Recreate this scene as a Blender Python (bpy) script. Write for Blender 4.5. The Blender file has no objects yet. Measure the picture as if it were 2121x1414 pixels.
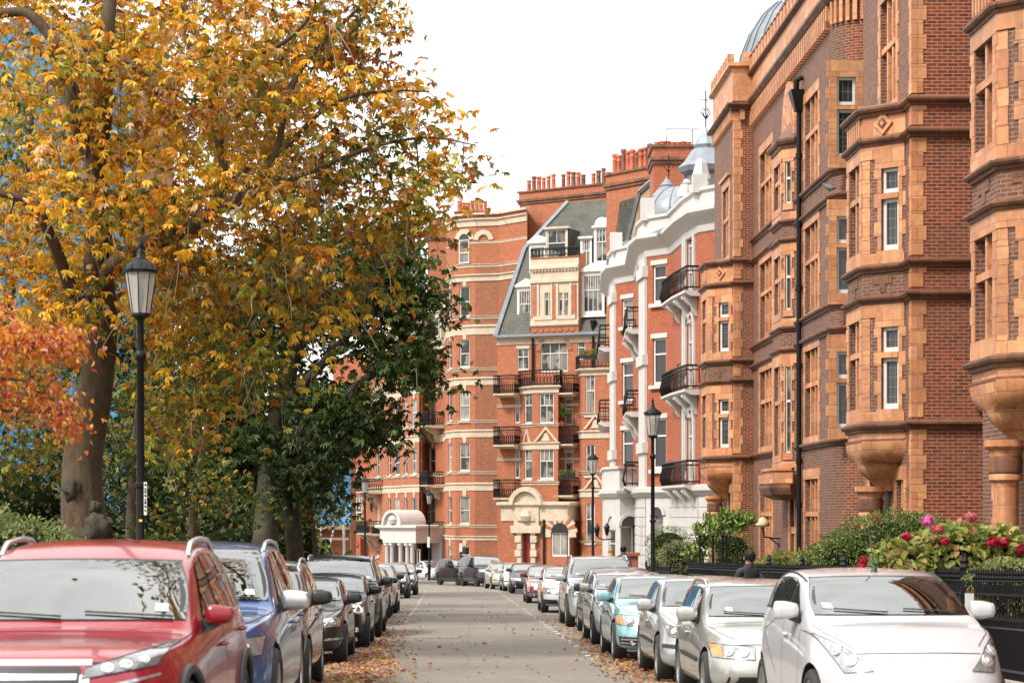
import bpy, bmesh, math, random
import numpy as np
from mathutils import Vector, Matrix
from mathutils.bvhtree import BVHTree
random.seed(7); rng = np.random.default_rng(11)
D = bpy.data; SC = bpy.context.scene; COL = SC.collection
R_ = math.radians

# ------------------------------------------------------------------ survey of the street
# camera stands in the carriageway looking level along +Y; the road falls gently away from it
F, CX, HY, EYE = 4500.0, 1060.5, 1065.0, 1.7
RD = (930 - CX) / F                      # the street runs slightly left of the view axis
def U(px, py, d): return Vector(((px - CX) * d / F, d, EYE + (HY - py) * d / F))
def zz(py, d): return EYE + (HY - py) * d / F
def gz(d):
    t = min(max((27 - d) / 14, 0), 1.0)
    return -0.0196 * min(d, 260) + 0.13 * t * t * (3 - 2 * t)
def bend(d):
    if d < 105: return 0.0
    if d < 150: return -(d - 105) ** 2 / 220.0
    return -45 ** 2 / 220.0 - (d - 150) * 45 / 110.0
def rx(a, d): return a + RD * d + bend(d)      # a = metres right of the camera, along the street
def G(a, d): return Vector((rx(a, d), d, gz(d)))
def A2(a, d): return (a + RD * d, d)             # plan point for the straight terraces
def X2(px, d): return ((px - CX) * d / F, d)

# ------------------------------------------------------------------ objects
def tag(o, label, cat, group=None):
    o['label'] = label; o['category'] = cat
    if group: o['group'] = group
    return o
def thing(name, label, cat, loc=(0, 0, 0), rz=0, group=None):
    o = D.objects.new(name, None); COL.objects.link(o)
    o.location = loc; o.rotation_euler = (0, 0, rz); o.empty_display_size = .2
    return tag(o, label, cat, group)
def wmat(q):
    b = Matrix.Translation(q.location) @ q.rotation_euler.to_matrix().to_4x4() @ Matrix.Diagonal((*q.scale, 1))
    return b if q.parent is None else wmat(q.parent) @ q.matrix_parent_inverse @ b
def setparent(o, p, world):
    if p is None: return
    o.parent = p
    if world: o.matrix_parent_inverse = wmat(p).inverted()

class MB:
    def __init__(s): s.v = []; s.f = []; s.m = []
    def add(s, vs, fs, mi=0):
        b = len(s.v); s.v.extend(tuple(v) for v in vs)
        for f in fs: s.f.append(tuple(i + b for i in f)); s.m.append(mi)
    def quad(s, a, b, c, d, mi=0): s.add([a, b, c, d], [(0, 1, 2, 3)], mi)
    def hexa(s, p, mi=0):     # p: 4 bottom, 4 top
        s.add(p, [(3, 2, 1, 0), (4, 5, 6, 7), (0, 1, 5, 4), (1, 2, 6, 5), (2, 3, 7, 6), (3, 0, 4, 7)], mi)
    def box(s, x0, x1, y0, y1, z0, z1, mi=0):
        s.hexa([(x0, y0, z0), (x1, y0, z0), (x1, y1, z0), (x0, y1, z0), (x0, y0, z1), (x1, y0, z1), (x1, y1, z1), (x0, y1, z1)], mi)
    def fbox(s, fr, u0, u1, z0, z1, o0, o1, mi=0):
        p = fr.pt
        s.hexa([p(u0, z0, o1), p(u1, z0, o1), p(u1, z0, o0), p(u0, z0, o0), p(u0, z1, o1), p(u1, z1, o1), p(u1, z1, o0), p(u0, z1, o0)], mi)
    def tube(s, pts, rad, n=6, mi=0, cap=True):
        pts = [Vector(p) for p in pts]; k = len(pts)
        if not hasattr(rad, '__len__'): rad = [rad] * k
        vs = []; ref = None
        for i, p in enumerate(pts):
            t = (pts[min(i + 1, k - 1)] - pts[max(i - 1, 0)])
            t = t.normalized() if t.length > 1e-9 else Vector((0, 0, 1))
            if ref is None: ref = Vector((0, 0, 1)) if abs(t.z) < .9 else Vector((1, 0, 0))
            a = t.cross(ref)
            a = a.normalized() if a.length > 1e-6 else t.orthogonal().normalized()
            b = a.cross(t); ref = b.cross(t).cross(t) if False else ref
            for j in range(n):
                an = 2 * math.pi * j / n
                vs.append(p + (a * math.cos(an) + b * math.sin(an)) * rad[i])
        fs = [(i * n + j, i * n + (j + 1) % n, (i + 1) * n + (j + 1) % n, (i + 1) * n + j) for i in range(k - 1) for j in range(n)]
        if cap: fs += [tuple(range(n))[::-1], tuple((k - 1) * n + j for j in range(n))]
        s.add(vs, fs, mi)
    def lathe(s, prof, c=(0, 0, 0), n=16, mi=0, ax=None, a0=0, a1=2 * math.pi):
        full = abs(a1 - a0 - 2 * math.pi) < 1e-6; m = n if full else n + 1
        vs = []
        for r, z in prof:
            for j in range(m):
                an = a0 + (a1 - a0) * j / n
                q = (r * math.cos(an), r * math.sin(an), z)
                if ax == 'x': q = (z, r * math.cos(an), r * math.sin(an))
                elif ax == 'y': q = (r * math.cos(an), z, r * math.sin(an))
                vs.append((q[0] + c[0], q[1] + c[1], q[2] + c[2]))
        fs = []
        for i in range(len(prof) - 1):
            for j in range(n):
                k = (j + 1) % m
                fs.append((i * m + j, i * m + k, (i + 1) * m + k, (i + 1) * m + j))
        s.add(vs, fs, mi)
    def prism(s, pts, z0, z1, mi=0):     # plan polygon, anticlockwise, extruded
        n = len(pts)
        vs = [(x, y, z0) for x, y in pts] + [(x, y, z1) for x, y in pts]
        s.add(vs, [tuple(range(n))[::-1], tuple(range(n, 2 * n))] + [(i, (i + 1) % n, n + (i + 1) % n, n + i) for i in range(n)], mi)
    def fprism(s, fr, pts, o0, o1, mi=0):  # polygon in (u,z) of a facade, extruded outwards
        n = len(pts)
        vs = [fr.pt(u, z, o1) for u, z in pts] + [fr.pt(u, z, o0) for u, z in pts]
        s.add(vs, [tuple(range(n)), tuple(range(n, 2 * n))[::-1]] + [((i + 1) % n, i, n + i, n + (i + 1) % n) for i in range(n)], mi)
    def band(s, path, prof, mi=0, closed=False):
        """moulding: profile of (offset, z) swept along a plan path, outwards = left of travel"""
        P = [Vector(p) for p in path]; n = len(P); ofs = []
        for i in range(n):
            ds = []
            if i > 0 or closed: ds.append((P[i] - P[i - 1]).normalized())
            if i < n - 1 or closed: ds.append((P[(i + 1) % n] - P[i]).normalized())
            ns = [Vector((-d.y, d.x)) for d in ds]
            if len(ns) == 2:
                m = (ns[0] + ns[1])
                m = m.normalized() if m.length > 1e-6 else ns[0]
                ofs.append(m / max(m.dot(ns[0]), .35))
            else: ofs.append(ns[0])
        k = len(prof)
        vs = [(P[i].x + ofs[i].x * o, P[i].y + ofs[i].y * o, z) for i in range(n) for o, z in prof]
        fs = []
        for i in range(n if closed else n - 1):
            j = (i + 1) % n
            for q in range(k - 1): fs.append((i * k + q, j * k + q, j * k + q + 1, i * k + q + 1))
        if not closed: fs += [tuple(range(k)), tuple((n - 1) * k + q for q in range(k))[::-1]]
        s.add(vs, fs, mi)
    def build(s, name, mats, parent=None, smooth=False, world=True, uv=True, angle=None):
        me = D.meshes.new(name)
        me.from_pydata(s.v, [], s.f)
        if not isinstance(mats, (list, tuple)): mats = [mats]
        for m in mats: me.materials.append(m)
        if len(mats) > 1: me.polygons.foreach_set('material_index', s.m)
        if smooth or angle:
            me.polygons.foreach_set('use_smooth', [True] * len(me.polygons))
            if angle: me.set_sharp_from_angle(angle=R_(angle))
        me.update()
        if uv and len(me.polygons): boxuv(me)
        o = D.objects.new(name, me); COL.objects.link(o); setparent(o, parent, world)
        return o

def boxuv(me):
    n = len(me.loops); co = np.empty(len(me.vertices) * 3); me.vertices.foreach_get('co', co); co = co.reshape(-1, 3)
    vi = np.empty(n, np.int32); me.loops.foreach_get('vertex_index', vi)
    pn = np.empty(len(me.polygons) * 3); me.polygons.foreach_get('normal', pn); pn = pn.reshape(-1, 3)
    lt = np.empty(len(me.polygons), np.int32); me.polygons.foreach_get('loop_total', lt)
    N = np.repeat(pn, lt, axis=0); C = co[vi]
    h = np.hypot(N[:, 0], N[:, 1]); vert = h > .5
    hs = np.where(h < 1e-6, 1, h)
    tx, ty = -N[:, 1] / hs, N[:, 0] / hs
    u = np.where(vert, C[:, 0] * tx + C[:, 1] * ty, C[:, 0]); v = np.where(vert, C[:, 2], C[:, 1])
    l = me.uv_layers.new(name='UVMap'); l.data.foreach_set('uv', np.stack([u, v], 1).ravel())

class Fr:
    """a vertical facade plane from plan point p to q (near/right to far/left): outwards is left of travel"""
    def __init__(s, p, q):
        s.o = Vector((p[0], p[1])); d = Vector((q[0], q[1])) - s.o; s.L = d.length; s.d = d.normalized(); s.n = Vector((-s.d.y, s.d.x))
    def pt(s, u, z, o=0.0):
        q = s.o + s.d * u + s.n * o
        return (q.x, q.y, z)
    def hit(s, px, py=HY, off=0.0):       # where the sight line through a photo pixel meets the facade -> (u, z)
        r = Vector(((px - CX) / F, 1.0)); o = s.o + s.n * off
        t = (o.x * s.d.y - o.y * s.d.x) / (r.x * s.d.y - r.y * s.d.x)
        q = r * t - o
        return q.dot(s.d), EYE + (HY - py) * t / F
    def rect(s, x0, y0, x1, y1):          # photo rectangle -> (u0,u1,z0,z1), x1 is the nearer side (larger px)
        ua, ub = s.hit(x0)[0], s.hit(x1)[0]; xm = (x0 + x1) / 2
        return (min(ua, ub), max(ua, ub), s.hit(xm, y1)[1], s.hit(xm, y0)[1])

def wall(mb, fr, u0, u1, z0, z1, ops=(), rev=.2, mi=0, mr=None, off=0.0):
    us = sorted(set([u0, u1] + [u for o in ops for u in o[:2] if u0 < u < u1]))
    zs = sorted(set([z0, z1] + [z for o in ops for z in o[2:4] if z0 < z < z1]))
    for i in range(len(us) - 1):
        for j in range(len(zs) - 1):
            uc, zc = (us[i] + us[i + 1]) / 2, (zs[j] + zs[j + 1]) / 2
            if any(o[0] < uc < o[1] and o[2] < zc < o[3] for o in ops): continue
            mb.quad(fr.pt(us[i], zs[j], off), fr.pt(us[i + 1], zs[j], off), fr.pt(us[i + 1], zs[j + 1], off), fr.pt(us[i], zs[j + 1], off), mi)
    mr = mi if mr is None else mr
    for a, b, c, d in [o[:4] for o in ops]:
        a, b, c, d = max(a, u0), min(b, u1), max(c, z0), min(d, z1)
        p = lambda u, z, o: fr.pt(u, z, o + off)
        mb.quad(p(a, c, 0), p(a, d, 0), p(a, d, -rev), p(a, c, -rev), mr)
        mb.quad(p(b, d, 0), p(b, c, 0), p(b, c, -rev), p(b, d, -rev), mr)
        mb.quad(p(a, d, 0), p(b, d, 0), p(b, d, -rev), p(a, d, -rev), mr)
        mb.quad(p(b, c, 0), p(a, c, 0), p(a, c, -rev), p(b, c, -rev), mr)

# ------------------------------------------------------------------ materials
def nodes(name):
    m = D.materials.new(name); m.use_nodes = True
    nt = m.node_tree; b = nt.nodes['Principled BSDF']
    return m, nt, b
def lk(nt, a, b): nt.links.new(a, b)
def noise(nt, scale, detail=4, vec=None, rough=.55):
    t = nt.nodes.new('ShaderNodeTexNoise'); t.inputs['Scale'].default_value = scale; t.inputs['Detail'].default_value = detail
    t.inputs['Roughness'].default_value = rough
    if vec is not None: lk(nt, vec, t.inputs['Vector'])
    return t.outputs['Fac']
def ramp(nt, fac, stops):
    r = nt.nodes.new('ShaderNodeValToRGB'); e = r.color_ramp.elements
    while len(e) < len(stops): e.new(.5)
    for i, (p, c) in enumerate(stops): e[i].position = p; e[i].color = (*c, 1) if len(c) == 3 else c
    lk(nt, fac, r.inputs['Fac']); return r.outputs['Color']
def mixc(nt, fac, a, b, mode='MIX'):
    x = nt.nodes.new('ShaderNodeMix'); x.data_type = 'RGBA'; x.blend_type = mode
    for i, v in ((0, fac), (6, a), (7, b)):
        if hasattr(v, 'links'): lk(nt, v, x.inputs[i])
        elif i == 0: x.inputs[0].default_value = v
        else: x.inputs[i].default_value = (*v, 1)
    return x.outputs[2]
def coords(nt, out='Object'):
    return nt.nodes.new('ShaderNodeTexCoord').outputs[out]
def bump(nt, b, h, strength=.3, dist=.01):
    n = nt.nodes.new('ShaderNodeBump'); n.inputs['Strength'].default_value = strength; n.inputs['Distance'].default_value = dist
    lk(nt, h, n.inputs['Height']); lk(nt, n.outputs['Normal'], b.inputs['Normal'])
def plain(name, c, rough=.5, metal=0., var=.12, scale=6., bmp=0., spec=.5, coat=0., rv=.1, ior=None):
    m, nt, b = nodes(name); co = coords(nt); f = noise(nt, scale, 5, co)
    lo = [x * (1 - var) for x in c]; hi = [min(1, x * (1 + var)) for x in c]
    lk(nt, ramp(nt, f, [(.3, lo), (.7, hi)]), b.inputs['Base Color'])
    if rv:
        rr = nt.nodes.new('ShaderNodeMapRange'); lk(nt, f, rr.inputs[0]); rr.inputs[3].default_value = max(0, rough - rv); rr.inputs[4].default_value = min(1, rough + rv)
        lk(nt, rr.outputs[0], b.inputs['Roughness'])
    else: b.inputs['Roughness'].default_value = rough
    b.inputs['Metallic'].default_value = metal; b.inputs['Specular IOR Level'].default_value = spec
    b.inputs['Coat Weight'].default_value = coat; b.inputs['Coat Roughness'].default_value = .03
    if ior: b.inputs['IOR'].default_value = ior
    if bmp: bump(nt, b, noise(nt, scale * 6, 5, co), bmp, .01)
    return m
def brick(name, c1, c2, cm, bw=.225, bh=.075, mort=.009, rough=.75, dirt=.35, bmp=.5, stain=(.10, .07, .05), spread=.5):
    m, nt, b = nodes(name); uv = coords(nt, 'UV'); ob = coords(nt)
    t = nt.nodes.new('ShaderNodeTexBrick'); lk(nt, uv, t.inputs['Vector'])
    t.inputs['Scale'].default_value = 1; t.inputs['Brick Width'].default_value = bw; t.inputs['Row Height'].default_value = bh
    t.inputs['Mortar Size'].default_value = mort; t.inputs['Mortar Smooth'].default_value = .2
    t.inputs['Color1'].default_value = (*c1, 1); t.inputs['Color2'].default_value = (*c2, 1); t.inputs['Mortar'].default_value = (*cm, 1)
    n1 = noise(nt, .55, 6, ob, .65); n2 = noise(nt, 9, 4, ob)
    col = mixc(nt, ramp(nt, n1, [(.42, (0, 0, 0)), (.75, (dirt,) * 3)]), t.outputs['Color'], stain)
    col = mixc(nt, .35, col, ramp(nt, n2, [(.3, (.55, .5, .48)), (.7, (1.5, 1.4, 1.35))]), 'MULTIPLY')
    mp = nt.nodes.new('ShaderNodeMapping'); lk(nt, ob, mp.inputs[0]); mp.inputs['Scale'].default_value = (2.2, 2.2, .16)
    n3 = noise(nt, 1.0, 6, mp.outputs[0], .65)      # rain streaks and soot
    col = mixc(nt, ramp(nt, n3, [(.52, (0, 0, 0)), (.72, (dirt * 1.1,) * 3)]), col, [x * .8 for x in stain])
    lk(nt, col, b.inputs['Base Color']); b.inputs['Roughness'].default_value = rough; b.inputs['Specular IOR Level'].default_value = .4
    inv = nt.nodes.new('ShaderNodeMath'); inv.operation = 'SUBTRACT'; inv.inputs[0].default_value = 1; lk(nt, t.outputs['Fac'], inv.inputs[1])
    bump(nt, b, inv.outputs[0], bmp, .008)
    return m

M = {}
M['brick_plum'] = brick('plum_brick', (.19, .07, .042), (.092, .034, .025), (.29, .195, .135), dirt=.45)
M['brick_red'] = brick('deep_red_brick', (.245, .048, .022), (.10, .024, .015), (.40, .22, .12), dirt=.4)
M['brick_orange'] = brick('orange_brick', (.42, .125, .050), (.29, .078, .032), (.36, .19, .115), dirt=.30, stain=(.24, .09, .05))
M['brick_brown'] = brick('sooty_orange_brick', (.34, .112, .05), (.22, .068, .034), (.31, .17, .10), dirt=.45, stain=(.16, .08, .05))
M['brick_villa'] = brick('bright_red_brick', (.38, .095, .040), (.27, .063, .028), (.42, .18, .10), dirt=.25, stain=(.22, .07, .04))
M['brick_stock'] = brick('yellow_stock_brick', (.42, .30, .17), (.27, .18, .10), (.30, .24, .17), dirt=.5)
M['terracotta'] = brick('terracotta_block', (.64, .31, .145), (.44, .172, .075), (.20, .10, .055), bw=.52, bh=.31, mort=.006, rough=.5, dirt=.55, bmp=.3, stain=(.25, .14, .08))
M['terra_dark'] = brick('weathered_terracotta', (.23, .095, .045), (.12, .05, .03), (.04, .025, .018), bw=.42, bh=.6, mort=.008, rough=.55, dirt=.6, bmp=.25, stain=(.05, .035, .025))
M['cream'] = plain('cream_stone', (.50, .41, .31), .7, var=.14, scale=2.5, bmp=.1)
M['white_stucco'] = plain('white_stucco', (.52, .50, .475), .6, var=.06, scale=2, bmp=.05)
M['white_wood'] = plain('white_painted_wood', (.60, .585, .555), .4, var=.04, scale=8)
M['stone_gold'] = plain('weathered_stone', (.60, .46, .28), .8, var=.25, scale=3, bmp=.2)
M['iron'] = plain('black_iron_paint', (.008, .008, .009), .45, var=.3, scale=30, spec=.22)
M['lead'] = plain('lead_sheet', (.20, .225, .25), .45, var=.15, scale=2.5, metal=.25)
M['pot'] = plain('chimney_pot_clay', (.48, .13, .06), .7, var=.35, scale=1.2)
M['pot_dark'] = plain('sooty_chimney_pot', (.20, .085, .055), .8, var=.35, scale=1.5)
M['glass'] = plain('window_glass_dark', (.035, .035, .036), .04, var=.3, scale=.7, rv=.02, ior=1.55)
def curtain(name, c, lo):
    m, nt, b = nodes(name); ob = coords(nt); mp = nt.nodes.new('ShaderNodeMapping'); lk(nt, ob, mp.inputs[0]); mp.inputs['Scale'].default_value = (9, 9, .25); f = noise(nt, 1.0, 3, mp.outputs[0]); g = noise(nt, .8, 2, ob)
    col = mixc(nt, ramp(nt, g, [(.47, (0, 0, 0)), (.53, (1, 1, 1))]), ramp(nt, f, [(.35, [x * .55 for x in c]), (.65, c)]), lo); lk(nt, col, b.inputs['Base Color']); b.inputs['Roughness'].default_value = .05; b.inputs['IOR'].default_value = 1.5; return m
M['glass_blind'] = curtain('window_glass_blind', (.42, .39, .34), (.22, .21, .19)); M['glass_mid'] = curtain('window_glass_curtain', (.26, .24, .21), (.03, .03, .03))
def slate_mat():
    m = brick('slate_tiles', (.062, .060, .046), (.032, .034, .029), (.012, .012, .012), bw=.28, bh=.2, mort=.012, rough=.6, dirt=.5, bmp=.5, stain=(.10, .10, .06)); return m
M['slate'] = slate_mat()
# ------------------------------------------------------------------ camera, light
cam = D.cameras.new('camera'); co_ = D.objects.new('camera', cam); COL.objects.link(co_); SC.camera = co_
co_.location = (0, 0, EYE); co_.rotation_euler = (R_(90), 0, 0)
cam.sensor_width = 36; cam.lens = F / 2121 * 36; cam.shift_y = (HY - 707) / 2121; cam.clip_start = .3; cam.clip_end = 3000
cam.dof.use_dof = True; cam.dof.focus_distance = 62; cam.dof.aperture_fstop = 4.4

W = D.worlds.new('World'); SC.world = W; W.use_nodes = True
wt = W.node_tree; bg = wt.nodes['Background']
sky = wt.nodes.new('ShaderNodeTexSky'); sky.sky_type = 'NISHITA'; sky.sun_disc = False
SUN_EL, SUN_AZ = R_(48), R_(-128)          # high behind the camera's left shoulder, veiled by cloud
sky.sun_elevation = SUN_EL; sky.sun_rotation = SUN_AZ; sky.dust_density = 3
tc = wt.nodes.new('ShaderNodeTexCoord')
cl = noise(wt, 3.2, 6, tc.outputs['Generated'], .6)
cloud = ramp(wt, cl, [(.30, (.62, .64, .67)), (.52, (.95, .945, .93)), (.72, (1.2, 1.18, 1.13))])
# overcast sky: about twice as bright overhead as near the horizon
sx = wt.nodes.new('ShaderNodeSeparateXYZ'); lk(wt, tc.outputs['Generated'], sx.inputs[0])
mr = wt.nodes.new('ShaderNodeMapRange'); lk(wt, sx.outputs['Z'], mr.inputs[0]); mr.inputs[1].default_value = 0; mr.inputs[2].default_value = .9; mr.inputs[3].default_value = 8; mr.inputs[4].default_value = 17
flat = mixc(wt, ramp(wt, sx.outputs['Z'], [(.18, (0, 0, 0)), (.5, (1, 1, 1))]), (1, .985, .96), cloud)
sc_ = wt.nodes.new('ShaderNodeVectorMath'); sc_.operation = 'SCALE'; lk(wt, flat, sc_.inputs[0]); lk(wt, mr.outputs[0], sc_.inputs['Scale'])
mx = wt.nodes.new('ShaderNodeMix'); mx.data_type = 'RGBA'; mx.inputs[0].default_value = .94
lk(wt, sky.outputs[0], mx.inputs[6]); lk(wt, sc_.outputs[0], mx.inputs[7]); lk(wt, mx.outputs[2], bg.inputs['Color'])
bg.inputs['Strength'].default_value = .10

sl = D.lights.new('sun', 'SUN'); sl.energy = 2.7; sl.angle = R_(12); sl.color = (1, .95, .87)
so = D.objects.new('sun', sl); COL.objects.link(so)
sd = Vector((math.sin(SUN_AZ) * math.cos(SUN_EL), math.cos(SUN_AZ) * math.cos(SUN_EL), math.sin(SUN_EL)))
so.rotation_euler = (-sd).to_track_quat('-Z', 'Y').to_euler(); so.location = (-20, -20, 60)
SC.view_settings.view_transform = 'Standard'; SC.view_settings.look = 'None'; SC.view_settings.exposure = .78; SC.view_settings.gamma = 1
try:
    SC.cycles.max_bounces = 6; SC.cycles.diffuse_bounces = 3; SC.cycles.glossy_bounces = 3; SC.cycles.transmission_bounces = 4; SC.cycles.transparent_max_bounces = 6
    SC.cycles.caustics_reflective = False; SC.cycles.caustics_refractive = False
    SC.cycles.sample_clamp_indirect = 6
except Exception: pass

# ------------------------------------------------------------------ ground, carriageway, kerbs, pavements
def asphalt():
    m, nt, b = nodes('worn_asphalt'); co = coords(nt)
    big = noise(nt, .35, 5, co, .6); fine = noise(nt, 55, 3, co, .7); mid = noise(nt, 4, 5, co)
    c = ramp(nt, big, [(.3, (.150, .133, .113)), (.7, (.208, .186, .158))])
    c = mixc(nt, .75, c, ramp(nt, fine, [(.32, (.45, .45, .45)), (.5, (1, 1, 1)), (.68, (1.7, 1.65, 1.6))]), 'MULTIPLY')
    c = mixc(nt, .5, c, ramp(nt, mid, [(.35, (.78, .76, .74)), (.65, (1.15, 1.13, 1.1))]), 'MULTIPLY')
    lk(nt, c, b.inputs['Base Color']); b.inputs['Roughness'].default_value = .85; b.inputs['Specular IOR Level'].default_value = .3
    bump(nt, b, fine, .5, .01); return m
M['asphalt'] = asphalt()
M['asphalt_patch'] = plain('asphalt_repair', (.115, .108, .10), .85, var=.3, scale=40, bmp=.3)
M['paving'] = brick('concrete_paving', (.30, .28, .25), (.25, .235, .21), (.12, .11, .10), bw=.75, bh=.6, mort=.012, rough=.8, dirt=.3, bmp=.2)
M['kerb'] = plain('granite_kerb', (.30, .28, .26), .7, var=.25, scale=12)
M['soil'] = plain('garden_soil_and_grass', (.085, .085, .04), .9, var=.5, scale=1.2)
M['mark'] = plain('worn_white_paint', (.62, .60, .56), .7, var=.25, scale=18)
DS = [-12, 0, 10, 14, 18, 22, 26, 30, 36, 42, 50, 58, 66, 74, 82, 90, 98, 105, 111, 117, 123, 129, 135, 141, 147, 153, 160, 170, 185, 205]
def strip(name, a0, a1, z, m, ds=DS, side=None, absx=None):
    mb = MB(); L = []
    for d in ds:
        x0 = rx(a0, d) if absx is None or absx[0] is None else absx[0]
        x1 = rx(a1, d) if absx is None or absx[1] is None else absx[1]
        L.append(((x0, d, gz(d) + z), (x1, d, gz(d) + z)))
    for p, q in zip(L, L[1:]): mb.quad(p[0], p[1], q[1], q[0])
    if side is not None:
        for p, q in zip(L, L[1:]):
            for k in (0, 1):
                a, b = p[k], q[k]
                mb.quad(a, b, (b[0], b[1], b[2] - side), (a[0], a[1], a[2] - side))
    o = mb.build(name, m); o['kind'] = 'structure'; return o
KL, KR = -3.75, 4.95
gd = MB()
gs = [-80, -12] + DS[1:] + [260, 1800]
for a, b in zip(gs, gs[1:]):
    gd.quad((-900, a, gz(a) - .06), (900, a, gz(a) - .06), (900, b, gz(b) - .06), (-900, b, gz(b) - .06))
gd.build('ground', M['soil'])['kind'] = 'structure'
strip('road', KL, KR, 0, M['asphalt'])
strip('kerb', KR, KR + .16, .12, M['kerb'], side=.2)
strip('kerb', KL - .16, KL, .12, M['kerb'], side=.2)
strip('pavement', KR + .16, 6.55, .115, M['paving'], ds=[d for d in DS if d <= 105])
strip('pavement', KR + .16, 9, .115, M['paving'], ds=[d for d in DS if d >= 105], absx=(None, 26))
strip('pavement', KL - 1.9, KL - .16, .115, M['paving'])
# white parking bay dots, worn cross seam and a trench patch
def dots(a, d0, d1, step, w=.11, l=.32):
    mb = MB(); d = d0
    while d < d1:
        if rng.random() > .08:
            j = rng.uniform(-.015, .015)
            mb.quad((rx(a - w / 2 + j, d), d, gz(d) + .006), (rx(a + w / 2 + j, d), d, gz(d) + .006), (rx(a + w / 2 + j, d + l), d + l, gz(d + l) + .006), (rx(a - w / 2 + j, d + l), d + l, gz(d + l) + .006))
        d += step
    return mb
for a, d0, d1 in ((2.42, 36, 118), (-1.12, 56, 112)):
    o = dots(a, d0, d1, 1.35).build('road_marking', M['mark']); o['kind'] = 'structure'
mb = MB()
for a0, a1, d0, d1 in ((-1.4, .2, 45.3, 45.6), (-.3, 2.2, 63.6, 66), (.9, 2.3, 88, 91)):
    mb.quad(*[(rx(a, d), d, gz(d) + .004) for a, d in ((a0, d0), (a1, d0 + .12), (a1, d1), (a0, d1))])
for a0, d0, a1, d1, n in ((-.9, 44, 1.8, 47, 26), (.2, 33, .5, 58, 60), (1.6, 40, 1.4, 74, 60), (-.6, 70, 2.0, 73, 22), (-1.2, 36.5, 1.0, 37.2, 20)):
    w = 0; pp = []
    for k in range(n + 1):
        w = w * .85 + rng.normal(0, .035); t = k / n; pp.append((a0 + (a1 - a0) * t + w, d0 + (d1 - d0) * t + rng.normal(0, .05), rng.uniform(.001, .005)))
    for p, q in zip(pp, pp[1:]): mb.quad(*[(rx(a, d), d + e, gz(d) + .0055) for a, d, e in ((p[0] - p[2], p[1], -p[2] * 2), (p[0] + p[2], p[1], p[2] * 2), (q[0] + q[2], q[1], q[2] * 2), (q[0] - q[2], q[1], -q[2] * 2))])
mb.build('road_patch', M['asphalt_patch'])['kind'] = 'structure'
M['came'] = plain('window_lead_cames', (.16, .155, .145), .6, var=.2)
# ------------------------------------------------------------------ shared facade parts
def window(parent, fr, r, style='sash', mat='white_wood', back=-.13, fw=.07, glass=None, off=0.0, name='window', h=(.5,), v=(), bw=.035, lead=None):
    u0, u1, z0, z1 = r; mb = MB(); t = .06; b0, b1 = back + off, back + off + t
    mb.fbox(fr, u0, u0 + fw, z0, z1, b0, b1); mb.fbox(fr, u1 - fw, u1, z0, z1, b0, b1)
    mb.fbox(fr, u0 + fw, u1 - fw, z1 - fw, z1, b0, b1); mb.fbox(fr, u0 + fw, u1 - fw, z0, z0 + fw * 1.5, b0, b1)
    for k in h:
        zc = z0 + (z1 - z0) * k; mb.fbox(fr, u0 + fw, u1 - fw, zc - bw, zc + bw, b0 + .004, b1 + .006)
    for q in v:
        if isinstance(q, tuple): k, f0, f1 = q
        else: k, f0, f1 = q, 0.02, .98
        uc = u0 + (u1 - u0) * k; mb.fbox(fr, uc - bw * .6, uc + bw * .6, z0 + (z1 - z0) * f0, z0 + (z1 - z0) * f1, b0 + .008, b1 + .002)
    w = mb.build(name, M[mat], parent)
    if lead:
        q = MB()
        for k in lead[0]: zc = z0 + (z1 - z0) * k; q.fbox(fr, u0 + fw, u1 - fw, zc - .006, zc + .006, b0 + .011, b0 + .02)
        for k in lead[1]: uc = u0 + (u1 - u0) * k; q.fbox(fr, uc - .006, uc + .006, z0 + fw, z1 - fw, b0 + .012, b0 + .019)
        q.build('leading', M['came'], w)
    g = MB(); g.fbox(fr, u0 + .02, u1 - .02, z0 + .02, z1 - .02, b0 - .03, b0 + .012)
    if glass is None: glass = random.choice(['glass', 'glass', 'glass_mid', 'glass_mid', 'glass_blind'])
    g.build('pane', M[glass], w)
    return w
def sill(mb, fr, r, p=.1, h=.1, ex=.08): mb.fbox(fr, r[0] - ex, r[1] + ex, r[2] - h, r[2] - .003, -.05, p)
def surround(mb, fr, r, w=.2, p=.025, top=.3, alt=True, bot=.22):
    u0, u1, z0, z1 = r; z = z0 - bot; k = 0
    mb.fbox(fr, u0 - w - .06, u1 + w + .06, z1 + .003, z1 + top, -.04, p + .004)
    if bot: mb.fbox(fr, u0 - w - .03, u1 + w + .03, z0 - bot, z0 - .003, -.04, p + .006)
    z = z0
    while z < z1 - .01:
        zt = min(z + .31, z1); e = .09 if (k % 2 and alt) else 0
        mb.fbox(fr, u0 - w - e, u0 - .002, z + .004, zt - .004, -.04, p); mb.fbox(fr, u1 + .002, u1 + w + e, z + .004, zt - .004, -.04, p)
        z = zt; k += 1
def mullions(mb, fr, r, n, tr=(.6,), w=.13, p0=-.22, p1=-.03):
    u0, u1, z0, z1 = r
    for k in range(1, n):
        uc = u0 + (u1 - u0) * k / n; mb.fbox(fr, uc - w / 2, uc + w / 2, z0, z1, p0, p1)
    for k in tr:
        zc = z0 + (z1 - z0) * k; mb.fbox(fr, u0, u1, zc - w / 2, zc + w / 2, p0 + .004, p1 + .02)
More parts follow.
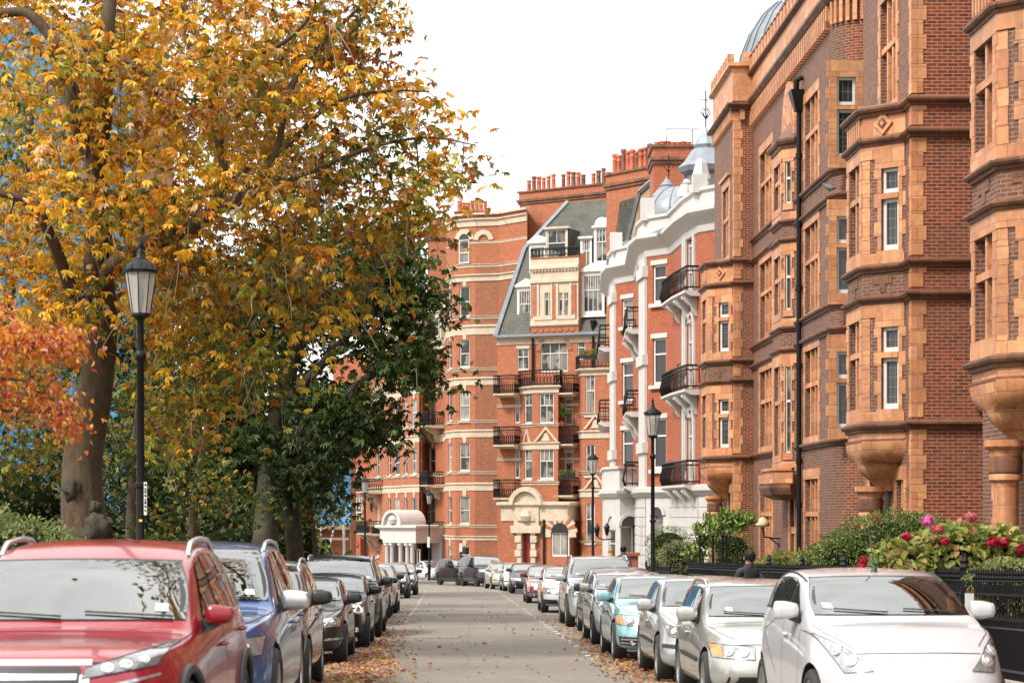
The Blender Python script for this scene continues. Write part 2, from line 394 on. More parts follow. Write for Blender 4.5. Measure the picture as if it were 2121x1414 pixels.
def quoins(mb, c, da, db, z0, z1, t=.014, la=.31, lb=.19, h=.31):
    c, da, db = Vector(c), Vector(da).normalized(), Vector(db).normalized(); na = -db + da * da.dot(db); nb = -da + db * da.dot(db)
    na.normalize(); nb.normalize(); z = z0; k = 0
    den = max(1 - (na.dot(nb)) ** 2, .05); o = c + (na + nb) * (t / (1 + na.dot(nb)))
    while z < z1 - .05:
        a, b = (la, lb) if k % 2 else (lb + .05, la * .85)
        P = [o, c + da * a + na * t, c + da * a - na * .03, c + da * .05 + db * .05, c + db * b - nb * .03, c + db * b + nb * t]
        ar = sum(P[i].x * P[(i + 1) % 6].y - P[(i + 1) % 6].x * P[i].y for i in range(6))
        if ar < 0: P = P[::-1]
        mb.prism([(p.x, p.y) for p in P], z + .004, min(z + h, z1) - .004); z += h; k += 1
STRING = lambda z, h=.30, p=.16: [(0, z - h * .55), (p * .35, z - h * .5), (p * .4, z - h * .25), (p * .8, z - h * .2), (p, z), (p, z + h * .18), (p * .55, z + h * .24), (0, z + h * .45)]
def sweepwall(mb, path, z0, z1, mi=0):
    for a, b in zip(path, path[1:]): mb.quad((*a, z0), (*b, z0), (*b, z1), (*a, z1), mi)
def dentils(mb, fr, u0, u1, z0, z1, step, w, p0, p1):
    u = u0
    while u + w <= u1: mb.fbox(fr, u, u + w, z0, z1, p0, p1); u += step

# ------------------------------------------------------------------ the terracotta-dressed mansion block on the right
mans = thing('mansion_block', 'tall dark brick mansion block with orange terracotta quoins and oriels, nearest on the right pavement', 'building', G(10, 46))
GB = -2.2                                   # foundations reach below the falling street
AF, AR = 9.8, 10.46                         # lateral plane of the wings and of the recessed front
FLOORS = {'C': (3.62, 6.37, 7.05, 9.80, 10.47), 'A': (3.66, 6.31, 6.99, 9.66, 10.43), 'D': (4.25, 6.80, 7.47, 10.05, 10.75), 'E': (4.4, 7.0, 7.6, 10.2, 10.9)}
wallmb = MB(); redmb = MB(); stone = MB(); dark = MB(); quo = MB(); glassw = []
def mullwin(fr, r, n=3, tr=(.58,), sur=True, glass='glass', depth=.3):
    if sur: surround(stone, fr, r)
    mullions(stone, fr, r, n, tr)
    g = MB(); g.fbox(fr, r[0] + .003, r[1] - .003, r[2] + .003, r[3] - .003, -.26, -.235)
    f = MB()
    for k in range(n):
        a = r[0] + (r[1] - r[0]) * k / n; b = r[0] + (r[1] - r[0]) * (k + 1) / n
        f.fbox(fr, a + .02, a + .12, r[2] + .01, r[3] - .01, -.235, -.18); f.fbox(fr, b - .12, b - .02, r[2] + .01, r[3] - .01, -.235, -.18)
    w = f.build('window', M['white_wood'], mans); g.build('pane', M[glass], w)
def oriel(d0, key, zbase, near=True, col=True):
    """canted oriel of three storeys on a corbel bowl and column; d0 = depth of its near foot on the wing wall"""
    b1, b2a, b2b, b3a, b3b = FLOORS[key]; p = .77; lf = 1.75
    pl = [A2(AF, d0), A2(AF - p, d0 + p), A2(AF - p, d0 + p + lf), A2(AF, d0 + 2 * p + lf)]
    f1, f2, f3 = Fr(pl[0], pl[1]), Fr(pl[1], pl[2]), Fr(pl[2], pl[3])
    for za, zb in ((b1, b2a), (b2b, b3a)):
        c1 = (.16, .60, za + .36, zb - .62); c2 = (.28, lf - .22, za + .40, zb - .42)
        wall(wallmb, f1, 0, f1.L, za, zb, [c1], .16); wall(wallmb, f2, 0, f2.L, za, zb, [c2], .2); wall(wallmb, f3, 0, f3.L, za, zb)
        zt = za + .36 + (zb - .62 - za - .36) * .66
        window(mans, f1, (c1[0], c1[1], zt + .06, c1[3]), h=(), lead=((.5,), (.36, .64)), fw=.07, back=-.12, glass='glass'); window(mans, f1, (c1[0], c1[1], c1[2], zt - .06), h=(), lead=((.24, .43, .62, .81), (.36, .64)), fw=.08, back=-.12, glass='glass')
        stone.fbox(f1, c1[0] - .001, c1[1] + .001, zt - .06, zt + .06, -.12, .05)
        surround(stone, f1, c1, w=.1, top=.5, bot=.3)
        mullwin(f2, c2, 2, (.62,), sur=True)
        stone.band(pl, [(0, zb - .40), (.03, zb - .40), (.03, zb - .02), (0, zb - .02)]); stone.band(pl, [(0, za), (.035, za), (.035, za + .28), (0, za + .30)])
        for c_, da, db in ((pl[1], Vector(pl[0]) - Vector(pl[1]), Vector(pl[2]) - Vector(pl[1])),):
            _q = MB(); quoins(_q, c_, da, db, za + .3, zb - .4, la=.20, lb=.16); _q.build('quoin_stones', M['terracotta'], mans)
    for za, zb, m in ((b2a, b2b, wallmb), (b3a, b3b, stone)):
        sweepwall(m, pl, za, zb)
    for z in (b2a, b2b, b3a): course(pl, STRING(z, .22, .15))
    # brick panels in the storey band, carved diamond and balusters in the parapet
    zc = (b2a + b2b) / 2
    for f in (f1, f2): dark.fbox(f, f.L * .3, f.L * .75, zc - .02, zc + .16, -.02, .02); dark.fbox(f, f.L * .46, f.L * .58, zc - .2, zc - .02, -.02, .02)
    zc = (b3a + b3b) / 2 + .02; uc = f1.L / 2
    stone.fprism(f1, [(uc - .24, zc), (uc, zc - .24), (uc + .24, zc), (uc, zc + .24)], -.01, .05)
    dark.fprism(f1, [(uc - .13, zc), (uc, zc - .13), (uc + .13, zc), (uc, zc + .13)], .04, .058); stone.fprism(f1, [(uc - .06, zc), (uc, zc - .06), (uc + .06, zc), (uc, zc + .06)], .05, .08)
    dentils(stone, f2, .15, f2.L - .1, zc - .22, zc + .2, .22, .11, -.01, .05)
    course(pl, STRING(b3b, .26, .17))
    dark.prism([pl[0], pl[3], pl[2], pl[1]][::-1] if False else pl[::-1], b3b + .02, b3b + .09)
    # corbel bowl
    course(pl, STRING(b1, .26, .16))
    C = Vector(pl[0]).lerp(Vector(pl[3]), .5); rings = []
    prof = [(1.0, b1), (1.0, b1 - .30), (1.05, b1 - .34), (1.03, b1 - .52), (.93, b1 - .70), (.72, b1 - .80), (.71, b1 - .86), (.62, b1 - 1.0), (.46, b1 - 1.15), (.34, b1 - 1.26), (.30, b1 - 1.4)]
    pm = []
    for q0, q1 in zip(pl, pl[1:]):
        for k in range(4): pm.append(Vector(q0).lerp(Vector(q1), k / 4))
    pm.append(Vector(pl[3])); n = len(pm); vs = []
    Cw = C + Vector(f2.n) * .15
    for s, z in prof:
        for j, q in enumerate(pm):
            o = q - C; an = math.pi * j / (n - 1); rnd = Vector((0, 0))
            e = f2.d * (-math.cos(an)) * 1.0 + f2.n * math.sin(an)
            t = min(max((1.0 - s) / .35, 0), 1)
            v = (o * s) * (1 - t) + (e * s * 1.05) * t
            vs.append((C.x + v.x, C.y + v.y, z))
    corb.add(vs, [(i * n + j, (i + 1) * n + j, (i + 1) * n + j + 1, i * n + j + 1) for i in range(len(prof) - 1) for j in range(n - 1)])
    dark.band(pl, [(0, b1 - .36), (.05, b1 - .34), (.05, b1 - .30), (0, b1 - .28)])
    if col:
        cc = C + Vector(f2.n) * .42; zt = b1 - 1.35
        corb.lathe([(.36, zt + .05), (.36, zt - .06), (.29, zt - .12), (.26, zt - .2), (.26, zt - .52), (.28, zt - .55), (.28, zt - .62), (.215, zt - .66), (.215, zbase)], (cc.x, cc.y, 0), 20)
        cm = MB(); cm.lathe([(.27, zt - .22), (.285, zt - .3), (.27, zt - .4), (.285, zt - .46), (.27, zt - .51)], (cc.x, cc.y, 0), 20); cm.build('capital', M['terra_dark'], mans, smooth=True)
    return pl, f1, f2, f3
def course(path, prof): m_ = MB(); m_.band(path, prof); m_.build('string_course', M['terra_dark'], mans)
corb = MB()
def flush():
    for m_, nm, mt, kw in ((redmb, 'return_wall', 'brick_red', {}), (wallmb, 'front_wall', 'brick_plum', {}), (stone, 'terracotta_dressing', 'terracotta', {}), (dark, 'dark_trim', 'terra_dark', {}), (quo, 'quoin_stones', 'terracotta', {}), (corb, 'oriel_corbel', 'terracotta', dict(smooth=True, angle=40))):
        if m_.v: m_.build(nm, M[mt], mans, **kw); m_.v, m_.f, m_.m = [], [], []
def wing(key, dn, df, d_or, side_to, base, top, ground=True, upperwin=True):
    """projecting wing: front plane AF from dn to df, return wall at dn running back to side_to"""
    b1, b2a, b2b, b3a, b3b = FLOORS[key]
    f = Fr(A2(AF, dn), A2(AF, df)); L = f.L; s = Fr(A2(side_to, dn), A2(AF, dn))
    ua, ub = d_or - dn, d_or - dn + 3.3
    ops = [(ua + .9, ua + 2.6, b3b + .35, b3b + 2.75)] if upperwin else []
    gw = [(.75, 1.55, base + 1.0, 2.45), (ub - .6, ub + .6, base + 1.0, 2.45)]
    for za, zb, o in ((GB, b1, gw), (b3b, top, ops)): wall(wallmb, f, 0, L, za, zb, o, .3)
    for za, zb in ((b1, b3b),):
        wall(wallmb, f, 0, L, za, zb, [(ua + .02, ub - .02, za, zb)], .0)
    wall(redmb, s, 0, s.L, GB, top)
    for r in ops: mullwin(f, r, 3, (.55,)); stone.fprism(f, [(r[0] - .4, r[3] + .32), (r[1] + .4, r[3] + .32), (r[1] + .4, r[3] + .42), (r[0] - .4, r[3] + .42)], -.02, .12)
    for r in gw: mullwin(f, r, 2, (.6,))
    back = Vector(A2(side_to, dn)); path = [A2(side_to, dn), A2(AF, dn)]
    p2 = path + [A2(AF, d_or)]; p3 = [A2(AF, d_or + 3.29), A2(AF, df), A2(AR + .3, df)]
    for z in (b1, b2a, b2b, b3a, b3b):
        course(p2, STRING(z, .22, .15))
        course(p3, STRING(z, .22, .15))
    da = Vector(A2(side_to, dn)) - Vector(A2(AF, dn)); db = Vector(A2(AF, df)) - Vector(A2(AF, dn))
    zs = [base] + [b1, b2a, b2b, b3a, b3b] + [top - 1.6]
    for za, zb in zip(zs, zs[1:]): _q = MB(); quoins(_q, A2(AF, dn), da, db, za + .14, zb - .1); _q.build('quoin_stones', M['terracotta'], mans)
    fb = Fr(A2(AF, df), A2(AR + .6, df)); wall(wallmb, fb, 0, fb.L, GB, top)
    course(path + [A2(AF, df), A2(AR + .3, df)], STRING(top - 1.45, .3, .26))
    stone.band(path + [A2(AF, df), A2(AR + .3, df)], [(0, top - 1.3), (.05, top - 1.3), (.05, top - .2), (.2, top - .12), (.2, top), (0, top + .02)])
    dentils(stone, f, .1, L - .1, top - 1.95, top - 1.62, .34, .17, -.02, .12); dentils(stone, s, .1, s.L - .1, top - 1.95, top - 1.62, .34, .17, -.02, .12)
    dentils(stone, f, .1, L - .1, top + .01, top + .34, .66, .36, -.02, .2); dentils(stone, s, .15, s.L - .1, top + .01, top + .34, .66, .36, -.02, .2)
    return f, s
TOPZ = 17.2
for k_, w_, o_ in (('D', (30.6, 39.9, 34.97, 11.4, -.6, TOPZ + .4), (34.97, -.7)), ('C', (46.0, 51.4, 46.67, 11.4, -.9, TOPZ + .3), (46.67, -.9)), ('A', (74.7, 80.2, 75.03, 10.6, -1.4, TOPZ), (75.03, -1.4)), ('E', (15.0, 24.0, 19.0, 11.4, -.3, TOPZ + .6), (19.0, -.3))):
    wing(k_, *w_); flush(); oriel(o_[0], k_, o_[1]); flush()      # E, nearest the camera, is seen only in reflections
for dn, df in ((24.0, 30.6), (39.9, 46.0)):            # the recessed links between the near wings
    f = Fr(A2(11.3, dn), A2(11.3, df)); wall(wallmb, f, 0, f.L, GB, 16.4)
    for z in (3.9, 6.6, 7.2, 9.9, 10.6): course([A2(11.3, dn), A2(11.3, df)], STRING(z, .22, .12))
    flush()
# recessed front B with a rounded near corner and its own small oriel
arc = [A2(AR + 1.15 - 1.15 * math.cos(t) if False else AR + 1.0 - 1.0 * math.sin(t), 58.6 + 1.0 - 1.0 * math.cos(t)) for t in [math.pi / 2 * k / 8 for k in range(9)]]
BZ = (3.70, 6.76, 7.42, 10.38, 11.08)
endw = Fr(A2(12.6, 58.6), arc[0]); ew = []
px0, px1 = 1733, 1772
for y0, y1 in ((160, 325), (448, 607), (728, 885)):
    r = endw.rect(px0, y0, px1, y1); ew.append(r)
wall(redmb, endw, 0, endw.L, GB, TOPZ - 1.6, ew, .16)
for (u0, u1, z0, z1) in ew:
    zt = z0 + (z1 - z0) * .62
    window(mans, endw, (u0, u1, zt + .06, z1), h=(), lead=((.5,), (.36, .64)), glass='glass'); window(mans, endw, (u0, u1, z0, zt - .06), h=(), lead=((.24, .43, .62, .81), (.36, .64)), glass='glass')
    stone.fbox(endw, u0, u1, zt - .06, zt + .06, -.12, .05); surround(stone, endw, (u0, u1, z0, z1), top=.45, bot=.3)
sweepwall(redmb, arc[:5], GB, TOPZ - 1.6); sweepwall(wallmb, arc[4:], GB, TOPZ - 1.6)
fB = Fr(A2(AR, 59.6), A2(AR, 74.7)); ops = []
ranges = ((11.2, 13.72), (7.55, 10.05), (3.95, 6.45), (.2, 2.72))
g1, g2 = (10.7, 13.4), (1.9, 4.2)
for za, zb in ranges:
    ops.append((g1[0], g1[1], za, zb)); ops.append((g2[0], g2[1], za, zb))
ops.append((5.75, 6.95, -1.3, 2.2))
wall(wallmb, fB, 0, fB.L, GB, TOPZ - 1.6, ops, .3)
for r in ops[:-1]: mullwin(fB, r, 3, (.6,))
r = ops[-1]; surround(stone, fB, r, w=.3, top=.6, bot=0); mullions(stone, fB, r, 2, (.72,), w=.2)
dm = MB(); dm.fbox(fB, r[0], r[1], r[2], r[3], -.29, -.24); dm.build('door', M['terra_dark'], mans)
bp = arc + [A2(AR, 74.69)]
for z in BZ: course(bp, STRING(z, .22, .14))
zc = TOPZ - 2.15
for k in range(44):
    stone.fbox(fB, .1 + k * .34, .27 + k * .34, zc, zc + .62, -.02, .10); stone.fbox(fB, .1 + k * .34, .27 + k * .34, zc - .06, zc + .2, .0, .16)
for k in range(7):
    a, b = Vector(arc[k]), Vector(arc[k + 1]); ff = Fr(arc[k], arc[k + 1]); stone.fbox(ff, .03, .03 + ff.L * .6, zc, zc + .62, -.02, .10)
dark.band(bp, [(0, TOPZ - 1.56), (.12, TOPZ - 1.5), (.22, TOPZ - 1.36), (.22, TOPZ - 1.28), (0, TOPZ - 1.22)])
stone.band(bp, [(0, TOPZ - 1.25), (.06, TOPZ - 1.22), (.06, TOPZ - .5), (0, TOPZ - .48)])
dark.band(bp, [(0, TOPZ - .5), (.2, TOPZ - .42), (.2, TOPZ - .34), (0, TOPZ - .3)])
for k in range(22): stone.fbox(fB, .1 + k * .68, .46 + k * .68, TOPZ - .34, TOPZ + .1, -.15, .18); dark.fbox(fB, .08 + k * .68, .48 + k * .68, TOPZ + .1, TOPZ + .16, -.17, .2)
stone.band(bp, [(0, TOPZ - .32), (.03, TOPZ - .32), (.03, TOPZ - .08), (0, TOPZ - .06)])
# small oriel over the side door
pt = [A2(AR, 65.05), A2(AR - .42, 65.45), A2(AR - .42, 67.3), A2(AR, 67.7)]
t1, t2, t3 = Fr(pt[0], pt[1]), Fr(pt[1], pt[2]), Fr(pt[2], pt[3])
for za, zb in ((3.0, 6.6), (7.3, 9.95), (10.5, 12.75)):
    c1 = (.27, .46, za + .55, zb - .45); c2 = (.3, 1.55, za + .5, zb - .42)
    wall(wallmb, t1, 0, t1.L, za, zb, [c1], .1); wall(wallmb, t2, 0, t2.L, za, zb, [c2], .15); wall(wallmb, t3, 0, t3.L, za, zb)
    surround(stone, t1, c1, w=.06, top=.3, bot=.2); mullwin(t2, c2, 2, (.6,))
    window(mans, t1, c1, h=(.6,), fw=.03, back=-.08)
    stone.band(pt, [(0, zb - .36), (.03, zb - .36), (.03, zb - .02), (0, zb - .02)]); stone.band(pt, [(0, za), (.03, za), (.03, za + .25), (0, za + .28)])
for za, zb in ((6.6, 7.3), (9.95, 10.5), (2.3, 3.0)): sweepwall(wallmb, pt, za, zb)
for z in (6.65, 7.3, 9.95, 10.5): course(pt, STRING(z, .2, .13))
course(pt, STRING(12.9, .4, .2)); dark.prism(pt[::-1], 13.0, 13.08)
q = [Vector(pt[0]).lerp(Vector(pt[3]), .5)]
ap = (q[0].x, q[0].y, 13.75)
for a, b in zip(pt, pt[1:]): dark.add([(*a, 13.08), (*b, 13.08), ap], [(0, 1, 2)])
dark.band(pt, [(0, 2.15), (.35, 2.3), (.42, 2.5), (.42, 2.6), (0, 2.65)]); stone.band(pt, [(.2, 2.62), (.3, 2.64), (.3, 3.0), (.36, 3.02), (.36, 3.1), (.2, 3.12)])
# scallop-shell niche over it
sh = MB(); uc = 66.37 - 59.6; rr = 1.35
for k in range(14):
    a, b = math.pi * k / 14, math.pi * (k + 1) / 14
    P0 = lambda t, s, o: fB.pt(uc + rr * s * math.cos(t) * .8, 13.1 + rr * s * math.sin(t) * 1.15, o)
    sh.quad(P0(a, 1, .12), P0(b, 1, .12), P0(b, 1.16, .12), P0(a, 1.16, .12)); sh.quad(P0(a, 1.16, .12), P0(b, 1.16, .12), P0(b, 1.16, 0), P0(a, 1.16, 0))
    sh.add([P0(a, 1, .12), P0(b, 1, .12), P0((a + b) / 2, .55, .02 + .05 * (k % 2)), P0(0, 0, .02)], [(0, 1, 2), (0, 2, 3), (2, 1, 3)])
sh.build('shell_niche', M['terracotta'], mans)
flush()
mb = MB()
mb.prism([A2(11.2, 30.6), A2(30, 30.6), A2(30, 80), A2(10.6, 80)], 16.0, 16.3); mb.prism([A2(11.0, 15), A2(30, 15), A2(30, 30.5), A2(11.2, 30.5)], 16.1, 16.4)
fe = Fr(A2(10.6, 80.15), A2(30, 80.15)); wall(mb, fe, 0, fe.L, GB, 16.2)
mb.build('flat_roof', M['lead'], mans)
# downpipe with hopper, and a gooseneck door lamp
def at(a, d, z): x, y = A2(a, d); return (x, y, z)
mb = MB(); mb.tube([at(AR - .12, 64.2, -1.4), at(AR - .12, 64.2, 13.7)], .075, 10)
for z in (12.2, 10.2, 8.3, 6.0, 3.2, 1.9, -.2): mb.tube([at(AR - .12, 64.2, z), at(AR - .12, 64.2, z + .16)], .1, 10)
mb.hexa([at(AR - .24, 64.05, 13.6), at(AR, 64.05, 13.6), at(AR, 64.35, 13.6), at(AR - .24, 64.35, 13.6), at(AR - .40, 63.9, 14.2), at(AR, 63.9, 14.2), at(AR, 64.5, 14.2), at(AR - .40, 64.5, 14.2)])
mb.tube([at(AR - .2, 64.2, 14.2), at(AR - .2, 64.15, 14.5), at(AR - .02, 64.1, 14.6)], .09, 8)
mb.build('downpipe', M['iron'], mans, smooth=True, angle=40)
wl = MB(); wl.tube([at(AR, 68.6, .95), at(AR - .25, 68.6, .95), at(AR - .5, 68.6, 1.0), at(AR - .56, 68.6, 1.3)], .03, 6); wl.tube([at(AR, 68.6, .7), at(AR - .35, 68.6, .97)], .02, 6)
wlo = wl.build('wall_lamp', M['iron'], mans); sh = MB(); sh.lathe([(.03, 1.62), (.09, 1.58), (.19, 1.48), (.24, 1.36), (.2, 1.33), (.06, 1.3)], at(AR - .56, 68.6, 0), 16); sh.build('lamp_shade', M['stone_gold'], wlo, smooth=True)
# lead cupola on the roof
mb = MB(); c = U(1640, 100, 79); mb.lathe([(2.0, 15.5), (2.0, 17.2), (2.05, 17.3), (1.98, 17.6), (1.85, 18.3), (1.55, 19.1), (1.1, 19.8), (.6, 20.25), (.25, 20.4), (.2, 20.9), (0, 21.1)], (c.x, c.y, 0), 24)
for k in range(24):
    an = 2 * math.pi * k / 24; mb.tube([(c.x + r * math.cos(an), c.y + r * math.sin(an), z) for r, z in ((2.0, 17.5), (1.87, 18.3), (1.57, 19.1), (1.12, 19.8), (.6, 20.28))], .035, 4)
mb.build('lead_dome', M['lead'], mans, smooth=True, angle=30)
# ------------------------------------------------------------------ generic pieces for the farther red-brick houses
def arch_pts(u0, u1, z0, zs, n=10):
    r = (u1 - u0) / 2; c = (u0 + u1) / 2
    return [(u0, z0), (u1, z0)] + [(c + r * math.cos(t), zs + r * math.sin(t)) for t in [math.pi * k / n for k in range(n + 1)]]
def archring(mb, fr, u0, u1, zs, w, o0, o1, n=10, mi=0):
    r = (u1 - u0) / 2; c = (u0 + u1) / 2
    for k in range(n):
        a, b = math.pi * k / n, math.pi * (k + 1) / n
        q = lambda t, s: (c + s * math.cos(t), zs + s * math.sin(t))
        mb.fprism(fr, [q(a, r), q(a, r + w), q(b, r + w), q(b, r)], o0, o1, mi)
def balcony(parent, path, z, h=1.05, slab=.22, proj=.75, mat='white_stucco', step=.13, name='balcony', belly=.0, rail='iron', inset=.06):
    """slab swept along a plan path with an iron railing round its outer edge"""
    mb = MB(); n = 0
    mb.band(path, [(0, z - slab), (proj * .55, z - slab), (proj * .9, z - slab * .55), (proj, z - slab * .4), (proj, z), (0, z)])
    b = mb.build(name, M[mat], parent)
    P = [Vector(p) for p in path]
    ns = [Vector((-(q - p).y, (q - p).x)).normalized() for p, q in zip(P, P[1:])]
    pr = proj - inset; out = []
    for i, p in enumerate(P):
        if i == 0: o = ns[0]
        elif i == len(P) - 1: o = ns[-1]
        else:
            o = (ns[i - 1] + ns[i]).normalized(); o = o / max(o.dot(ns[i]), .4)
        out.append(p + o * pr)
    line = [P[0] + ns[0] * .02] + out + [P[-1] + ns[-1] * .02]
    r = MB()
    for a, c in zip(line, line[1:]):
        L = (c - a).length
        if L < .05: continue
        for zz_, rr in ((z + h, .04), (z + .12, .03), (z + h * .82, .025)): r.tube([(a.x, a.y, zz_), (c.x, c.y, zz_)], rr, 4)
        k = max(1, int(L / step)); d = (c - a) / L; nn = Vector((-d.y, d.x))
        for i in range(k + 1):
            q = a + d * (L * i / k)
            if belly: r.tube([(q.x, q.y, z + .02), (q.x + nn.x * belly, q.y + nn.y * belly, z + h * .3), (q.x + nn.x * belly * .6, q.y + nn.y * belly * .6, z + h * .5), (q.x, q.y, z + h * .75), (q.x, q.y, z + h)], .016, 4, cap=False)
            else:
                r.tube([(q.x, q.y, z + .02), (q.x, q.y, z + h)], .017, 4, cap=False)
            if i < k and not belly:
                m = q + d * (L / k / 2); r.tube([(m.x, m.y, z + .12), (m.x + d.x * .05, m.y + d.y * .05, z + .35), (m.x, m.y, z + .6)], .026, 4, cap=False)
    r.build('railing', M[rail], b)
    return b
def bracket(mb, fr, u, z, w, p, h, mi=0):
    pr = [(0, 0), (p, 0), (p, -h * .12), (p * .75, -h * .3), (p * .42, -h * .5), (p * .3, -h * .8), (p * .1, -h), (0, -h)]
    n = len(pr); vs = [fr.pt(u - w / 2, z + b, a) for a, b in pr] + [fr.pt(u + w / 2, z + b, a) for a, b in pr]
    mb.add(vs, [tuple(range(n)), tuple(range(n, 2 * n))[::-1]] + [((i + 1) % n, i, n + i, n + (i + 1) % n) for i in range(n)], mi)
def pots(parent, pts, z, dark=.4, smin=.75, smax=1.25, rad=.17):
    for x, y in pts:
        h = random.uniform(smin, smax); r = rad * random.uniform(.85, 1.1); mb = MB()
        mb.lathe([(r * 1.05, z), (r * .92, z + .12), (r * .85, z + h * .62), (r * .98, z + h * .66), (r * .84, z + h * .72), (r * .84, z + h * .84), (r * 1.05, z + h * .88), (r * 1.05, z + h * .96), (r * .85, z + h), (r * .6, z + h), (r * .6, z + h - .1)], (x, y, 0), 12)
        mb.build('chimney_pot', M['pot_dark'] if random.random() < dark else M['pot'], parent, smooth=True, angle=40)
def stack(name, parent, px0, px1, d, depth, z0, ytop, npots, rows=1, brickm='brick_orange', dark=.4, yaw=0, bandm='terra_dark', **kw):
    """brick chimney stack with corbelled cap and a line of clay pots; front face spans px0..px1 at depth d"""
    p, q = X2(px1, d + yaw), X2(px0, d - yaw); fr = Fr(p, q); L = fr.L; zt = zz(ytop, d); mb = MB()
    pl = [fr.pt(0, 0, 0)[:2], fr.pt(L, 0, 0)[:2], fr.pt(L, 0, -depth)[:2], fr.pt(0, 0, -depth)[:2]]
    mb.prism(pl, z0, zt - .9); 
    st = mb.build(name, M[brickm], parent)
    b = MB()
    b.band(pl, [(0, zt - .95), (.08, zt - .92), (.08, zt - .78), (.16, zt - .74), (.16, zt - .6), (.02, zt - .55)], closed=True)
    b.band(pl, [(.0, zt - .16), (.12, zt - .12), (.12, zt), (-.3, zt + .05)], closed=True); b.prism([fr.pt(.05, 0, -.05)[:2], fr.pt(L - .05, 0, -.05)[:2], fr.pt(L - .05, 0, -depth + .05)[:2], fr.pt(.05, 0, -depth + .05)[:2]], zt - .2, zt + .03)
    b.build('stack_cap', M[bandm], st)
    u = MB(); u.prism([fr.pt(-.03, 0, .03)[:2], fr.pt(L + .03, 0, .03)[:2], fr.pt(L + .03, 0, -depth - .03)[:2], fr.pt(-.03, 0, -depth - .03)[:2]], zt - .58, zt - .15); u.build('stack_head', M[brickm], st)
    pp = []
    for r in range(rows):
        for k in range(npots):
            if random.random() < kw.get('skip', 0): continue
            x, y, _ = fr.pt(.25 + (L - .5) * k / max(npots - 1, 1), 0, -depth * (r + .5) / rows); pp.append((x, y))
    pots(st, pp, zt + .02, dark, kw.get('smin', .8), kw.get('smax', 1.2))
    return st

# ------------------------------------------------------------------ red and white house with lead domes
villa = thing('corner_house', 'red brick house with white stucco, black balconies and grey lead domes', 'building', (X2(1380, 95)[0] + 3, 95, gz(95)))
VP = [X2(*p) for p in ((1500, 82.4), (1449, 83.6), (1420, 86.2), (1390, 90.4), (1340, 91.6), (1326, 93.6), (1316, 100.8), (1276, 102.4), (1266, 104.6), (1262, 112.0))]
vf = [Fr(a, b) for a, b in zip(VP, VP[1:])]
br = MB(); wh = MB(); ZB = -3.2; ZG = 2.75; ZT = 12.55
def vrow(fr, x0, x1, ys): return [fr.rect(x0, a, x1, b) for a, b in ys]
w1 = vrow(vf[3], 1352, 1380, ((548, 628), (700, 797), (866, 972))); w2 = vrow(vf[6], 1288, 1311, ((618, 676), (750, 829), (890, 973)))
for i, f in enumerate(vf):
    ops = w1 if i == 3 else w2 if i == 6 else []
    if i == 1: ops = [(f.L * .42, f.L * .9, z, z + 2.6) for z in (10.45, 6.65, 2.95)]
    if i == 5: ops = [(f.L * .25, f.L * .45, z, z + 2.4) for z in (9.9, 6.4)]
    if i == 2: ops = [(f.L * .35, f.L * .62, z, z + 2.0) for z in (9.6, 5.8)]
    wall(br, f, 0, f.L, ZG, ZT, ops, .14)
    for r in ops:
        if i in (3, 6): window(villa, f, r, h=(.66,), glass=random.choice(['glass', 'glass_mid']), fw=.09); sill(wh, f, r, .14, .16, .12); wh.fbox(f, r[0] - .1, r[1] + .1, r[3] + .003, r[3] + .2, -.03, .04)
        else: window(villa, f, r, h=(.3, .7), glass='glass_mid', fw=.1)
# white pilasters, gothic window strips, cornice, parapet
for i in (4, 7):
    f = vf[i]
    wh.fbox(f, 0, f.L * .9, ZG, ZT, -.05, .10)
    for z in (4.3, 8.0, 11.7): wh.fbox(f, -.06, f.L * .95, z, z + .45, -.05, .2)
f = vf[1]
for z in (10.45, 6.65, 2.95):
    wh.fbox(f, f.L * .30, f.L * .41, z, z + 3.0, -.02, .08); wh.fbox(f, f.L * .91, f.L * .99, z, z + 3.0, -.02, .08)
    archring(wh, f, f.L * .42, f.L * .66, z + 2.55, .12, -.05, .09, 6); archring(wh, f, f.L * .66, f.L * .9, z + 2.55, .12, -.05, .09, 6)
wh.fbox(vf[2], vf[2].L * .02, vf[2].L * .12, ZG, ZT, -.02, .09)
wh.band(VP, [(0, ZT - .05), (.06, ZT), (.10, ZT + .25), (.18, ZT + .35), (.42, ZT + .62), (.5, ZT + .72), (.5, ZT + .86), (.12, ZT + .92)])
wh.band(VP, [(0, ZT + .9), (.10, ZT + .9), (.10, ZT + 1.5), (.2, ZT + 1.56), (.2, ZT + 1.68), (-.3, ZT + 1.7)])
for px, d, h in ((1341, 91.6, .75), (1276, 102.4, .7), (1449, 83.6, .5)):
    c = Vector(X2(px, d)); wh.prism([(c.x - .28, c.y - .28), (c.x + .28, c.y - .28), (c.x + .28, c.y + .28), (c.x - .28, c.y + .28)], ZT + 1.5, ZT + 1.7 + h)
def obelisk(px, d, y0, y1, w):
    c = X2(px, d); z0, z1 = zz(y0, d), zz(y1, d)
    wh.lathe([(w * .75, z0), (w * .75, z0 + .3), (w * .55, z0 + .32), (w * .48, z0 + .5), (w * .6, z0 + .55), (w * .34, z1 - .15), (w * .2, z1), (0, z1 + .03)], (*c, 0), 4)
obelisk(1452, 83.9, 400, 330, .62); obelisk(1422, 88, 408, 372, .5)
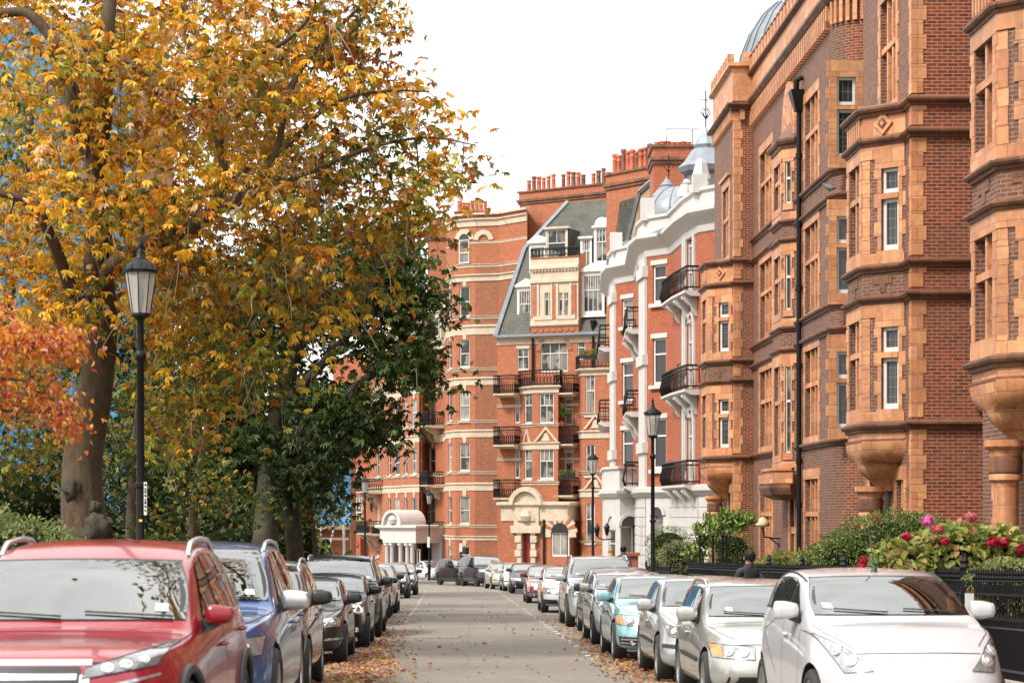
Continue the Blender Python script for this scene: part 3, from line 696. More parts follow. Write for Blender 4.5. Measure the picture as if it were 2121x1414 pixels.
# rusticated white ground floor and porch
for i, f in enumerate(vf):
    ops = []
    if i == 3: ops = [(f.L * .28, f.L * .72, -.6, 1.7)]
    if i == 6: ops = []
    wall(wh, f, 0, f.L, ZB, ZG, ops, .2, off=.06)
    z = -1.6
    while z < 2.2:
        if not ops: wh.fbox(f, .04, f.L - .04, z, z + .34, .05, .085)
        z += .4
    for r in ops:
        window(villa, f, r, h=(.55,), glass='glass_mid', off=.06); archring(wh, f, r[0], r[1], r[3] - .02, .16, -.05, .13)
        a = MB(); a.fprism(f, arch_pts(r[0], r[1], r[3] - .05, r[3]), -.02, .075); a.build('fanlight', M['glass'], villa)
        wh.fbox(f, r[0] - .3, r[1] + .3, r[2] - .18, r[2] - .003, 0, .2); wh.fbox(f, -.05, f.L + .05, .55, .72, .07, .14) if False else None
wh.band(VP, [(.06, ZG - .35), (.14, ZG - .3), (.3, ZG - .12), (.3, ZG + .05), (0, ZG + .12)])
pq = [X2(1334, 99.2), X2(1284, 98.8), X2(1252, 101.5), X2(1248, 109)]   # porch box with an arched doorway
pf = [Fr(a, b) for a, b in zip(pq, pq[1:])]
for i, f in enumerate(pf):
    if i == 0:
        r = f.rect(1286, 1088, 1323, 1165); r = (r[0], r[1], -2.6, r[3])
        wall(wh, f, 0, f.L, ZB, ZG - .1, [r], .5); archring(wh, f, r[0], r[1], r[3], .14, -.1, .08)
        a = MB(); a.fprism(f, arch_pts(r[0] + .02, r[1] - .02, r[3] - .02, r[3]), -.06, .012); a.build('fanlight', M['glass'], villa)
        window(villa, f, (r[0] + .12, r[1] - .06, -1.2, r[3]), h=(), v=(), glass='glass_blind', back=-.42, fw=.1, name='door')
    elif i == 1:
        r = (f.L * .3, f.L * .75, -.6, 1.0); wall(wh, f, 0, f.L, ZB, ZG - .1, [r], .3); archring(wh, f, r[0], r[1], r[3], .12, -.1, .06); window(villa, f, r, h=(.6,), glass='glass_mid')
    else: wall(wh, f, 0, f.L, ZB, ZG - .1)
wh.band(pq, [(0, ZG - .3), (.1, ZG - .25), (.22, ZG - .08), (.22, ZG + .06), (0, ZG + .1)]); wh.band(pq, [(0, ZG), (.03, ZG), (.03, ZG + 1.0), (.12, ZG + 1.04), (.12, ZG + 1.15), (-.3, ZG + 1.16)])
wh.prism([pq[0], pq[1], pq[2], pq[3]][::-1], ZG - .06, ZG + .0)
# balconies: bellied black iron on bracketed slabs
for z in (10.32, 6.52, 2.85):
    balcony(villa, [VP[1], VP[2], Vector(VP[2]).lerp(Vector(VP[3]), .75)], z, belly=.10, h=.92, proj=.58, step=.2)
    for u in (.2, .8): bracket(wh, vf[1], vf[1].L * u, z - .2, .2, .6, .75)
    bracket(wh, vf[2], vf[2].L * .4, z - .2, .2, .55, .7)
for z in (9.75, 6.15):
    balcony(villa, [Vector(VP[5]).lerp(Vector(VP[6]), .08), Vector(VP[5]).lerp(Vector(VP[6]), .93)], z, belly=.08, h=.92, proj=.6, step=.2)
    for u in (.25, .75): bracket(wh, vf[5], vf[5].L * u, z - .2, .22, .65, .85)
    balcony(villa, [VP[8], VP[9]], z, belly=.1, proj=.6, step=.25)
balcony(villa, [Vector(VP[5]).lerp(Vector(VP[6]), .3), Vector(VP[5]).lerp(Vector(VP[6]), .95)], 2.95, belly=.12, proj=.6, step=.2)
br.build('brick_wall', M['brick_villa'], villa); wh.build('white_stucco', M['white_stucco'], villa)
# lead roofs
mb = MB()
def dome(px, d, ybase, ytop, r, n=20, ribs=10, ex=1.0):
    x, y = X2(px, d); z0, z1 = zz(ybase, d), zz(ytop, d); h = z1 - z0
    prof = [(r, z0 - .5), (r, z0)] + [(r * math.cos(t), z0 + h * math.sin(t)) for t in [math.pi / 2 * k / 8 for k in range(1, 9)]]
    mb.lathe(prof, (x, y, 0), n)
    for k in range(ribs):
        an = 2 * math.pi * k / ribs; mb.tube([(x + a * math.cos(an) * 1.01, y + a * math.sin(an) * 1.01, z) for a, z in prof], .04, 4)
dome(1402, 95.5, 452, 388, 1.4, ex=1); dome(1330, 106, 545, 495, 1.7)
def lantern(px, d, y0, y1, r, n=8):
    x, y = X2(px, d); z0, z1 = zz(y0, d), zz(y1, d); h = z1 - z0
    mb.lathe([(r, z0), (r, z0 + h * .06), (r * .86, z0 + h * .08), (r * .86, z0 + h * .42), (r * 1.12, z0 + h * .46), (r * 1.2, z0 + h * .52), (r * .95, z0 + h * .58), (r * .6, z0 + h * .72), (r * .5, z0 + h * .74), (r * .54, z0 + h * .78), (r * .22, z0 + h * .9), (0, z1)], (x, y, 0), n)
    for k in range(n):
        an = 2 * math.pi * k / n; mb.tube([(x + r * .88 * math.cos(an), y + r * .88 * math.sin(an), z0 + h * .06), (x + r * .88 * math.cos(an), y + r * .88 * math.sin(an), z0 + h * .44)], .05, 4)
lantern(1381, 103, 448, 366, .62); lantern(1462, 91, 440, 262, .98)
x, y = X2(1450, 86); mb.prism([X2(1335, 92), X2(1460, 84.4), (x + 4, 88), (x + 4, 108), X2(1270, 108)], 13.3, 13.5)
mb.build('lead_roof', M['lead'], villa, smooth=True, angle=35)
mb = MB(); x, y = X2(1462, 91); z = zz(262, 91); mb.tube([(x, y, z - .1), (x, y, z + 1.5)], .03, 5)
for k in range(4):
    an = k * math.pi / 2 + .4; mb.tube([(x, y, z + .3), (x + .22 * math.cos(an), y + .22 * math.sin(an), z + .55), (x + .1 * math.cos(an), y + .1 * math.sin(an), z + .75)], .025, 4)
mb.tube([(x - .25, y, z + 1.1), (x + .25, y, z + 1.1)], .02, 4)
x, y = X2(1385, 103); z = zz(370, 103); mb.tube([(x, y, z), (x, y, z + 1.1)], .03, 5)
for k in range(4):
    an = k * math.pi / 2; mb.tube([(x, y, z + .3), (x + .25 * math.cos(an), y + .25 * math.sin(an), z + .6), (x, y, z + .8)], .025, 4)
mb.build('finial', M['iron'], villa)
mb = MB(); p = X2(1478, 84.2); mb.prism([X2(1500, 82.6), X2(1462, 83.9), (X2(1462, 84)[0] + .2, 90), (X2(1500, 82.6)[0] + 3, 90)][::-1], 12.5, zz(405, 84)); mb.build('party_wall', M['brick_villa'], villa)
# bulk behind the front
mb = MB(); mb.prism([X2(1500, 82.7), (X2(1500, 82)[0] + 9, 82.7), (X2(1500, 82)[0] + 9, 112), X2(1264, 111.8)], ZB, 12.4); mb.build('rear_wall', M['brick_stock'], villa)
stack('chimney_stack', villa, 1354, 1442, 104, 3.0, 10, 300, 7, 1, 'brick_villa', dark=0.0, smin=.35, smax=.42)
mb = MB(); x, y = X2(1380, 104.5); z = zz(300, 104.5); x2 = X2(1448, 104.5)[0]
mb.tube([(x, y, z), (x, y, z + .75), (x2, y, z + .75)], .025, 4); mb.tube([(x2 - .3, y, z), (x2 - .3, y, z + .75)], .025, 4); mb.build('aerial', M['iron'], villa)
# gable party wall of stock brick with lead coping rising behind the left dome
g = Fr(X2(1354, 110), X2(1290, 113)); mb = MB()
pp = [g.hit(*q) for q in ((1293, 520), (1300, 505), (1326, 400), (1354, 375), (1362, 375), (1362, 520))]
mb.fprism(g, [(a, b) for a, b in pp], -.5, 0); mb.build('gable_wall', M['brick_stock'], villa)
mb = MB()
for a, b in ((0, 1), (1, 2), (2, 3)):
    mb.tube([g.pt(pp[a][0], pp[a][1] + .05, .02), g.pt(pp[b][0], pp[b][1] + .05, .02)], .16, 5)
mb.build('gable_coping', M['lead'], villa)
# ------------------------------------------------------------------ gabled red house with slate mansard at the head of the street
cent = thing('gabled_house', 'tall red brick house with slate mansard roof, cream bands and white dormers at the bend', 'building', (X2(1150, 137)[0], 137, gz(137)))
br = MB(); crm = MB(); ZB = -4.5
fr = Fr(X2(1268, 135.5), X2(1030, 138.8))       # main wall plane
def bay(x0, xl, xr, x1, p):
    return [fr.pt(fr.hit(x1)[0], 0, 0)[:2], fr.pt(fr.hit(xr, off=p)[0], 0, p)[:2], fr.pt(fr.hit(xl, off=p)[0], 0, p)[:2], fr.pt(fr.hit(x0)[0], 0, 0)[:2]]
def wins(fr, L, kind='sash', glass=None, **k):
    return [(fr.rect(*r), kind) for r in L]
ops = [fr.rect(*r) for r in ((1071, 722, 1095, 766), (1120, 708, 1176, 770), (1066, 826, 1076, 876), (1066, 930, 1076, 990), (1068, 1050, 1080, 1110), (1196, 704, 1212, 745), (1236, 700, 1252, 742), (1170, 826, 1186, 880), (1170, 935, 1188, 990))]
ent = fr.rect(1081, 1080, 1101, 1165); aw = fr.rect(1142, 1100, 1178, 1150)
wall(br, fr, 0, fr.L, ZB, 13.0, ops, .16)
for i, r in enumerate(ops):
    window(cent, fr, r, h=(.62,), v=((.5, 0, 1),) if i == 0 else ((.33, 0, 1), (.66, 0, 1)) if i == 1 else (), fw=.06, bw=.03, glass='glass_mid')
    crm.fbox(fr, r[0] - .06, r[1] + .06, r[3] + .003, r[3] + .2, -.03, .03) if i != 1 else None
r = ops[1]; archring(br, fr, r[0] + .0, r[1] - .0, r[3] - .55, .3, -.03, .05); crm.fprism(fr, [((r[0] + r[1]) / 2 - .14, r[3] + .45), ((r[0] + r[1]) / 2 + .14, r[3] + .45), ((r[0] + r[1]) / 2 + .2, r[3] + 1.1), ((r[0] + r[1]) / 2 - .2, r[3] + 1.1)], -.02, .08)
bays = [(bay(1078, 1107, 1156, 1160, 1.0), 1.45, (((1132, 816, 1150, 876), (1132, 930, 1150, 991)),)), (bay(1199, 1206, 1262, 1268, 1.2), 1.45, ())]
for bi, (pl, z0, _) in enumerate(bays):
    fs = [Fr(a, b) for a, b in zip(pl, pl[1:])]; zt = 9.6 if bi == 0 else 10.6
    for k, f in enumerate(fs):
        if bi == 0: rows = ((814, 877), (929, 992)) if k else ()
        else: rows = ((775, 860), (920, 985), (1042, 1124)) if k == 1 else ()
        if bi == 0: xs = {1: (1117, 1147), 2: (1086, 1102)}.get(k)
        else: xs = (1213, 1232)
        o = [f.rect(xs[0], a, xs[1], b) for a, b in rows] if rows else []
        wall(br, f, 0, f.L, ZB if bi else z0, zt, o, .14)
        for r in o:
            window(cent, f, r, h=(.6,), v=((.33, .6, 1), (.66, .6, 1), (.5, 0, .6)) if bi == 0 and k == 1 else ((.5, .6, 1),), fw=.07, bw=.03, glass=random.choice(['glass', 'glass_mid', 'glass_mid']))
            crm.fbox(f, r[0] - .08, r[1] + .08, r[2] - .12, r[2] - .003, -.03, .08)
    for z in ((3.65, .2), (6.0, .42), (7.3, .16), (9.55, .45)) if bi == 0 else ((.0, .15), (3.0, .45), (4.3, .16), (6.65, .45), (7.9, .16), (10.5, .35)):
        crm.band(pl, [(0, z[0] - z[1] / 2), (.05, z[0] - z[1] / 2), (.05, z[0] + z[1] * .3), (.14, z[0] + z[1] * .4), (.14, z[0] + z[1] / 2), (0, z[0] + z[1] * .6)])
    f = fs[1]       # little pediment gables between the storeys
    for (zb, w) in (((6.25, .85),) if bi == 0 else ((3.3, .8), (7.0, .8))):
        uc = f.L / 2
        for s in (1, -1): crm.fprism(f, [(uc + s * w, zb), (uc + s * (w - .16), zb), (uc, zb + .78), (uc, zb + .98)][::s], -.02, .1)
        crm.fprism(f, [(uc - .3, zb + .05), (uc + .3, zb + .05), (uc + .1, zb + .55), (uc - .1, zb + .55)], -.02, .07)
    if bi == 0:
        f2 = fs[2]; uc = f2.L / 2; w = .42
        for s in (1, -1): crm.fprism(f2, [(uc + s * w, 6.25), (uc + s * (w - .12), 6.25), (uc, 6.9), (uc, 7.1)][::s], -.02, .1)
        balcony(cent, pl, 9.75, h=1.0, proj=.2, slab=.15, mat='cream', step=.22)
    else: balcony(cent, pl, 10.75, h=.8, proj=.25, slab=.2, mat='cream', step=.22)
uL0, uL1 = fr.hit(1077)[0], fr.hit(1030)[0]; uR0, uR1 = fr.hit(1199)[0], fr.hit(1160)[0]
for z in (9.35, 6.1, 2.75):
    balcony(cent, [fr.pt(uL0, 0, 0)[:2], fr.pt(uL1 - .15, 0, 0)[:2]], z, h=1.15, proj=.95, mat='cream', step=.14)
for z in (9.3, 6.1, 2.9): balcony(cent, [fr.pt(uR0, 0, 0)[:2], fr.pt(uR1, 0, 0)[:2]], z, h=1.1, proj=1.0, mat='cream', step=.14)
for z, h in ((12.75, .5), (8.6, .16), (5.2, .16)):
    crm.band([fr.pt(0, 0, 0)[:2], fr.pt(fr.L, 0, 0)[:2]], [(0, z - h / 2), (.05, z - h / 2), (.05, z), (.3 if h > .3 else .1, z + h * .4), (.3 if h > .3 else .1, z + h / 2), (0, z + h * .6)])
# single-storey entrance range: cream cornice, banded arches, sculpted porch
er = Fr(fr.pt(fr.hit(1199)[0], 0, 1.9)[:2], fr.pt(fr.hit(1066)[0], 0, 1.9)[:2])
re = er.rect(1142, 1102, 1178, 1152); rd = er.rect(1083, 1078, 1101, 1180); rd = (rd[0], rd[1], ZB, rd[3])
wall(br, er, 0, er.L, ZB, 1.35, [re, rd], .3)
for s in (0, er.L): 
    f = Fr(er.pt(s, 0, -1.9)[:2], er.pt(s, 0, 0)[:2]) if s == 0 else Fr(er.pt(s, 0, 0)[:2], er.pt(s, 0, -1.9)[:2]); wall(br, f, 0, f.L, ZB, 1.35)
ep = [er.pt(0, 0, -1.9)[:2], er.pt(0, 0, 0)[:2], er.pt(er.L, 0, 0)[:2], er.pt(er.L, 0, -1.9)[:2]]
crm.band(ep, [(0, 1.3), (.06, 1.3), (.06, 2.1), (.28, 2.3), (.28, 2.45), (0, 2.5)]); crm.prism(ep[::-1], 2.3, 2.42)
window(cent, er, re, h=(), v=((.5, 0, 1),), glass='glass_blind', fw=.08)
a = MB(); a.fprism(er, arch_pts(re[0], re[1], re[3] - .02, re[3]), -.1, .012); a.build('fanlight', M['glass'], cent)
def voussoirs(f, u0, u1, zs, w):
    r = (u1 - u0) / 2; c = (u0 + u1) / 2; n = 13
    for k in range(n):
        t0, t1 = math.pi * k / n + .01, math.pi * (k + 1) / n - .01; ww = w * (1.15 if k % 2 == 0 else 1)
        q = lambda t, s: (c + s * math.cos(t), zs + s * math.sin(t))
        (crm if k % 2 == 0 else br).fprism(f, [q(t0, r), q(t0, r + ww), q(t1, r + ww), q(t1, r)], -.05, .05)
voussoirs(er, re[0], re[1], re[3], .5)
crm.fbox(er, re[0] - .5, re[0] - .02, re[3] - .3, re[3], -.03, .06); crm.fbox(er, re[1] + .02, re[1] + .5, re[3] - .3, re[3], -.03, .06)
uc = (rd[0] + rd[1]) / 2; rw = (rd[1] - rd[0]) / 2
for s in (-1, 1):
    z = -4.0; k = 0
    while z < .4:
        w = .42 if k % 2 else .3; a0, a1 = sorted((uc + s * (rw + .02), uc + s * (rw + .02 + w))); crm.fbox(er, a0, a1, z + .01, z + .42, -.05, .28 if k % 2 else .2); z += .44; k += 1
archring(crm, er, rd[0], rd[1], rd[3], .3, -.1, .25)
crm.fprism(er, [(uc - 1.0, .55), (uc + 1.0, .55), (uc + 1.05, 1.0), (uc - 1.05, 1.0)], -.02, .3)
archring(crm, er, uc - .85, uc + .85, 2.3, .28, -.02, .4, 12); crm.fprism(er, arch_pts(uc - .85, uc + .85, 1.0, 2.3), -.02, .15)
crm.lathe([(0, 1.25), (.3, 1.3), (.42, 1.6), (.3, 1.95), (0, 2.05)], er.pt(uc, 0, .15), 10)
d_ = MB(); d_.fprism(er, arch_pts(rd[0], rd[1], ZB, rd[3]), -.34, -.25); d_.build('door', plain('red_door', (.25, .03, .02), .4), cent)
# stone centrepiece, mansard and dormers
cf = Fr(fr.pt(fr.hit(1203)[0], 0, .35)[:2], fr.pt(fr.hit(1104)[0], 0, .35)[:2])
wall(br, cf, 0, cf.L, 10.7 if False else 12.9, 13.9, (), .1)
for s in (0, cf.L): br.fbox(cf, s - .02 if s else 0, s if s else .02, 12.9, 18.1, -1.2, -.003)
z0, z1 = zz(657, 137), zz(606, 137); n4 = []
for x0, x1 in ((1128, 1136), (1138, 1147), (1157, 1165), (1168, 1177)): n4.append(cf.rect(x0, 606, x1, 655))
wall(crm, cf, 0, cf.L, 13.9, 17.9, n4, .15)
for r in n4: window(cent, cf, r, h=(.72,), v=((.5, .72, 1),), fw=.04, bw=.025, glass='glass_mid')
for k_ in range(14): u_ = cf.L * (.04 + .068 * k_); crm.fbox(cf, u_, u_ + .12, 17.0, 17.14, .04, .16)
for a_, b_ in ((.06, .46), (.54, .94)): crm.fbox(cf, cf.L * a_, cf.L * b_, 16.58, 16.62, .0, .03); crm.fbox(cf, cf.L * a_, cf.L * b_, 16.9, 16.94, .0, .03); crm.fbox(cf, cf.L * a_, cf.L * b_, 13.95, 14.2, -.02, .08)
for k_ in (.0, .16, .44, .56, .84, 1.0): u_ = cf.L * k_; crm.fbox(cf, max(u_ - .07, 0), min(u_ + .07, cf.L), 14.2, 16.2, -.02, .09)
for k_ in range(7): u_ = cf.L * (.08 + .13 * k_); br.fbox(cf, u_, u_ + .3, 13.2, 13.4, -.02, .05)
br.fbox(cf, cf.L * .05, cf.L * .13, 14.0, 16.1, 0, .06); br.fbox(cf, cf.L * .46, cf.L * .54, 14.0, 16.1, 0, .06); br.fbox(cf, cf.L * .87, cf.L * .95, 14.0, 16.1, 0, .06)
crm.band([cf.pt(0, 0, 0)[:2], cf.pt(cf.L, 0, 0)[:2]], [(0, 16.2), (.12, 16.3), (.12, 16.5), (.05, 16.55), (.05, 17.0), (.22, 17.15), (.22, 17.3), (0, 17.4)])
crm.band([cf.pt(0, 0, 0)[:2], cf.pt(cf.L, 0, 0)[:2]], [(0, 13.5), (.12, 13.6), (.12, 13.85), (0, 13.9)])
balcony(cent, [cf.pt(0, 0, -.2)[:2], cf.pt(cf.L, 0, -.2)[:2]], 17.9, h=.55, proj=.25, slab=.15, mat='brick_orange', step=.25)
rf = MB()
E = 13.0; u0, u1 = 0.0, fr.L
R0 = lambda u, z, o: fr.pt(u, z, o)
zk, zr = zz(505, 138), zz(420, 143)
h1, h2 = .95, 2.5
rf.quad(R0(u0, E, .25), R0(u1, E, .25), R0(u1 - h1, zk, -2.2), R0(u0, zk, -2.2))          # steep lower slope
rf.quad(R0(u0, zk, -2.2), R0(u1 - h1, zk, -2.2), R0(u1 - h2, zr, -5.6), R0(u0, zr, -5.6))
rf.quad(R0(u0, E, -7), R0(u0, E, .25), R0(u0, zk, -2.2), R0(u0, zr, -5.6))
rf.build('mansard_roof', M['slate'], cent)
ld = MB(); ld.tube([R0(u1, E, .3), R0(u1 - h1, zk, -2.15), R0(u1 - h2, zr, -5.55)], .17, 5); ld.tube([R0(u0, E + .02, .3), R0(u1, E + .02, .3)], .12, 5); ld.build('lead_hip', M['lead'], cent)
def dormer(x0, y0, x1, y1, off, ped=True, arch=False, n=2, body='white_wood', side='slate', bars=True):
    f = Fr(fr.pt(fr.hit(x1)[0], 0, off)[:2], fr.pt(fr.hit(x0)[0], 0, off)[:2]); a = f.hit(x1)[0]; b = f.hit(x0)[0]; xm = (x0 + x1) / 2
    zb, zt = f.hit(xm, y1)[1], f.hit(xm, y0)[1]; h = zt - zb; m = MB(); w = b - a
    r = (a + .14, b - .14, zb + .18, zt - (.75 if ped else .55))
    wall(m, f, a, b, zb, zt - .42, [r], .12); m.fbox(f, a - .1, b + .1, zb - .14, zb - .002, -.3, .14); m.fbox(f, a - .1, b + .1, zt - .5, zt - .36, -.3, .14)
    if ped: m.fprism(f, [(a - .1, zt - .355), (b + .1, zt - .355), ((a + b) / 2, zt + .05)], -1.6, .1)
    elif arch: m.fprism(f, arch_pts(a + .05, b - .05, zt - .36, zt - .34, 8), -1.6, .04)
    d = m.build('dormer', M[body], cent)
    window(d, f, r, h=(.6,) if bars else (.5,), v=tuple((k / (n * 1.0), 0, 1) for k in range(1, n)) + tuple(((k + .5) / n, .6, 1) for k in range(n)), fw=.05, bw=.03, glass='glass_mid', back=-.1)
    c = MB(); c.fbox(f, a + .01, b - .01, zb, zt - .45, -2.6, -.2); c.build('dormer_cheek', M[side], d)
dormer(1071, 578, 1109, 676, -.35, n=3); dormer(1204, 546, 1252, 652, -.15, n=4)
dormer(1130, 458, 1176, 550, -1.2, ped=False, arch=False, n=1, body='cream'); dormer(1096, 488, 1131, 578, -1.5, n=2)
dormer(1202, 478, 1226, 562, -1.6, ped=False, n=2); dormer(1230, 455, 1264, 548, -1.5, ped=False, arch=True, n=2)
br.build('brick_wall', M['brick_orange'], cent); crm.build('cream_dressing', M['cream'], cent)
# side parapet pier and bulk
mb = MB(); f = Fr(X2(1300, 124), X2(1262, 128)); mb.fbox(f, f.hit(1283, off=0)[0], f.hit(1266)[0], 12, zz(420, 127), -.7, 0); mb.fbox(f, f.hit(1285)[0], f.hit(1264)[0], zz(420, 127), zz(412, 127), -.8, .1); mb.build('parapet_pier', M['cream'], cent)
mb = MB(); a, b = Vector(fr.pt(0, 0, -.3)[:2]), Vector(fr.pt(fr.L, 0, -.3)[:2]); n = fr.n
mb.prism([tuple(a)[:2], tuple(a - n * 12)[:2], tuple(b - n * 12)[:2], tuple(b)[:2]][::-1] if False else [tuple(b)[:2], tuple(b - n * 12)[:2], tuple(a - n * 12)[:2], tuple(a)[:2]][::-1], ZB, 12.9); mb.build('rear_wall', M['brick_stock'], cent)
mb = MB(); f = Fr(X2(1345, 117), X2(1268, 120.5)); mb.fprism(f, [f.hit(*q) for q in ((1345, 520), (1270, 520), (1284, 418), (1318, 408), (1345, 408))], -2.5, 0); mb.build('side_roof', M['slate'], cent)
stack('chimney_stack', cent, 1076, 1254, 147, 1.6, 12, 388, 17, 1, 'brick_orange', dark=.4, skip=.12, yaw=-2.0)
stack('chimney_stack', cent, 1256, 1350, 120, 1.7, 11, 352, 10, 2, 'brick_orange', dark=.45, yaw=-1.5, smin=.95, smax=1.3)
mb = MB()
for px, y0, y1 in ((1105, 706, 640), (1230, 690, 640)):
    u, z = fr.hit(px, y0); mb.tube([fr.pt(u, z - 2.5, .12), fr.pt(u, z + .4, .12)], .09, 6); mb.tube([fr.pt(u, z + .3, .12), fr.pt(u, z + .8, .12)], [.12, .24], 6)
mb.build('downpipe', M['iron'], cent)
mb = MB(); mb.tube([er.pt(er.hit(1128)[0], -4, .12), er.pt(er.hit(1128)[0], 1.4, .12)], .07, 6); mb.build('downpipe', M['iron'], cent)

# ------------------------------------------------------------------ banded red mansions with the corner tower, left of the bend
tow = thing('tower_mansions', 'banded red brick and cream mansion block with rounded corner tower and white sash windows', 'building', (X2(960, 152)[0], 152, gz(152)))
br = MB(); br2 = MB(); crm = MB(); ZB = -5.5
TP = [X2(*p) for p in ((1092, 147.0), (1034, 149.4), (984, 149.8), (944, 150.6), (925, 152.8), (921, 158.5), (885, 162.5), (868, 160.0), (833, 163.3), (829, 166.0), (797, 168.7), (793, 172.0), (764, 176.5))]
tf = [Fr(a, b) for a, b in zip(TP, TP[1:])]
ZT = zz(556, 150)
rows = ((593, 655), (703, 760), (809, 870), (917, 975), (1028, 1085), (1132, 1165))
frontw = {2: ((952, 973),), 3: ((929, 936),), 5: ((889, 902),), 6: ((870, 876),), 7: ((853, 863), (838, 844)), 9: ((817, 828), (804, 810)), 11: ((779, 786),)}
wing_shift = {5: (.955, 0), 6: (.945, 0), 7: (.93, 0), 9: (.905, 0), 11: (.87, 0)}
for i, f in enumerate(tf):
    ops = []
    zt = ZT if i < 4 else zz(690, 150) + (0)
    for x0, x1 in frontw.get(i, ()):
        for (ya, yb) in rows:
            za, zb = zz(yb, 150), zz(ya, 150)
            if zb > zt - .4: continue
            u0, u1 = sorted((f.hit(x0)[0], f.hit(x1)[0])); ops.append((u0, u1, za, zb))
    wall(br if i > 1 else br2, f, 0, f.L, ZB, zt, ops, .14)
    for r in ops:
        window(tow, f, r, h=(.5,), fw=.07, bw=.03, glass=random.choice(['glass', 'glass', 'glass_mid', 'glass_blind']))
        crm.fbox(f, r[0] - .05, r[1] + .05, r[2] - .16, r[2] - .003, -.03, .1)
        um = (r[0] + r[1]) / 2; crm.fprism(f, [(um - .12, r[3] + .02), (um + .12, r[3] + .02), (um + .18, r[3] + .55), (um - .18, r[3] + .55)], -.02, .04)
def cband(path, y, h, p=.12): 
    z = zz(y, 150); crm.band(path, [(0, z - h / 2), (p * .35, z - h / 2), (p * .35, z + h * .25), (p, z + h * .38), (p, z + h / 2), (0, z + h * .6)])
for y, h in ((684, .62), (658, .2), (765, .18), (790, .5), (873, .18), (898, .48), (979, .18), (1008, .5), (1090, .18), (1114, .28)):
    cband(TP[:6] if y < 690 else TP, y, h)
TT = TP[:5]
for i in range(4):
    f = tf[i]; zt = zz(447, 150); wall(br, f, 0, f.L, ZT, zt)
cband(TT, 576, .45, .16); cband(TT, 551, .2, .1); cband(TT, 462, .5, .18); crm.band(TT, [(0, zz(447, 150)), (.15, zz(446, 150)), (.15, zz(442, 150)), (-.4, zz(440, 150))])
f = tf[2]; r = f.rect(952, 497, 973, 546); w = window(tow, f, r, h=(.45,), glass='glass_mid', off=.16, back=-.13, fw=.06)
a = MB(); a.fprism(f, arch_pts(r[0], r[1], r[3] - .02, r[3]), -.02, .035); a.build('fanlight', M['glass'], tow); archring(crm, f, r[0], r[1], r[3], .34, -.02, .1)
f = tf[1]; r = f.rect(991, 497, 1012, 546); archring(crm, f, r[0], r[1], r[3], .34, -.02, .1)
cband(TT, 503, .15, .05)
mb = MB(); mb.prism([tuple(p) for p in TP[:5]] + [(TP[4][0], 156), (TP[0][0], 156)], zz(450, 150), zz(442, 150)); mb.build('tower_roof', M['lead'], tow)
# entrance bows: balconies between the bays, portico
for i in (5, 11):
    f = tf[i]
    for y in (870, 1000, 1110) if i == 5 else (1010, 1110):
        z = zz(y, 150); balcony(tow, [f.pt(.1, 0, 0)[:2], f.pt(f.L - .05, 0, 0)[:2]], z, h=.95, proj=1.3, mat='cream', step=.16, slab=.2)
        for u in (.3, .75): bracket(crm, f, f.L * u, z - .2, .25, 1.0, .9)
wallmb = MB()
for pxs, n in (((925, 990), 8), ((868, 915), 5)):
    pass
stack('chimney_stack', tow, 944, 1012, 158, 1.2, 17, 438, 7, 1, 'brick_orange', dark=.1, smin=.7, smax=1.0)
stack('chimney_stack', tow, 886, 924, 172, 1.2, 14, 474, 4, 1, 'brick_orange', dark=.1, smin=.7, smax=1.0)
mb = MB()
s = [TP[5], TP[6], TP[7], TP[8], TP[9], TP[10], TP[11], TP[12]]
zt = zz(690, 150)
crm.band(s, [(0, zt - .5), (.1, zt - .4), (.1, zt - .1), (.35, zt + .1), (.35, zt + .25), (-.3, zt + .3)])
for a, b in zip(s, s[1:]):
    a, b = Vector(a), Vector(b); k = Vector((3.0, 2.0)); mb.quad((*a, zt + .25), (*b, zt + .25), (*(b + k), zt + 4.2), (*(a + k), zt + 4.2))
mb.build('mansard_roof', M['slate'], tow)
for px in (905, 852, 815):
    i = 5 if px == 905 else 7 if px == 852 else 9; f = tf[i]; m = MB(); u = f.L / 2
    m.fbox(f, u - .8, u + .8, zt + .3, zt + 2.4, -1.8, -.15); m.fprism(f, [(u - .95, zt + 2.42), (u + .95, zt + 2.42), (u, zt + 3.2)], -1.8, -.05); dd = m.build('dormer', M['cream'], tow); window(dd, f, (u - .5, u + .5, zt + .6, zt + 2.1), off=-.08, back=-.05, glass='glass_mid')
br.build('brick_wall', M['brick_orange'], tow); br2.build('brick_wall', M['brick_brown'], tow); crm.build('cream_dressing', M['cream'], tow)
mb = MB(); mb.prism([X2(1090, 147.3), (X2(1090, 147)[0] + 2, 190), (X2(764, 177)[0] + 3, 190), X2(766, 177.2), X2(922, 160)], ZB, zt); mb.build('rear_wall', M['brick_stock'], tow)
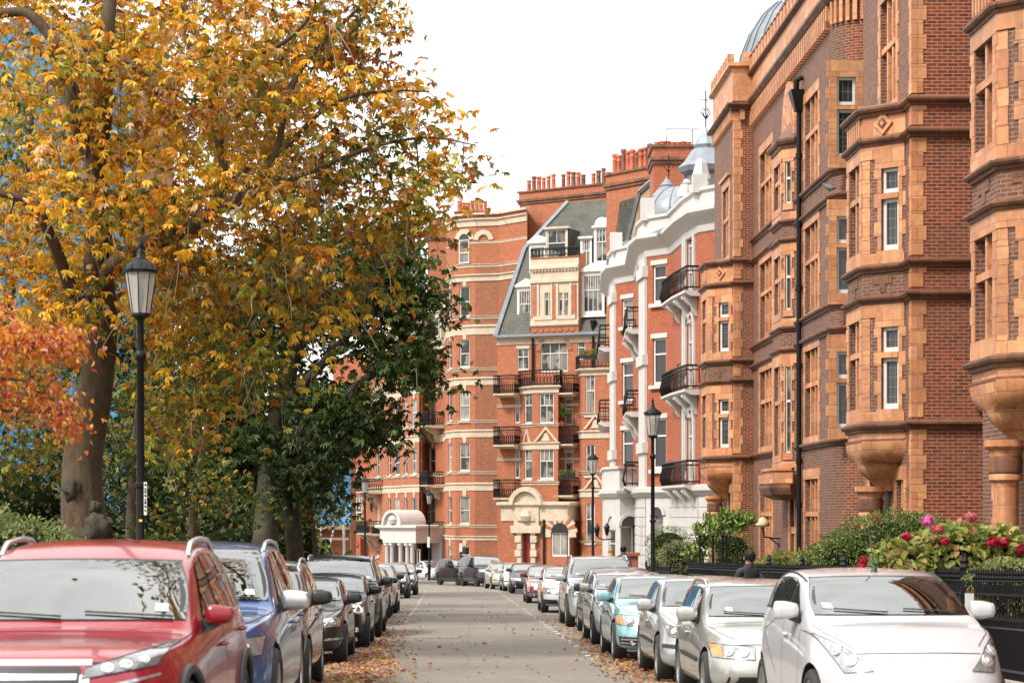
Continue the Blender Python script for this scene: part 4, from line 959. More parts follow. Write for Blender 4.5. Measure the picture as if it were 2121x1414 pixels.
# white portico with a round pediment
po = MB(); f = Fr(X2(862, 156), X2(786, 159)); L = f.L; zb = -5.0; zc = zz(1108, 157); ztp = zz(1092, 157)
po.fbox(f, .05, L - .05, zc - .55, ztp, -3, 0); po.band([f.pt(0, 0, -2)[:2], f.pt(0, 0, 0)[:2], f.pt(L, 0, 0)[:2], f.pt(L, 0, -2)[:2]], [(0, ztp - .15), (.25, ztp), (.25, ztp + .15), (0, ztp + .2)])
uc = f.hit(815)[0]; rr = .88
archring(po, f, uc - rr, uc + rr, ztp + .2, .2, -2.2, .25, 12); po.fprism(f, arch_pts(uc - rr, uc + rr, ztp + .1, ztp + .25, 12), -.5, .0)
po.lathe([(0, ztp + .2), (.3, ztp + .3), (.38, ztp + .6), (.2, ztp + .85), (0, ztp + .9)], f.pt(uc, 0, .02), 10)
for px in (796, 806, 824, 838, 848):
    u = f.hit(px)[0]; c = f.pt(u, 0, -.3); po.lathe([(.24, zb), (.2, zb + .3), (.17, zc - .85), (.2, zc - .8), (.28, zc - .72), (.28, zc - .55)], (c[0], c[1], 0), 10)
po.fbox(f, 0, f.hit(842)[0], zb, zc - .55, -2.8, -2.4)
po.fbox(f, L - .5, L - .05, zb, zc - .55, -3, -.5)
p = po.build('portico', M['white_stucco'], tow, smooth=True, angle=40)
window(p, f, (f.hit(858)[0], f.hit(846)[0], zb, zc - 1.0), mat='white_wood', back=-.6, glass='glass', v=(.5,), h=(.6,), name='door')

# ------------------------------------------------------------------ gabled red house at the far left
gab = thing('far_gable_house', 'narrow red house with white mullioned windows and small gabled doorway beside the blue sheeting', 'building', (X2(745, 182)[0], 182, gz(182)))
f = Fr(X2(769, 181), X2(690, 183)); mb = MB(); wh = MB(); o = [f.rect(731, a, 750, b) for a, b in ((790, 850), (880, 925), (970, 1000), (1028, 1078))]
wall(mb, f, 0, f.L, -6, zz(740, 182), o, .15)
for r in o: window(gab, f, r, h=(.35, .68), v=(.33, .66), fw=.1, bw=.04, glass='glass_mid')
rd = f.rect(733, 1130, 747, 1175); g0 = f.hit(758)[0]; g1 = f.hit(722)[0]
mb.fprism(f, [(g0, -6), (g1, -6), (g1, zz(1100, 182)), ((g0 + g1) / 2, zz(1072, 182)), (g0, zz(1100, 182))], .01, .8)
archring(mb, f, rd[0], rd[1], rd[3], .35, .78, .9)
d_ = MB(); d_.fprism(f, arch_pts(rd[0], rd[1], -6, rd[3]), .79, .82); d_.build('doorway', M['iron'], gab)
for z in (zz(1012, 182), zz(940, 182), zz(862, 182)): mb.fbox(f, 0, f.L, z, z + .2, -.02, .1)
mb.fbox(f, .1, f.L - .1, -6, zz(740, 182), -8, -.6)
mb.build('brick_wall', M['brick_villa'], gab)
c = MB(); c.fprism(f, [(g0 - .15, zz(1100, 182)), ((g0 + g1) / 2, zz(1072, 182) + .02), (g1 + .15, zz(1100, 182)), (g1 + .15, zz(1100, 182) + .22), ((g0 + g1) / 2, zz(1072, 182) + .3), (g0 - .15, zz(1100, 182) + .22)], -.05, .95); c.build('gable_coping', M['stone_gold'], gab)
# ------------------------------------------------------------------ foliage
def leafmat(name, trans=.35, rough=.5):
    m = D.materials.new(name); m.use_nodes = True; nt = m.node_tree; b = nt.nodes['Principled BSDF']; out = nt.nodes['Material Output']
    a = nt.nodes.new('ShaderNodeAttribute'); a.attribute_name = 'Col'
    lk(nt, a.outputs['Color'], b.inputs['Base Color']); b.inputs['Roughness'].default_value = rough; b.inputs['Specular IOR Level'].default_value = .35
    t = nt.nodes.new('ShaderNodeBsdfTranslucent'); lk(nt, a.outputs['Color'], t.inputs['Color'])
    x = nt.nodes.new('ShaderNodeMixShader'); x.inputs[0].default_value = trans; lk(nt, b.outputs[0], x.inputs[1]); lk(nt, t.outputs[0], x.inputs[2]); lk(nt, x.outputs[0], out.inputs['Surface'])
    return m
M['leaf'] = leafmat('leaf_blade', .38); M['leaf_glossy'] = leafmat('evergreen_leaf_blade', .2, .38); M['petal'] = leafmat('flower_petal', .35, .7)
def barkmat(name, c, sc=9):
    m, nt, b = nodes(name); co = coords(nt); mp = nt.nodes.new('ShaderNodeMapping'); lk(nt, co, mp.inputs[0]); mp.inputs['Scale'].default_value = (1, 1, .35)
    f = noise(nt, sc, 8, mp.outputs[0], .7); f2 = noise(nt, 1.3, 4, co)
    c1 = ramp(nt, f, [(.3, [x * .45 for x in c]), (.55, c), (.75, [min(1, x * 1.7) for x in c])])
    lk(nt, mixc(nt, ramp(nt, f2, [(.5, (0, 0, 0)), (.7, (.5, .5, .5))]), c1, (.10, .11, .05)), b.inputs['Base Color']); b.inputs['Roughness'].default_value = .9
    bump(nt, b, f, .9, .04); return m
M['bark'] = barkmat('grey_brown_bark', (.085, .05, .028)); M['bark_dark'] = barkmat('dark_bark', (.055, .042, .03)); M['twig'] = plain('pale_twig_bark', (.24, .19, .12), .85, var=.4, scale=2)
def unit(v): return v / np.maximum(np.linalg.norm(v, axis=-1, keepdims=True), 1e-9)
def leafmesh(name, base, dr, nr, L, Wd, cols, mat, parent, fold=.25, curl=.15):
    n = len(base); dr = unit(dr); sd = unit(np.cross(dr, nr)); nr = np.cross(sd, dr)
    L = np.broadcast_to(L, (n,))[:, None]; Wd = np.broadcast_to(Wd, (n,))[:, None]
    T = [(0, 0, 0), (.28, -.42, fold), (.66, -.40, fold * .9), (1.0, 0, -curl), (.66, .40, fold * .9), (.28, .42, fold)]
    V = np.stack([base + dr * L * a + sd * Wd * b + nr * (Wd * c if b else L * c) for a, b, c in T], 1)
    me = D.meshes.new(name); me.vertices.add(n * 6); me.vertices.foreach_set('co', V.reshape(-1).astype(np.float32))
    idx = (np.arange(n)[:, None] * 6 + np.array([[0, 1, 2, 3, 0, 3, 4, 5]])).reshape(-1).astype(np.int32)
    me.loops.add(n * 8); me.loops.foreach_set('vertex_index', idx)
    me.polygons.add(n * 2); me.polygons.foreach_set('loop_start', np.arange(0, n * 8, 4, dtype=np.int32)); me.polygons.foreach_set('loop_total', np.full(n * 2, 4, np.int32))
    me.update(calc_edges=True)
    ca = me.color_attributes.new('Col', 'FLOAT_COLOR', 'POINT')
    c4 = np.concatenate([np.repeat(np.clip(cols, 0, 1), 6, 0), np.ones((n * 6, 1))], 1); ca.data.foreach_set('color', c4.reshape(-1).astype(np.float32))
    me.materials.append(mat); o = D.objects.new(name, me); COL.objects.link(o); setparent(o, parent, True); return o
def palette(n, pal, wts, jit=.18):
    w = np.array(wts, float); k = rng.choice(len(pal), n, p=w / w.sum()); c = np.array(pal)[k]
    return c * rng.uniform(1 - jit, 1 + jit, (n, 1)) * rng.uniform(1 - jit * .4, 1 + jit * .4, (n, 3))
AUT = [(.72, .37, .03), (.76, .47, .05), (.56, .20, .02), (.32, .29, .04), (.13, .16, .03), (.60, .42, .22), (.28, .09, .022)]
GRN = [(.026, .048, .010), (.048, .082, .015), (.085, .125, .026), (.14, .165, .04), (.36, .25, .04)]
def palmate(name, pts, n_per, spread, pal, wts, mat, parent, size=(.13, .22), droop=.5, nl=5):
    """horse-chestnut style leaves: five leaflets fanned from each stalk end, clustered round the given points"""
    pts = np.asarray(pts); N = len(pts) * n_per
    c = np.repeat(pts, n_per, 0) + rng.normal(0, 1, (N, 3)) * np.array([spread, spread, spread * .5]); c[:, 2] -= .35 * ((c - np.repeat(pts, n_per, 0))[:, :2] ** 2).sum(1)
    out = unit(rng.normal(0, 1, (N, 3)) * np.array([1, 1, .35]) + np.array([0, 0, -droop]))
    up = unit(rng.normal(0, .45, (N, 3)) + np.array([0, 0, 1.0]))
    side = unit(np.cross(out, up)); up = np.cross(side, out)
    col = palette(N, pal, wts) if not callable(pal) else pal(c)
    own = col.reshape(len(pts), n_per, 3); lead = own[:, :1]; own = np.where(rng.random((len(pts), n_per, 1)) < .5, lead, own); col = (own * rng.uniform(.72, 1.22, (len(pts), 1, 1))).reshape(N, 3)      # each spray turns together
    sz = rng.uniform(size[0], size[1], N); B = []; Dv = []; Nr = []; Ls = []; Cs = []
    for k in range(nl):
        a = (k - (nl - 1) / 2) * math.radians(33); s = 1 - .12 * abs(k - (nl - 1) / 2)
        d = out * math.cos(a) + side * math.sin(a) - up * .25 + rng.normal(0, .12, (N, 3)); B.append(c); Dv.append(d); Nr.append(up + rng.normal(0, .25, (N, 3))); Ls.append(sz * s); Cs.append(col * rng.uniform(.85, 1.15, (N, 1)))
    L = np.concatenate(Ls)
    return leafmesh(name, np.concatenate(B), np.concatenate(Dv), np.concatenate(Nr), L, L * (.36 if nl > 3 else .5), np.concatenate(Cs), mat, parent)
def simple_leaves(name, c, L, pal, wts, mat, parent, ratio=.55, droop=.3, outw=None):
    N = len(c); d = rng.normal(0, 1, (N, 3)) + np.array([0, 0, -droop])
    if outw is not None: d = d * .7 + outw
    up = rng.normal(0, .6, (N, 3)) + np.array([0, 0, 1.0]) + (0 if outw is None else outw * .6)
    l = rng.uniform(L[0], L[1], N)
    return leafmesh(name, c, d, up, l, l * ratio, palette(N, pal, wts), mat, parent)
def smooth(pts, k=6):
    pts = [np.array(p, float) for p in pts]; out = []
    for i in range(len(pts) - 1):
        p0, p1, p2, p3 = pts[max(i - 1, 0)], pts[i], pts[i + 1], pts[min(i + 2, len(pts) - 1)]
        for t in np.linspace(0, 1, k, endpoint=False): out.append(.5 * ((2 * p1) + (-p0 + p2) * t + (2 * p0 - 5 * p1 + 4 * p2 - p3) * t * t + (-p0 + 3 * p1 - 3 * p2 + p3) * t ** 3))
    out.append(pts[-1]); return out
def px4(L, d0=None): return [np.array([*U(p[0], p[1], p[2] if len(p) > 3 else d0), p[-1]]) for p in L]
def grow(limbs, targets, tip=.008, wob=.18):
    """limbs: lists of (x,y,z,r). Each target is joined by a curved bough to the nearest wood already there. -> branch MB, paths"""
    P = []; mb = MB(); paths = []
    for l in limbs:
        s = smooth(l, 7); q = [Vector(v[:3]) for v in s]; w = [v[3] * rng.uniform(.92, 1.1) for v in s]; mb.tube(q, w, 10); P += [v for v in s]
    P = np.array(P); T = np.array(targets); d0 = np.array([np.min(np.linalg.norm(P[:, :3] - t, axis=1)) for t in T])
    for t in T[np.argsort(d0)]:
        v = P[:, :3] - t; dist = np.linalg.norm(v, axis=1) + np.where(P[:, 2] > t[2] + .6, .8, 0); i = int(np.argmin(dist)); a = P[i]; Ld = np.linalg.norm(t - a[:3])
        if Ld < .15: continue
        r0 = min(a[3] * .75, .012 + .016 * Ld); k = max(3, int(Ld / .3)); ts = np.linspace(0, 1, k + 1)[:, None]
        bow = np.array([0, 0, rng.uniform(-.05, .25) * Ld]); w = rng.normal(0, wob * .25, (k + 1, 3)); w[0] = 0; w = np.cumsum(w, 0) * .5
        q = a[:3] + (t - a[:3]) * ts + bow * (4 * ts * (1 - ts)) * .5 + w * min(1, Ld * .4); r = r0 + (tip - r0) * ts[:, 0]
        mb.tube([Vector(x) for x in q], list(r), 5 if r0 > .02 else 4, cap=False); paths.append(q)
        P = np.concatenate([P, np.concatenate([q[1:], r[1:, None]], 1)])
    return mb, paths
def blob(px, py, d, rxp, ryp, rd, n):
    s = d / F; c = np.array(U(px, py, d)); v = unit(rng.normal(0, 1, (n, 3))) * rng.uniform(.15, 1, (n, 1)) ** .45
    return c + v * np.array([rxp * s, rd, ryp * s])
def hang(pts, n, L, r=.006, sway=.45):
    mb = MB()
    for i in rng.choice(len(pts), n):
        p = np.array(pts[i]); l = rng.uniform(*L); o = rng.normal(0, sway, 2); k = 6; q = []
        for j in range(k + 1):
            t = j / k; q.append((p[0] + o[0] * t * l + rng.normal(0, .02), p[1] + o[1] * t * l + rng.normal(0, .02), p[2] - l * (t ** 1.3) + .12 * math.sin(t * 3)))
        mb.tube([Vector(x) for x in q], [r * (1.6 - j / k) for j in range(k + 1)], 3, cap=False)
    return mb
def tree(name, label, limbs, blobs, n_per, pal, wts, bark='bark', leaf='leaf', spread=.38, size=(.12, .2), twigs=0, tl=(.5, 1.4), droop=.5, nl=5, cat='tree', group=None, base=None):
    b = limbs[0][0]; t = thing(name, label, cat, (b[0], b[1], gz(b[1])), group=group)
    tg = np.concatenate([blob(*x[:7]) for x in blobs]); mb, paths = grow(limbs, tg)
    tr = MB(); s = smooth(limbs[0], 7); tr.tube([Vector(v[:3]) for v in s], [v[3] * 1.04 for v in s], 14); tr.build('trunk', M[bark], t, smooth=True, uv=False)
    mb.build('branches', M[bark], t, smooth=True, uv=False)
    if twigs:
        allp = np.concatenate(paths); hang(allp, twigs, tl).build('twigs', M['twig'], t, uv=False)
    k = 0
    for bl in blobs: pass
    if len(blobs[0]) > 7:            # each part of the crown turns at its own pace
        cen = np.array([U(*x[:3]) for x in blobs]); sg = np.array([[x[3] * x[2] / F, x[5], x[4] * x[2] / F] for x in blobs]); W = np.array([x[7] for x in blobs], float)
        def colour(c):
            dd = (((c[:, None] - cen[None]) / sg[None]) ** 2).sum(2); i = dd.argmin(1); out = np.empty((len(c), 3))
            for q in range(len(blobs)):
                mk = i == q
                if mk.any(): out[mk] = palette(int(mk.sum()), pal, W[q])
            return out
    else: colour = lambda c: palette(len(c), pal, wts)
    palmate('foliage', tg, n_per, spread, colour, None, M[leaf], t, size, droop, nl)
    return t, tg
Yw = (6, 6, 2, 2.2, .8, 1.6, .6); Gw = (4, 4, 1.2, 4, 2.6, .8, .4); Bw = (3, 3, 2.2, 3.5, 1.6, .9, 1.5); Dw = (2.2, 1.8, .8, 4, 6, .4, .4)
limbs = [px4([(170, 1200, 38, .50), (180, 1130, 38, .43), (172, 1060, 38, .37), (172, 950, 38, .33), (190, 850, 37.8, .30), (205, 750, 37.5, .275), (210, 650, 37.2, .26), (203, 560, 36.8, .235), (205, 460, 36.3, .21), (195, 350, 35.8, .18), (212, 250, 35.5, .155), (217, 120, 35.4, .125), (228, 0, 35.4, .10), (235, -200, 36, .05)]),
  px4([(208, 580, 36.9, .17), (250, 538, 36.2, .15), (300, 506, 35.6, .14), (372, 484, 35.0, .125), (430, 445, 34.7, .115), (505, 408, 34.5, .095), (590, 376, 34.3, .075)]),
  px4([(208, 640, 37.2, .15), (150, 600, 36.6, .12), (110, 500, 36, .095), (60, 420, 35.6, .075), (-40, 395, 35.4, .05)]),
  px4([(196, 350, 35.8, .15), (160, 250, 35.4, .13), (140, 150, 35.2, .11), (100, 70, 35.2, .095), (40, 25, 35.2, .08), (-80, 50, 35.4, .05)]),
  px4([(440, 448, 34.7, .085), (462, 350, 35.0, .08), (444, 240, 35.2, .085), (436, 130, 35.4, .07), (395, 50, 35.6, .06), (350, -80, 36, .04)]),
  px4([(445, 160, 35.4, .065), (530, 118, 35.2, .05), (610, 70, 35.2, .035), (700, -40, 35.6, .025)]),
  px4([(510, 405, 34.5, .07), (570, 320, 34.8, .06), (600, 190, 35, .05), (650, 110, 35.2, .035), (740, 20, 35.4, .025)]),
  px4([(590, 378, 34.3, .05), (690, 335, 34.8, .04), (790, 300, 35, .03), (890, 285, 35, .02), (980, 300, 35, .01)]),
  px4([(570, 330, 34.8, .045), (680, 220, 35, .035), (790, 190, 35, .025), (890, 190, 35, .012)]),
  px4([(130, 90, 35.2, .08), (210, 110, 34.8, .06), (300, 150, 34.6, .045), (400, 220, 34.6, .02)]),
  px4([(228, 0, 36, .1), (240, -200, 34, .1), (260, -500, 29, .09), (330, -900, 25.5, .075), (480, -1100, 22.5, .055), (620, -1300, 19.5, .03)])]
blobs = [(120, 110, 37.6, 260, 200, 2.6, 58, Yw), (430, 130, 37.4, 250, 190, 2.5, 62, Yw), (680, 170, 36.4, 180, 180, 1.9, 40, Bw), (840, 270, 35.5, 115, 120, 1.3, 16, Bw), (450, 380, 37.4, 290, 140, 2.3, 52, Yw), (120, 430, 38.0, 190, 190, 2.4, 44, Yw), (330, 440, 34.2, 260, 110, .8, 24, Yw), (150, 230, 34.4, 200, 220, .7, 26, Yw), (520, 240, 34.2, 190, 190, .7, 28, Yw), (420, 90, 34.4, 160, 110, .6, 14, Yw),
  (760, 420, 36, 160, 110, 1.7, 34, Gw), (330, 610, 36.8, 250, 110, 2.2, 40, Yw), (70, 640, 38.4, 140, 140, 2.2, 24, Yw), (580, 590, 36, 200, 120, 1.8, 38, Gw), (480, 770, 36.5, 200, 90, 1.6, 26, Dw), (935, 330, 35, 48, 70, .8, 5, Bw), (340, 850, 37, 110, 90, 1.4, 13, Dw), (740, 40, 36, 150, 90, 1.5, 16, Bw), (290, -80, 37, 420, 110, 2.6, 30, Yw)]
ch, tg = tree('autumn_chestnut_tree', 'large autumn tree with thick burred trunk and yellow-orange leaves behind the nearest left lamp', limbs, blobs, 23, AUT, None, twigs=1500, tl=(.3, 1.1), size=(.09, .20), nl=5, spread=.34)
bu = MB()
for px, py, d, r in ((204, 1092, 37.6, .25), (152, 1012, 37.75, .20), (190, 1108, 37.55, .19), (217, 1114, 37.75, .16), (197, 1048, 37.7, .10)):
    b = bmesh.new(); bmesh.ops.create_icosphere(b, subdivisions=3, radius=1)
    c = U(px, py, d)
    bu.add([c + v.co * r * (1 + .22 * math.sin(v.co.x * 7 + px) * math.sin(v.co.y * 6) + .14 * math.sin(v.co.z * 11 + v.co.x * 5)) for v in b.verts], [tuple(v.index for v in f.verts) for f in b.faces]); b.free()
bu.build('burr', M['bark_dark'], ch, smooth=True, uv=False)
hb = np.concatenate([blob(330, -900, 25.5, 300, 220, 2.2, 50), blob(520, -1120, 21.0, 330, 250, 2.4, 120), blob(440, -900, 24.5, 300, 160, 1.8, 70)])            # boughs reaching out over the near cars, above the frame
g2, pth = grow([limbs[-1]], hb); g2.build('overhanging_boughs', M['bark'], ch, smooth=True, uv=False)
palmate('sparse_foliage', hb, 4, .4, lambda c: palette(len(c), AUT, Bw), None, M['leaf'], ch)

D1 = (6, 5, 2, .6, .25); D2 = (3, 5, 4, 1.5, .6); D3 = (2, 4, 4, 4, 2)
limbs = [px4([(548, 1160, .34), (552, 1060, .30), (560, 950, .26), (575, 850, .22), (610, 740, .18), (650, 620, .12), (680, 500, .06)], 57), px4([(560, 950, 57, .2), (640, 880, 56, .15), (740, 800, 55.5, .11), (830, 730, 55, .08), (905, 690, 54.6, .03)]),
  px4([(612, 1160, .26), (606, 1080, .22), (600, 1000, .19), (560, 900, .15), (480, 820, .1), (400, 760, .05)], 58), px4([(575, 850, 57, .16), (680, 740, 56, .12), (780, 620, 55, .09), (850, 520, 54.6, .05)])]
blobs = [(560, 650, 58, 150, 150, 2.6, 46, D1), (700, 560, 56.5, 170, 140, 2.8, 60, D1), (785, 660, 55.3, 80, 115, 1.6, 30, D2), (815, 560, 55, 70, 75, 1.5, 24, D2), (715, 845, 55.5, 95, 65, 1.7, 28, D1), (590, 850, 58, 150, 120, 2.5, 50, D1), (852, 750, 54.8, 50, 45, .8, 13, D2), (410, 840, 59, 160, 150, 2.5, 44, D1), (772, 885, 55, 45, 36, .7, 9, D1), (872, 600, 54.6, 24, 34, .5, 4, D2), (480, 960, 59, 140, 90, 2, 32, D1), (640, 970, 57, 75, 50, 1.5, 18, D1)]
tree('evergreen_chestnut_tree', 'dense dark green tree beyond the autumn tree, in front of the red mansions', limbs, blobs, 36, GRN, None, bark='bark_dark', leaf='leaf', spread=.46, size=(.14, .24), twigs=160, droop=.6)
limbs = [px4([(330, 1170, .3), (335, 1050, .26), (330, 900, .22), (320, 700, .15), (310, 560, .08)], 70)]
tree('background_tree', 'dense green tree deep in the garden behind the autumn trunk, before the blue netting', limbs, [(330, 620, 70, 200, 130, 3, 34), (160, 760, 70, 190, 150, 3, 34), (420, 800, 70, 190, 150, 3, 36), (240, 940, 70, 200, 90, 3, 26), (60, 950, 70, 150, 80, 2.6, 22), (520, 980, 70, 120, 90, 2.6, 22), (480, 620, 70, 120, 130, 2.5, 22)], 30, GRN, (5, 4, 2, 1, .8), bark='bark_dark', spread=.62, size=(.2, .32), nl=4)
limbs = [px4([(655, 1160, .07), (650, 1100, .06), (645, 1040, .04), (640, 980, .02)], 62)]
tree('young_street_tree', 'small yellow-green tree hanging over the blue sheeting beside a black post', limbs, [(650, 1030, 62, 75, 50, 1.2, 26), (590, 1060, 62, 55, 40, 1, 14)], 26, GRN, (1, 3, 4, 5, 1.5), spread=.34, size=(.08, .14), nl=3)
limbs = [px4([(398, 1160, .11), (400, 1080, .10), (412, 980, .08), (425, 900, .06), (440, 820, .03)], 45)]
tree('leaning_young_tree', 'slim leaning brown stem with orange and green leaves behind the blue car', limbs, [(430, 990, 44, 100, 55, 1.5, 22), (500, 1050, 44, 75, 45, 1.2, 12), (350, 1060, 44, 60, 50, 1, 6)], 14, GRN, (2, 3, 3, 2.5, 2.5), spread=.3, size=(.09, .15), nl=3, bark='bark')
limbs = [px4([(272, 1170, .13), (273, 1080, .12), (278, 980, .10), (282, 900, .08), (290, 800, .04)], 46)]
tree('straight_young_tree', 'slim pale straight trunk just left of the nearest lamp post', limbs, [(290, 850, 45.5, 120, 80, 1.5, 26), (240, 930, 45.5, 90, 60, 1.3, 16)], 20, GRN, (1, 3, 4, 4, 3), spread=.35, size=(.1, .17), nl=3)
# the copper-red beech reaching in from the left edge, close to the lens
RED = [(.50, .085, .02), (.58, .20, .022), (.30, .025, .022), (.60, .30, .045), (.60, .24, .17)]
limbs = [px4([(-330, 1300, .12), (-320, 1000, .11), (-300, 800, .09), (-280, 600, .06)], 22.5), px4([(-310, 850, 22.5, .05), (-150, 760, 22, .035), (0, 720, 21.7, .02), (140, 700, 21.5, .008)]), px4([(-310, 900, 22.5, .05), (-150, 850, 22, .03), (20, 850, 21.7, .018), (150, 860, 21.6, .008)]), px4([(-150, 800, 22, .03), (-50, 780, 22, .02), (60, 790, 22, .01)])]
t = thing('copper_beech_tree', 'red and orange leaved tree reaching in at the left edge of the street', 'tree', U(-330, 1400, 22.5))
tg = np.concatenate([blob(20, 715, 21.7, 110, 35, .5, 60), blob(135, 712, 21.5, 55, 22, .3, 26), blob(30, 830, 21.8, 115, 45, .6, 66), blob(135, 880, 21.6, 45, 30, .3, 20), blob(-60, 770, 22, 90, 90, .8, 60), blob(10, 640, 22, 35, 20, .3, 6)])
mb, pa = grow(limbs, tg, tip=.003); mb.build('branches', M['bark'], t, smooth=True, uv=False)
c = np.repeat(tg, 11, 0) + rng.normal(0, .085, (len(tg) * 11, 3)); simple_leaves('foliage', c, (.055, .085), RED, (3, 5, 1.4, 4, 2.2), M['leaf'], t, .6, .5)
limbs = [px4([(-60, 1170, .3), (-50, 1000, .25), (-20, 800, .2), (20, 600, .15), (50, 400, .1), (70, 200, .05)], 56)]
tree('olive_background_tree', 'olive leaved tree at the far left edge, behind the autumn trunk', limbs, [(40, 200, 56, 170, 150, 2.5, 30), (30, 450, 56, 170, 150, 2.5, 34), (60, 700, 56, 170, 130, 2.5, 34), (60, 900, 56, 170, 100, 2.2, 30), (210, 300, 57, 100, 120, 2, 14)], 30, [(.34, .24, .03), (.22, .23, .04), (.10, .13, .03), (.42, .25, .03)], (2, 3, 3, 1.5), bark='bark_dark', spread=.5, size=(.12, .22), nl=3)

def shrub(name, label, cen, L, n, pal, wts, leaf='leaf_glossy', cat='bush', core=.68, ratio=.5, group=None, noise_=.09, wisps=0, dr=.1):
    """clipped or loose bush: leaves through the outer shell of overlapping ellipsoids round solid cores coloured dark to stand for inner shade"""
    cen = list(cen); n0 = len(cen)
    for c, r in cen[:n0]:
        g_ = gz(c[1]) - .1; hh = c[2] - g_
        if hh > .3: cen.append(((c[0], c[1], g_ + hh * .5), (r[0] * .9, r[1] * .9, hh * .5 + .12)))
    n = int(n * 1.5)
    c0 = cen[0][0]; t = thing(name, label, cat, (c0[0], c0[1], gz(c0[1]) + .05), group=group); C = []; O = []
    V = np.array([4 / 3 * np.pi * (r[0] * r[1] * r[2]) ** (2 / 3) for _, r in cen])
    for (c, r), v in zip(cen, V):
        k = int(n * v / V.sum()); u = unit(rng.normal(0, 1, (k, 3))); ph = u * np.array([3, 3.7, 4.3]) / .6
        wav = 1 + noise_ * (np.sin(ph[:, 0] * 1.7 + c[0]) * np.sin(ph[:, 1] * 1.3 + 1) + .7 * np.sin(ph[:, 2] * 2.1 + ph[:, 0]))
        C.append(np.array(c) + u * np.array(r) * (wav * (1 - .28 * rng.random(k) ** 2))[:, None]); O.append(u)
    C = np.concatenate(C); O = np.concatenate(O); keep = C[:, 2] > gz(c0[1]) - .1
    for (c, r) in cen:
        q = (((C - np.array(c)) / (np.array(r) * .68)) ** 2).sum(1) > 1; keep &= q
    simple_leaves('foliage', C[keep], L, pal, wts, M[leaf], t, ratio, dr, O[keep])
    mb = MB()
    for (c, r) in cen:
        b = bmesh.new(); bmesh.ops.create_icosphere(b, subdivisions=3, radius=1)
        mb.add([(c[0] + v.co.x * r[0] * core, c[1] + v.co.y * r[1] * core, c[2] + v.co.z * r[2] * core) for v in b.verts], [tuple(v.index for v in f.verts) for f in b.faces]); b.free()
    mb.build('shade_core', M['heart'], t, smooth=True, uv=False); return t
M['heart'] = plain('painted_shade', (.012, .016, .006), 1.0, var=.7, scale=14, bmp=.8, spec=.02, rv=0)  # near-black colour paints the shade seen through gaps in the leaves
def el(px, py, d, w, h, dep): s = d / F; return (tuple(U(px, py, d)), (w * s, dep, h * s))
HEDGE = [(.06, .10, .022), (.11, .165, .03), (.19, .25, .055), (.30, .34, .075)]; LAUR = [(.10, .17, .03), (.17, .25, .05), (.28, .33, .07), (.06, .10, .02)]
shrub('garden_shrub', 'pale green loose shrub at the left edge above the red car', [el(40, 1150, 27, 120, 70, 1.2), el(130, 1165, 27, 70, 45, 1), el(-60, 1130, 27, 90, 90, 1.2)], (.05, .09), 9000, [(.16, .20, .06), (.24, .28, .09), (.10, .13, .04), (.32, .34, .14)], (3, 3, 2, 1), 'leaf', noise_=.2)
shrub('garden_shrub', 'dark green shrub behind the lamp post and the red car roof', [el(330, 1150, 44, 110, 40, 1.3), el(230, 1160, 44, 60, 30, 1)], (.06, .11), 5000, GRN, (4, 3, 2, 1, .4), 'leaf', noise_=.2)
shrub('round_topiary', 'rounded dark green clipped bush left of the pale hedge', [el(580, 1150, 76, 38, 52, .9)], (.05, .08), 5000, HEDGE, (4, 3, 1, .3))
shrub('pale_hedge', 'bright green hedge standing behind the black post on the left pavement', [el(640, 1150, 78, 34, 48, .9), el(665, 1160, 79, 25, 40, .8)], (.06, .1), 5000, HEDGE, (1, 2, 4, 4))
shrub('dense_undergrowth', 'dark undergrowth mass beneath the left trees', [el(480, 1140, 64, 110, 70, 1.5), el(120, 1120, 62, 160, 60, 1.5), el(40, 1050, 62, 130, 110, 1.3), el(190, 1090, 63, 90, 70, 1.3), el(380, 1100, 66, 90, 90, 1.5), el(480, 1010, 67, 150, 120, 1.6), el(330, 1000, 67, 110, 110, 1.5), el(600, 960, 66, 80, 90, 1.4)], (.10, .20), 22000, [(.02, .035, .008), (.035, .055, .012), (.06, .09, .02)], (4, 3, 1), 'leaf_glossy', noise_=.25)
# right-hand front gardens
shrub('clipped_bush', 'tall rounded green bush behind the second lamp, its left side beside the white porch', [el(1385, 1125, 76, 48, 34, .8), el(1385, 1165, 76, 46, 40, .8)], (.035, .06), 9000, HEDGE, (3, 3, 2, .5))
shrub('variegated_bush', 'low rounded bush with cream flecked leaves in front of the taller clipped bush', [el(1405, 1155, 72, 44, 36, .7)], (.03, .055), 7000, [(.10, .12, .04), (.42, .40, .22), (.16, .19, .06), (.30, .22, .12)], (3, 3, 3, 1))
shrub('round_box_bush', 'dark ball shaped bush between the laurel and the iron gate', [el(1515, 1135, 62, 50, 38, .7), el(1515, 1165, 62, 48, 38, .7)], (.03, .05), 8000, HEDGE, (4, 3, 1.5, .4))
la = thing('laurel_shrub', 'tall bright green laurel with big upright leaves behind the iron gate', 'bush', U(1500, 1200, 66)); tg = np.concatenate([blob(1510, 1085, 66, 52, 26, .7, 60), blob(1470, 1110, 65, 40, 28, .6, 36), blob(1440, 1150, 65, 22, 25, .4, 20)])
mb, pa = grow([px4([(1490, 1200, .05), (1490, 1150, .04), (1495, 1110, .02)], 66)], tg); mb.build('stem', M['bark'], la, uv=False)
c = np.repeat(tg, 12, 0) + rng.normal(0, .05, (len(tg) * 12, 3)); N = len(c); l = rng.uniform(.16, .26, N)
leafmesh('foliage', c, rng.normal(0, .6, (N, 3)) + np.array([0, 0, .7]), rng.normal(0, 1, (N, 3)) + np.array([0, -.6, .4]), l, l * .36, palette(N, LAUR, (3, 4, 3, 1)), M['leaf_glossy'], la)
